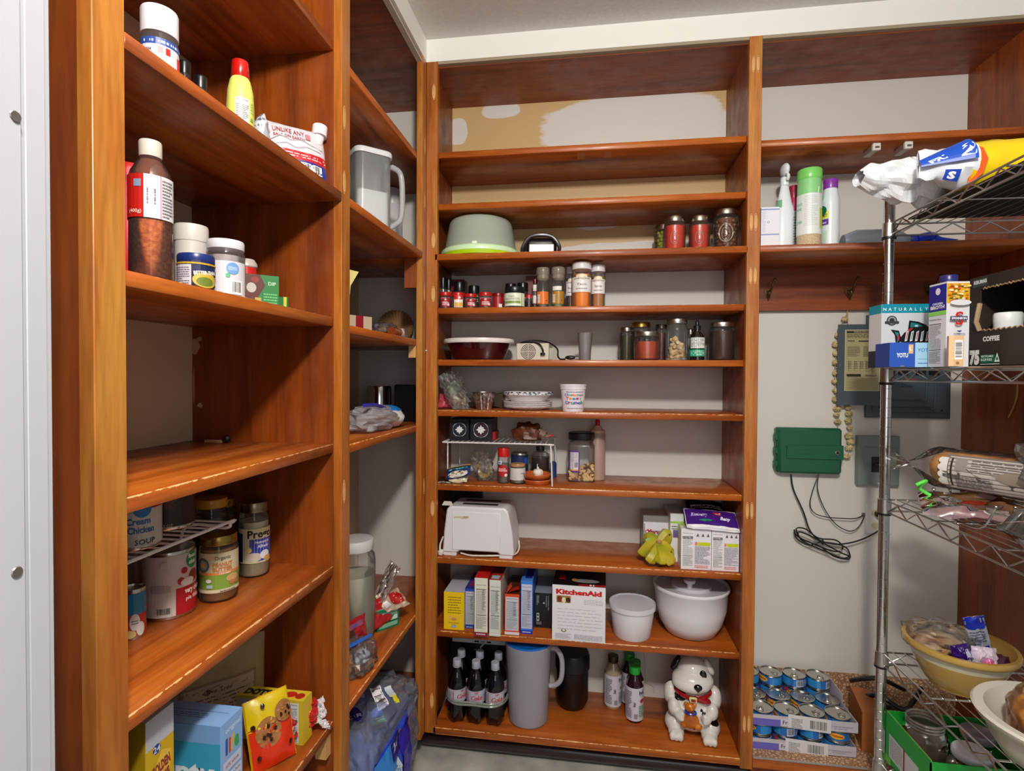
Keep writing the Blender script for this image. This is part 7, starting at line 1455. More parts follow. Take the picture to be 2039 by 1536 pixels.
a.on(MB(), cyl_map(r * 1.002)).build('label', t, flat=True)
p, r, h = LJ(347, 415, 452, z, -.14)
t = thing('white_tub', 'plain white plastic tub with a white lid behind the navy-lidded jar', 'tub', p)
MB().lathe([(.001, 0), (r, .001), (r, h * .78)], mat('#c8c2bc', .4)).build('tub', t); MB().lathe([(r * 1.03, h * .78), (r * 1.05, h * .8), (r * 1.04, h * .97), (r, h), (.001, h)], mat('#cfc9c2', .4), cap=(True, False)).build('lid', t)
p, r, h = LJ(350, 431, 510, z, -.05); r *= .93; a = wrap(r, h, '#15204c', .006); a.rect(-r * 1.6, h * .06, -r * .25, h * .66, '#c8c4cc'); a.lines(-r * 1.3, h * .1, -r * .35, h * .6, 8, '#6a6a74', .5); a.ell(r * .55, h * .25, r * .75, h * .22, '#c8a83c'); a.ell(r * .5, h * .2, r * .5, h * .13, '#6a7a2c'); a.poly([(-r * .2, h * .46), (r * 1.4, h * .56), (r * 1.4, h * .40), (-r * .15, h * .34)], '#12121a'); a.text('BETTER THAN', r * .55, h * .41, h * .1, '#e8e6e0', w=r * 1.35, bold=.04, rot=6); a.rect(-PI * r, h * .68, PI * r, h * .73, '#b8982c')
jar('bouillon_jar', 'short jar with a navy lid and dark label showing yellow soup', 'jar', p, r, h, '#4a4a14', .8, '#182c6c', 0, h * .2, 1.02, art=a, sh=.12, neck=.9)
p, r, h = LJ(407, 492, 482, z, -.075); r *= .93; a = Art(); a.rect(-r * 1.6, .003, r * 1.25, h * .62, '#cfcdd4'); a.facts(-r * 1.5, .006, -r * .4, h * .6, 5, '#cbc9d0', title=False); a.ell(r * .35, h * .5, r * .33, r * .33, '#6a9ad0'); a.lines(r * .12, h * .47, r * .58, h * .53, 3, '#c8d8e8'); a.ell(r * .1, h * .38, r * .12, r * .12, '#58b07c'); a.barcode(r * .25, h * .07, r * .85, h * .3)
jar('plastic_jar', 'clear jar with a white lid and white barcode label beside the navy-lidded jar', 'jar', p, r, h, '#a89c9c', .85, '#d6d4dc', 0, h * .14, .96, art=a, glass=PLAS, sh=.1, neck=.9)
p, r, h = LJ(470, 511, 516, z, -.14); t = thing('red_canister', 'red plastic canister with a whitish lid behind the clear jar', 'canister', p)
MB().lathe([(.001, 0), (r, .001), (r, h * .82)], mat('#c41c14', .3, coat=.3)).build('canister', t); MB().lathe([(r * 1.0, h * .82), (r * 1.1, h * .84), (r * 1.08, h * .9), (r * .8, h * .98), (.001, h)], mat('#c0b2ac', .35), cap=(True, False)).build('lid', t)
p, r, h = LJ(352, 374, 420, z, -.3); 
tag(MB().lathe([(.001, 0), (.035, 0), (.035, .15), (.03, .16), (.001, .161)], mat('#c0161c', .35)).build('red_bottle', None, (-.10, -1.045, z)), 'red capped bottle mostly hidden behind the seasoning bottle', 'bottle')
def lbox(name, lab, px, pyb, zb, w, d, h, rz, c, front, **k):
    n = at(px, pyb, X=k.pop('X')) if 'X' in k else at(px, pyb, Z=zb)
    return boxt(name, lab, 'box', (n.x, n.y, zb), rz, w, d, h, c, front, **k)
a_ = at(509, 560, X=-.09); b_ = at(551, 560, X=-.09); h = at(530, 548, X=-.09).z - z
a = Art(); W_ = .062; a.rect(0, 0, W_, h, '#2c7a3c'); a.poly([(0, 0), (0, h), (W_ * .45, h), (W_ * .6, h * .7), (W_ * .35, h * .3), (W_ * .35, 0)], '#5a2c20'); a.ell(W_ * .2, h * .62, W_ * .14, h * .14, '#b8b4ac'); a.ell(W_ * .3, h * .85, W_ * .12, h * .08, '#8a2c2c'); a.rect(W_ * .3, 0, W_ * .48, h * .35, '#b8a040'); a.text('DIP', W_ * .8, h * .72, h * .1, '#c8e0c8', rot=0); a.lines(W_ * .55, h * .1, W_ * .95, h * .5, 5, '#6ac07a', .5)
boxt('dip_mix_box', 'small box printed green and red with vegetables at the right of the jars', 'box', (-.10, (a_.y + b_.y) / 2, z), .75, W_, .03, h, '#256a34', a)
h2 = at(556, 590, X=-.10).z - z; boxt('tea_bag_box', 'tiny green and yellow box at the right end of the second left shelf', 'box', (-.10, at(557, 600, X=-.1).y + .012, z), .75, .022, .02, h2, '#1c6a30', Art().rect(.012, 0, .018, h2, '#c8c030'))
# low wire riser with cans
z = .8576
zr = .98; XW = -.105; yA, yB = -1.15, at(457, 1040, X=-.105).y
t = thing('wire_riser', 'white coated wire riser carrying soup cans on the fourth left shelf', 'wire rack', (0, 0, z)); dz = at(452, 1042, X=XW).z - z; mb = MB()
for xx in (XW, -.30): mb.tube(smooth([(xx, yA, dz), (xx, yB - .01, dz), (xx, yB, dz - .004), (xx - .01, yB + .002, dz - .012), (-.2 if xx > -.2 else xx, yB + .002, dz - .02), (-.2 if xx > -.2 else xx - .002, yB + .008, .002)], 5), .003, W0)
mb.tube([(XW, yA, dz), (-.30, yA, dz)], .003, W0); mb.build('frame', t); mb = MB()
for k in range(15): yy = yA + .01 + (yB - yA - .02) * k / 14; mb.tube([(XW + .002, yy, dz + .002), (-.302, yy, dz + .002)], .0018, W0, 5)
mb.build('wires', t); MB().tube([(XW, yA + .004, dz), (XW, yA + .004, .002)], .003, W0).build('leg', t)
zt = z + dz + .005
def lcan(name, lab, pos, r, h, fn, tw=0):
    a = wrap(r, h, '#c8c4c0', .006); fn(a, r, h); return can(name, lab, 'can', pos, r, h, a, tw, group='canned food')
def cf1(a, r, h): a.rect(-PI * r, .006, PI * r, h * .7, '#c4bcb4'); a.rect(-PI * r, h * .7, PI * r, h - .006, '#8c1418'); a.ell(r * .35, h * .7, r * .35, r * .35, '#1c6ab0'); a.text('Cream', r * .2, h * .45, h * .11, '#2c5a9c', w=r * .9, bold=.03); a.text('Chicken', r * .3, h * .3, h * .11, '#2c5a9c', w=r * 1.0, bold=.03); a.text('SOUP', r * .45, h * .1, h * .09, '#2a2a2e')
# the pair on the wire: place by line of sight
p = at(276, 1050, X=-.14); r, h = .034, min(.098, 1.103 - zt); lcan('soup_can', 'soup can with red band and blue lettering beside the near post on the riser', (-.145, p.y, zt), r, h, cf1, -.1)
def cf2(a, r, h): a.rect(-PI * r, .006, PI * r, h - .006, '#2a1410'); a.ell(-r * .1, h * .7, r * .7, h * .28, '#4a2418'); a.ell(r * .65, h * .85, r * .35, r * .35, '#1c6ab0'); a.ell(-r * .9, h * .5, r * .5, h * .12, '#9a948c'); a.line([(r * .0, h * .9), (r * .2, h * .72), (r * .25, h * .6)], .001, '#d8c8b8'); a.text('18.5 OZ', -r * .1, h * .08, h * .05, '#b8aca0')
p = at(346, 1020, X=-.17); lcan('soup_can', 'dark brown soup can right of the red-banded can on the wire riser', (-.18, p.y + .0, zt), .040, min(.108, 1.103 - zt), cf2)
p, r, h = LJ(385, 457, 992, z, -.22); jar('jar', 'jar of dark sauce with a yellow lid at the back of the fourth left shelf', 'jar', p, r * .95, h, '#3a0c08', .9, '#c88c18', 0, .016, .97)
p, r, h = CB(283, 393, 1090, 1237, z)
def cf3(a, r, h):
    a.rect(-PI * r, .006, PI * r, h - .006, '#c2b8b4'); a.rect(r * .22, .006, PI * r * .8, h * .45, '#a81420'); a.ell(r * .95, h * .83, r * .32, h * .13, '#1c8a4c'); a.text('food', r * .95, h * .86, h * .06, '#e8f0ea', bold=.04); a.text('club', r * .95, h * .77, h * .06, '#e8f0ea', bold=.04); a.ell(r * .42, h * .55, r * .14, h * .055, '#a01420'); a.ell(r * .55, h * .7, r * .13, h * .05, '#a01420'); a.ell(r * 1.0, h * .58, r * .25, h * .1, '#8a1018'); a.ell(r * .7, h * .52, r * .3, h * .06, '#d8d0d0')
    a.text('very cherry', r * 1.05, h * .35, h * .08, '#f0e0e0', w=r * 1.0, bold=.04, rot=0); a.text('pie filling', r * 1.0, h * .24, h * .06, '#f0e0e0', w=r * .8); a.lines(-r * .7, h * .42, r * .05, h * .54, 6, '#8a8280', .4, 2); a.barcode(-r * .5, .01, r * .08, h * .2, bg=None); a.rect(-r * .3, h * .78, -r * .08, h * .87, '#c2b8b4')
lcan('pie_filling_can', 'big white and red cherry pie filling can under the wire riser', p, r, .118 if h < .09 else h, cf3)
p, r, h = CB(395, 477, 1062, 1203, z); r *= .97
a = Art(); a.rect(-r * 1.7, h * .16, r * 1.6, h * .76, '#c9bd9c'); a.rect(-r * 1.7, h * .2, r * 1.6, h * .44, '#7c9c3c'); a.rect(-r * 1.0, h * .43, r * 1.6, h * .47, '#d8824a'); a.rect(-r * 1.7, h * .16, r * 1.6, h * .21, '#cfc4a8'); a.ell(-r * .8, h * .58, r * .38, h * .11, '#5a6a5c'); a.ell(-r * .8, h * .58, r * .26, h * .075, '#7a9ca8'); a.ell(-r * .8, h * .58, r * .15, h * .045, '#d8a040'); a.text('Organic', r * .25, h * .66, h * .055, '#4a443c', w=r * .8); a.text('PEANUT', r * .25, h * .56, h * .055, '#c07a44', w=r * 1.0, bold=.05); a.text('BUTTER', r * .25, h * .49, h * .055, '#c07a44', w=r * 1.0, bold=.05); a.text('CREAMY', r * .35, h * .435, h * .028, '#f0e4d0', w=r * .6); a.ell(r * .75, h * .36, r * .35, h * .06, '#c8a068'); a.ell(r * .7, h * .29, r * .13, h * .035, '#b87850'); a.ell(r * .95, h * .29, r * .13, h * .035, '#b87850'); a.rect(-r * .55, h * .24, -r * .25, h * .29, '#a8b4c8'); a.ell(-r * .45, h * .35, r * .14, h * .03, '#d8d8c8'); a.lines(r * .1, h * .17, r * .9, h * .2, 1, '#6a6450')
jar('peanut_butter_jar', 'organic peanut butter jar with a gold lid', 'jar', p, r, h, '#b07c40', .92, '#a88c48', 1, h * .13, .95, art=a, neck=.94, sh=.07, tw=-.05)
p, r, h = CB(474, 539, 998, 1153, z); r *= .97
a = Art(); a.rect(-r * 1.4, h * .2, r * 1.6, h * .66, '#cfc49c'); a.rect(-r * .3, h * .22, r * 1.5, h * .52, '#2438a0'); a.text('Prego', r * .42, h * .54, h * .1, '#12100e', w=r * 1.7, bold=.03); a.text('Homestyle', r * .55, h * .46, h * .04, '#e8e8f0', w=r * 1.0); a.text('Alfredo', r * .6, h * .40, h * .045, '#e8e8f0', w=r * .8); a.ell(-r * .05, h * .28, r * .55, h * .06, '#c4b8a8'); a.ell(r * .7, h * .3, r * .35, h * .06, '#d8d8dc'); a.ell(r * .9, h * .25, r * .3, h * .035, '#c8a050'); a.rect(-r * 1.4, h * .22, -r * .75, h * .6, '#1a2450'); a.ell(-r * .35, h * .38, r * .2, h * .035, '#d8c878')
jar('pasta_sauce_jar', 'tall jar of white pasta sauce with cream and blue label', 'jar', p, r, h, '#c8bc98', .92, '#8f8468', 1, h * .12, .93, art=a, neck=.9, sh=.14)
q = (p[0] - .085, p[1] + .012, z); jar('pasta_sauce_jar', 'gold lidded jar standing behind the white pasta sauce jar', 'jar', q, r, h * 1.0, '#4a2c1c', .9, '#a8904c', 1, h * .1, .93, neck=.9, sh=.12)
p, r, h = CB(240, 292, 1170, 1276, z)
def cf4(a, r, h): a.rect(-PI * r, h * .5, PI * r, h - .006, '#1c78a8'); a.rect(-PI * r, .006, PI * r, h * .5, '#a83024'); a.ell(r * .1, h * .35, r * .4, h * .17, '#c8c0bc'); a.lines(-r * .15, h * .3, r * .35, h * .4, 2, '#4a4a50'); a.ell(r * .55, h * .2, r * .35, h * .14, '#cfc8c4'); a.ell(-r * .3, h * .12, r * .5, h * .08, '#c8b070'); a.poly([(-r * 1.4, h * .5), (r * 1.4, h * .62), (r * 1.4, h * .52), (-r * 1.4, h * .42)], '#c83a2c')
lcan('fruit_can', 'blue, red and white fruit can at the front beside the near post', p, r, h, cf4)
def cf5(a, r, h): a.rect(-PI * r, .006, PI * r, h - .006, '#8c1018'); a.text("ll's", r * .5, h * .5, h * .2, '#d8ccc8', w=r * .8, shear=.2)
lcan('soup_can', 'dark red soup can behind the blue fruit can', (p[0] - .085, p[1] + .022, z), .034, .1, cf5)
# ---- lowest left shelf
z = .5131
c1 = at(289, 1440, X=-.05); c2 = at(345, 1430, X=-.05); hg = at(318, 1420, X=-.05).z - z; dG = c2.y - c1.y
a = Art(); W_ = dG; h = hg
a.rect(0, 0, W_, h, '#c8a410'); a.rect(0, h * .86, W_, h, '#b4b6c4'); a.ell(W_ * .38, h * .84, W_ * .14, W_ * .14, '#1c3c8c'); a.text('24', W_ * .38, h * .825, h * .03, '#e0e0e8'); a.poly([(W_ * .2, h * .64), (W_ * .85, h * .70), (W_ * .9, h * .79), (W_ * .55, h * .82), (W_ * .2, h * .73)], '#e0b83c'); a.text('GOLDEN', W_ * .54, h * .725, h * .045, '#8a2c28', w=W_ * .66, bold=.06, rot=8); a.text('GRAHAMS', W_ * .54, h * .67, h * .04, '#8a2c28', w=W_ * .6, bold=.06, rot=8); a.facts(W_ * .08, h * .05, W_ * .94, h * .62, 4, '#c8ccce')
lfa = Art(); lfa.rect(0, 0, .18, h, '#a88a14'); lfa.rect(0, 0, .18, h * .52, '#6a2414'); lfa.rect(0, h * .52, .18, h * .535, '#3a1c10'); lfa.ell(.155, h * .38, .006, .006, '#c8b8a0'); lfa.ell(.17, h * .38, .006, .006, '#c8b8a0'); lfa.ell(.162, h * .28, .007, .005, '#d8cfc8')
boxt('cereal_box', 'yellow graham cereal carton beside the near post on the lowest left shelf', 'box', (-.05 - .09, c1.y, z), 0, .18, dG - .001, h, '#c8a410', lfa, Art().rect(0, 0, .18, dG, '#b4b6c4'), right=a)
c1 = at(439, 1460, X=-.04); c2 = at(482, 1440, X=-.04); W1 = c2.y - c1.y; D1 = .19; hB = at(439, 1450, X=-.04).z - z
a = Art(); a.rect(0, 0, D1, hB, '#3a9ec4'); a.rect(0, hB * .86, D1, hB, '#78a4d8'); a.text('bounty', D1 * .55, hB * .56, hB * .15, '#dfeaf2', w=D1 * .8, bold=.04); a.ell(D1 * .62, hB * .16, D1 * .2, hB * .17, '#cfe0dc'); a.ell(D1 * .62, hB * .15, D1 * .18, hB * .155, '#2c9a3c'); a.ell(D1 * .65, hB * .14, D1 * .07, hB * .06, '#e0ead8')
f = Art(); f.rect(0, 0, W1, hB, '#84aee0')
for ch, cx, cc in (('l', .26, '#2c4ca8'), ('i', .40, '#d03a2c'), ('f', .53, '#d8b020'), ('e', .72, '#3c9a4c')): f.text(ch, W1 * cx, hB * .74, hB * .12, cc, bold=.06, w=W1 * (.22 if ch == 'e' else .1 if ch in 'li' else .14))
f.text('original', W1 * .55, hB * .91, hB * .04, '#d8e4f4', w=W1 * .7); f.rect(W1 * .08, hB * .6, W1 * .92, hB * .69, '#c4c8da'); f.text('60% whole', W1 * .5, hB * .63, hB * .03, '#a03a5a', w=W1 * .6); f.facts(W1 * .08, 0.002, W1 * .92, hB * .58, 6, '#c8cce0')
tp = Art(); tp.rect(0, 0, D1, W1, '#88b0e4'); tp.lines(D1 * .3, W1 * .3, D1 * .8, W1 * .55, 3, '#3a5a8a', .3); tp.rect(D1 * .05, W1 * .62, D1 * .95, W1 * .64, '#4a6aa0')
boxt('cereal_box', 'big light blue cereal carton with teal side and green circle', 'box', (-.04 - D1 / 2, c1.y, z), 0, D1, W1, hB, '#88b0e4', a, tp, right=f)
# brown paper packet
o = at(415, 1365, X=-.20); a = Art(); a.rect(-.07, -.06, .075, .03, '#8a7458'); a.rect(-.066, -.056, .07, .026, '#b09a80'); a.lines(-.05, -.045, .055, .005, 7, '#5a4634', .35, 4); a.text('Love Tree', .0, .008, .009, '#4a3424'); a.poly([(-.03, .012), (-.02, .02), (-.01, .012), (-.02, .006)], '#4a2c1c')
packet('paper_pouch', 'tan brown paper pouch with a printed note standing behind the blue cereal box', 'pouch', (-.235, at(430, 1370, X=-.235).y, z + .098), (.66, .75, 0), (-.05, .1, 1), .19, .195, .022, '#a48c5c', a, .004, 6, gloss=.6)
packet('red_pouch', 'orange red snack pouch at the back beside the brown pouch', 'pouch', (-.30, -.665, z + .105), (.9, .4, 0), (0, .05, 1), .11, .21, .02, '#b0401c', Art().rect(.02, -.09, .05, .09, '#a81c1c').rect(.044, -.09, .055, .09, '#c8a020').ell(-.01, .04, .03, .04, '#8a2414'), .006, 3)
# yellow candy box
A_ = at(492, 1432, Z=z); 
bxx, byy = at(600, 1438, Z=z).x, at(600, 1438, Z=z).y
W2, h2 = .150, .092; a = Art(); a.rect(0, 0, W2, h2, '#c8b02c'); a.rect(W2 * .02, .003, W2 * .60, h2 * .95, '#a8acb4'); a.ell(W2 * .26, h2 * .5, W2 * .18, h2 * .42, '#4a6a7c')
for k in range(6): a.ell(W2 * .26, h2 * .5, W2 * (.16 - .025 * k), h2 * (.38 - .06 * k), '#7f98a4' if k % 2 == 0 else '#4a6a7c')
a.rect(W2 * .02, .003, W2 * .6, h2 * .3, '#a8acb4'); a.facts(W2 * .63, .004, W2 * .94, h2 * .95, 5, '#cfcfd2'); a.text('100', W2 * .88, h2 * .5, h2 * .08, '#2a2a2c', bold=.04)
tp = Art(); tp.rect(0, 0, W2, .035, '#d8c030'); tp.text('DOTS', W2 * .26, .008, .018, '#2c2420', w=W2 * .38, bold=.08)
tp.ell(W2 * .6, .018, .006, .008, '#3a8a2c'); tp.ell(W2 * .75, .018, .014, .010, '#c0281c'); tp.ell(W2 * .9, .015, .010, .010, '#b02418')
boxt('candy_box', 'flat yellow candy carton with black lettering leaning on the partition', 'box', (-.118, -.69, z), .0, W2, .035, h2, '#c8b02c', a, tp, right=Art().rect(0, 0, .035, h2, '#d0b82c'))
# cookie bag
c0 = at(523, 1430, X=-.09); a = Art(.25); a.rect(-.04, .01, .04, .065, '#d8bc14'); a.rect(-.04, -.065, .04, .014, '#d03010')
def cookie(cx, cy, r_):
    a.ell(cx, cy, r_, r_ * 1.15, '#9c6a3a'); rr = random.Random(int(cx * 9000))
    for q in range(26): a.ell(cx + rr.uniform(-.8, .8) * r_, cy + rr.uniform(-.8, .8) * r_, r_ * .14, r_ * .1, rr.choice(('#b8824c', '#8a5a2e', '#a87444')), n=8)
    for q in range(6): a.ell(cx + rr.uniform(-.6, .6) * r_, cy + rr.uniform(-.7, .7) * r_, r_ * .14, r_ * .15, '#2c140c', n=10)
cookie(-.006, .0, .024); cookie(.026, .028, .017)
for x, y in ((-.033, .02), (.03, -.032), (-.03, -.036), (-.012, .052)): a.ell(x, y, .004, .0045, '#3a1c10')
packet('cookie_bag', 'red and yellow bag printed with chocolate chip cookies', 'packet', (-.085, c0.y + .015, z + .064), (.62, .78, .06), (-.25, .12, 1), .085, .132, .014, '#d0a014', a, .004, 2, gloss=.25)
c0 = at(605, 1412, X=-.07)
t = thing('torn_wrapper', 'crumpled red and white snack wrapper lying open near the partition', 'wrapper', (-.062, c0.y - .035, z + .041)); mb, fn = pillow((0, 0, 0), (.6, .8, .12), (-.3, .2, 1), .085, .052, .014, mat('#b81c20', .25, coat=.4), .016, 11); mb.build('wrapper', t, flat=True)
Art(.25).lines(-.03, -.012, .0, .0, 2, '#e8c8c8', .5).on(MB(), fn).build('print', t, flat=True)
mb, fn = pillow((.028, .035, .004), (.5, .8, .2), (-.3, .2, 1), .026, .04, .003, mat('#d8d2d4', .4), .014, 17); mb.build('torn_end', t, flat=True)
mb, fn = pillow((.036, .03, -.02), (.4, .5, -.6), (-.3, .2, .3), .04, .016, .002, mat('#d8d2d4', .4), .01, 4); mb.build('torn_strip', t, flat=True)

# ================================================================== corner bay (between the two uprights)
z = 1.6746
# tall juice jug
a_ = at(703, 400, X=-.12); b_ = at(795, 400, X=-.12)
t = thing('plastic_pitcher', 'tall clear plastic pitcher with white lid and loop handle in the corner bay', 'pitcher', (-.105, at(735, 400, X=-.105).y, z), .75); PG = clear('#eef0f2', .32, .1, .5); hP = at(740, 312, X=-.105).z - z
MB().rbox(-.052, .052, -.05, .05, .001, hP * .93, .022, PG, seg=6).build('jug', t); MB().rbox(-.056, .056, -.054, .054, hP * .93, hP, .024, mat('#dcdee2', .3), seg=6, top=.006).build('lid', t)
MB().rbox(-.047, .047, -.045, .045, .003, hP * .52, .02, mat('#e4e4e2', .5), seg=5).build('flour', t)
MB().tube(smooth([(.05, 0, hP * .88), (.075, 0, hP * .9), (.1, 0, hP * .8), (.1, 0, hP * .35), (.08, 0, hP * .22), (.05, 0, hP * .14)], 6), .0085, clear('#e6e8ec', .7, .15, .4), 10).build('handle', t)
p, r, h = C(762, 800, 368, z, X=-.2); h -= .018; t = thing('white_bottle', 'white plastic bottle standing behind the clear pitcher handle', 'bottle', (p[0], p[1], z)); MB().lathe([(.001, 0), (r * 1.1, .001), (r * 1.1, h * .7), (r * .9, h * .8)], mat('#d8dade', .35)).build('bottle', t); mb = MB(); ribbed(mb, r * .85, h * .8, h * .2, mat('#d4d6da', .35)); mb.build('cap', t)
p, r, h = C(688, 704, 350, z, X=-.045); jar('spice_jar', 'small jar with a red and blue label squeezed beside the post and pitcher', 'jar', (-.05, YS + .068, z), .02, .085, '#7a6a3c', .8, '#b4b8bc', 0, .012, .95, art=Art().rect(-.02, .03, .02, .06, '#b8203c').rect(-.02, .06, .02, .07, '#8ab0d8'), neck=.9)
z = 1.3944
o = at(706, 556, X=-.03)
t = thing('yellow_envelope', 'pale yellow paper packet poking out beside the middle upright', 'packet', (-.045, o.y - .012, z + .001)); mb = MB(); hE = at(700, 540, X=-.04).z - z
mb.prism([(-.03, 0), (.0, .0), (.01, hE * .72), (.031, hE * .98), (.0, hE), (-.03, hE * .97)], -.002, .002, mat('#cfc078', .6)); o2 = mb.build('paper', t, None); o2.rotation_euler[2] = .9
# coffee filters
FL = mat('#a07c50', .8); c0 = at(793, 640, X=-.10)
t = thing('coffee_filters', 'stack of brown fluted paper coffee filters tipped on edge', 'coffee filters', (-.2, at(790, 640, X=-.2).y, z + .0565)); mb = MB(); n = 60
for k in range(3):
    vs = [(0, 0, 0)]
    for ring, rr in ((1, .032), (2, .066)):
        for i in range(n): q = 2 * PI * i / n; wv = .0045 * (1 if i % 2 else -1) * (ring - .6); vs.append((rr * math.cos(q), rr * math.sin(q), (.028 if ring == 2 else 0) + wv + k * .006))
    mb.add(vs, [(0, 1 + i, 1 + (i + 1) % n) for i in range(n)] + [(1 + i, 1 + n + i, 1 + n + (i + 1) % n, 1 + (i + 1) % n) for i in range(n)], FL)
o = mb.build('filters', t, flat=True); o.rotation_euler = (math.radians(75), 0, .25)
t = thing('bagged_snack', 'clear bag with a teal edged label in front of the coffee filters', 'bag', (-.085, at(765, 655, X=-.085).y, z + .022)); mb = MB(); crumple(mb, (0, 0, 0), (.035, .05, .02), FILM, 8, .3, -.021); mb.build('film', t, flat=True); MB().ell((0, 0, -.003), (.026, .04, .014), mat('#8a6a4c', .6), 12, 8, .3, 30, 2).build('contents', t); MB().box(-.0, .001, -.02, .02, -.018, .006, mat('#1c7a84', .4)).build('label', t, (.036, 0, 0))
tag(MB().ell((0, 0, 0), (.03, .04, .016), mat('#1434a0', .35), 16, 10, .25, 30, 4).build('blue_pouch', None, (-.12, -.105, z + .018)), 'bright blue pouch between the coffee filters and the far upright', 'pouch')
tag(MB().lathe([(.001, 0), (.017, 0), (.017, .03), (.001, .031)], STEEL).build('metal_cup', None, (-.055, -.072, z)), 'small shiny metal cylinder at the shelf edge next to the far upright', 'cup')
mb = MB(); mb.lathe([(.001, 0), (.013, 0), (.013, .06)], mat('#7a3410', .3, coat=.4)); mb.lathe([(.0135, .06), (.0135, .075), (.001, .076)], mat('#d8c8b8', .4)); o = mb.build('small_bottle', None, (-.045, -.19, z + .0145)); o.rotation_euler = (-PI / 2, 0, 0); tag(o, 'small brown bottle lying on its side in front of the clear bag', 'bottle')
boxt('gift_box', 'white box wrapped with a crimson ribbon lying at the left of the corner shelf', 'box', (-.075, at(716, 650, X=-.075).y, z), 1.1, .085, .06, .042, '#b8a890', Art().rect(.03, 0, .055, .042, '#8c1424'), Art().rect(.03, 0, .055, .06, '#8c1424'), gloss=.5)
tag(MB().ell((0, 0, .025), (.05, .05, .03), mat('#5a1018', .5), 18, 12, .35, 30, 4, .0).build('red_bag', None, (-.15, -.38, z)), 'dark red cloth bag behind the ribbon box', 'bag')
z = 1.1154
hb = at(715, 712, X=-.1).z - z; a = Art(); a.rect(0, 0, .14, hb, '#200a0c'); a.rect(0, 0, .14, hb * .32, '#8c1010'); a.rect(0, hb * .85, .14, hb, '#7a1410'); a.text('Corn', .105, hb * .58, hb * .2, '#c8861c', w=.06); a.text('Starter', .11, hb * .45, hb * .1, '#c8b8b0', w=.05); a.ell(.115, hb * .85, .015, .018, '#a85c18')
boxt('cereal_box', 'dark red and black carton at the back left of the corner shelf', 'box', (-.185, -.50, z), .62, .14, .045, hb, '#3a0c0c', a, right=Art().facts(0, 0, .045, hb, 3, '#8f8c8c'))
t = thing('zip_bag', 'large clear zip bag with a blue zipper lying across the corner shelf', 'bag', (-.10, at(745, 830, X=-.1).y, z + .035)); mb = MB(); crumple(mb, (0, -.02, 0), (.06, .12, .036), clear('#f4f2f6', .5, .1, .5), 17, .28, -.034, 30, 20); mb.build('film', t, flat=True)
MB().ell((-.005, .03, -.004), (.04, .05, .024), mat('#cfc8cc', .7), 16, 10, .2, 20, 3).build('contents', t); MB().tube(smooth([(.03, -.14, .045), (.03, -.06, .042), (.025, .03, .026), (.02, .09, .012)]), [.0055] * 25, mat('#3430a8', .35), 6).build('zipper', t)
t = thing('sugar_packet', 'blue and white plump packet beside the far upright on the corner shelf', 'packet', (-.085, -.115, z + .032)); MB().ell((0, 0, 0), (.05, .06, .031), mat('#d8d6da', .4), 22, 14, .12, 20, 5, -.031).build('packet', t); mb = MB(); mb.ell((-.012, .01, .012), (.05, .062, .026), mat('#1c7ac8', .35), 22, 14, .14, 20, 8, .0); mb.build('blue_top', t)
t = thing('metal_canister', 'shiny metal canister in the dark at the back of the corner shelf', 'canister', (-.2, .1, z)); MB().lathe([(.001, 0), (.042, 0), (.042, .12), (.040, .125), (.001, .126)], CHROME).build('canister', t)
tag(MB().box(-.05, .05, -.04, .04, 0, .13, mat('#0c0c0e', .3), .004).build('dark_tin', None, (-.1, .15, z)), 'black square tin in the shadow behind the metal canister', 'tin')
z = .5005
p, r, h = CB(697, 751, 1062, 1195, z)
t = jar('plastic_jar', 'big square-shouldered clear jar of white grain with a white lid in the corner bay', 'jar', (-.15, at(708, 1120, X=-.15).y, z), .058, at(715, 1068, X=-.15).z - z, '#b8b4a0', .72, '#c9c6c4', 0, .03, .9, glass=PLAS, sh=.12, neck=.8)
packet('red_packet', 'shiny red packet leaning against the big clear jar', 'packet', (-.09, at(708, 1135, X=-.09).y, z + .065), (.3, .95, 0), (-.1, 0, 1), .085, .10, .015, '#a0141c', Art(.25).rect(-.04, -.03, -.015, .03, '#4a2a20').rect(-.04, .03, .02, .042, '#8a4a6a').rect(-.02, .033, 0, .04, '#2c5ab8'), .005, 4, gloss=.25)
t = thing('nut_bag', 'zip bag of nuts with a blue zipper in front of the clear jar', 'bag', (-.065, at(712, 1180, X=-.065).y, z + .034)); mb = MB(); crumple(mb, (0, 0, 0), (.045, .06, .04), FILM, 5, .3, -.033); mb.build('film', t, flat=True); MB().ell((0, 0, -.008), (.036, .05, .025), noisy('walnuts', '#8a5c34', '#c89c6c', 60, .6), 18, 12, .3, 40, 5, -.032).build('nuts', t)
MB().tube(smooth([(.0, -.06, .055), (.01, 0, .045), (.012, .062, .03)]), .005, mat('#1c6ad0', .35), 6).build('zipper', t); MB().box(.032, .034, .02, .05, -.02, .02, mat('#b01c24', .4)).build('label', t); MB().ell((.02, -.02, .014), (.02, .03, .018), mat('#b8bcc8', .4), 12, 8, .2, 30, 2).build('wrapped_piece', t)
a = Art(); a.rect(0, 0, .075, .062, '#12744c'); a.rect(.006, .040, .069, .052, '#7fae92'); a.rect(.006, .006, .069, .018, '#7fae92'); a.poly([(.045, .024), (.069, .024), (.069, .038), (.058, .038)], '#c8d8d0'); a.lines(.02, .026, .045, .031, 1, '#d8e8e0', .6); a.rect(0, .020, .075, .0225, '#0c5034')
n = at(805, 1222, Z=z)
boxt('green_tea_box', 'pair of small green cartons at the shelf corner by the far upright', 'box', (-.072, -.145, z), .9, .072, .05, .062, '#12744c', a, top=Art().rect(0, 0, .072, .05, '#8a9c92'))
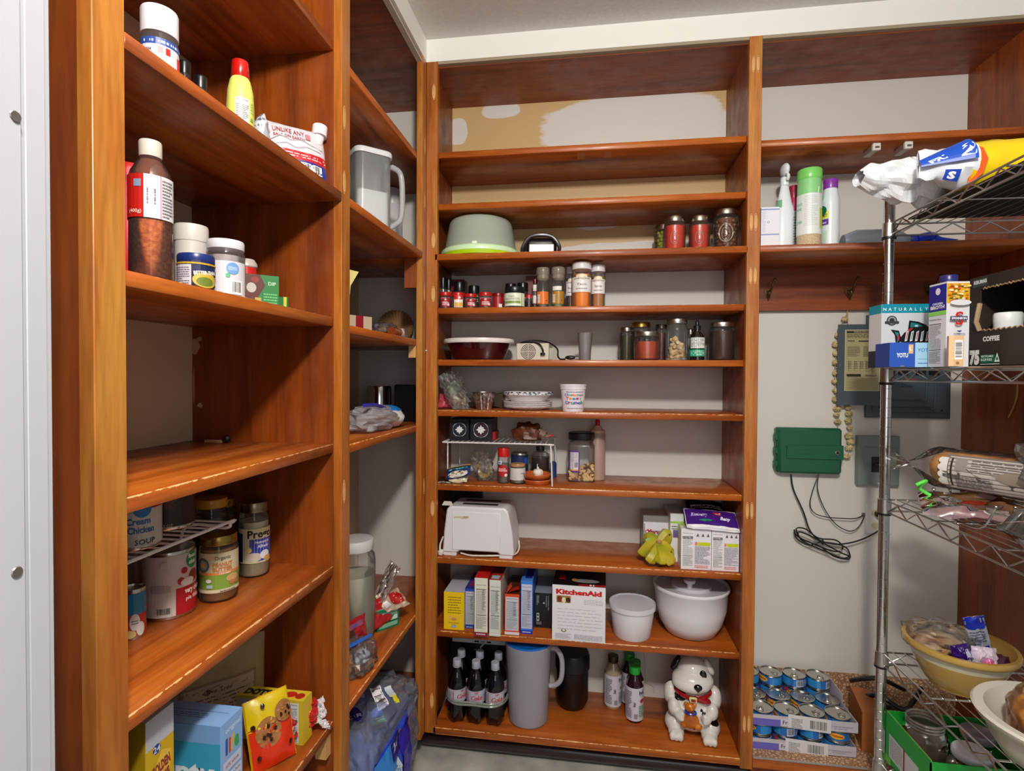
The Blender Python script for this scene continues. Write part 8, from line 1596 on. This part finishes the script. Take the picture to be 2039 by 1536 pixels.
packet('crisp_packet', 'torn clear and red packet lying on top of the green cartons', 'packet', (-.068, -.115, z + .076), (.62, .78, .05), (-.5, .3, .35), .08, .07, .008, '#b8a088', Art(.25).rect(-.01, -.02, .03, .02, '#b0181c').rect(-.034, -.02, -.02, .0, '#e0d8d8'), .008, 5)
packet('crisp_packet', 'red and white chip packet wedged behind the green cartons', 'packet', (-.115, -.185, z + .045), (.55, .82, .25), (-.5, .3, .9), .14, .075, .008, '#a8141c', Art(.25).rect(-.07, -.035, -.035, .035, '#c8c4cc').rect(-.038, -.035, -.03, .035, '#8a5a2c').text('X', .0, -.02, .012, '#e0d8d8'), .008, 6)
tag(pillow((0, 0, 0), (.3, .4, .75), (-.5, .3, .2), .17, .05, .004, clear('#d8c8c4', .3, .1, .8), .008, 4)[0].build('film_sleeve', None, (-.10, -.115, z + .105)), 'long clear film sleeve sloping up to the far upright', 'packet')
# bottled water pack on the floor of the corner bay
z = .1255
t = thing('water_bottle_pack', 'shrink-wrapped pack of bottled water with blue and purple print at the corner base', 'bottled water', (-.07, -.33, z)); PW2 = clear('#e4ecff', .26, .06, .7)
mb = MB(); o_ = []
W3, L3, H3 = .20, .36, .235
t.location = (-.075, -.30, z)
crumple(mb, (.0, 0, H3 * .5), (.112, .205, H3 * .56), PW2, 41, .13, -.0, 50, 24, p=.5, freq=34); mb.build('film', t, flat=True)
BL2 = clear('#5c8cf0', .8, .1, .5)
for i in range(3):
    for j in range(5):
        b_ = MB(); b_.lathe([(.001, 0), (.029, 0), (.031, .02), (.029, .05), (.031, .08), (.031, .15), (.022, .18), (.013, .2), (.013, .21)], BL2, seg=16); b_.build('bottle', t, (-.062 + i * .062, -.128 + j * .063, .002))
mb, fn = pillow((.108, -.075, .115), (.02, 1, 0), (-.04, 0, 1), .23, .19, .012, mat('#2448c8', .25, coat=.4), .008, 3); mb.build('printed_band', t, sharp=60)
a = Art(.25); a.rect(-.115, -.09, .0, .09, '#2c86dc'); a.ell(-.105, .0, .04, .055, '#180c78'); a.text('e', -.092, .02, .022, '#e0e4f0', bold=.04); a.rect(-.03, .04, .03, .092, '#1c1478'); a.text('24', .0, .058, .022, '#e8ecf4', bold=.04); a.poly([(-.026, .0), (-.002, .04), (.022, .0)], '#d8e8f4'); a.ell(-.002, -.008, .025, .025, '#d8e8f4'); a.ell(-.002, -.007, .02, .02, '#1c88d8'); a.text('PUR', -.002, -.005, .008, '#d8ecf8'); a.rect(-.034, -.07, .026, -.036, '#d8dce4'); a.text('RECYCLE', -.004, -.058, .008, '#c05878', w=.04); a.rect(.03, -.09, .115, .075, '#2418a0')
a.on(MB(), fn).build('print', t, sharp=60)
mb, fn = pillow((.02, -.03, .245), (.72, .69, .0), (-.6, .6, .35), .17, .12, .006, mat('#a8acb8', .35), .01, 5)
a = Art(.25); a.ell(-.05, -.02, .03, .035, '#140c5c'); a.text('PURE LIFE', -.05, -.02, .012, '#d8dcec', w=.05, rot=0); a.rect(-.01, -.05, .03, -.01, '#2c6ad8'); a.rect(-.005, -.058, .03, -.03, '#1c9c3c'); a.lines(0, -.054, .026, -.036, 3, '#d0ecd4'); a.barcode(.02, -.02, .05, .05, horiz=True); a.rect(.06, .0, .08, .04, '#c8d4d8'); a.rect(.068, -.02, .082, .01, '#d8cc1c'); a.rect(-.06, .03, .0, .05, '#7a7c88')
a.on(MB(), fn).build('label', t, sharp=60)
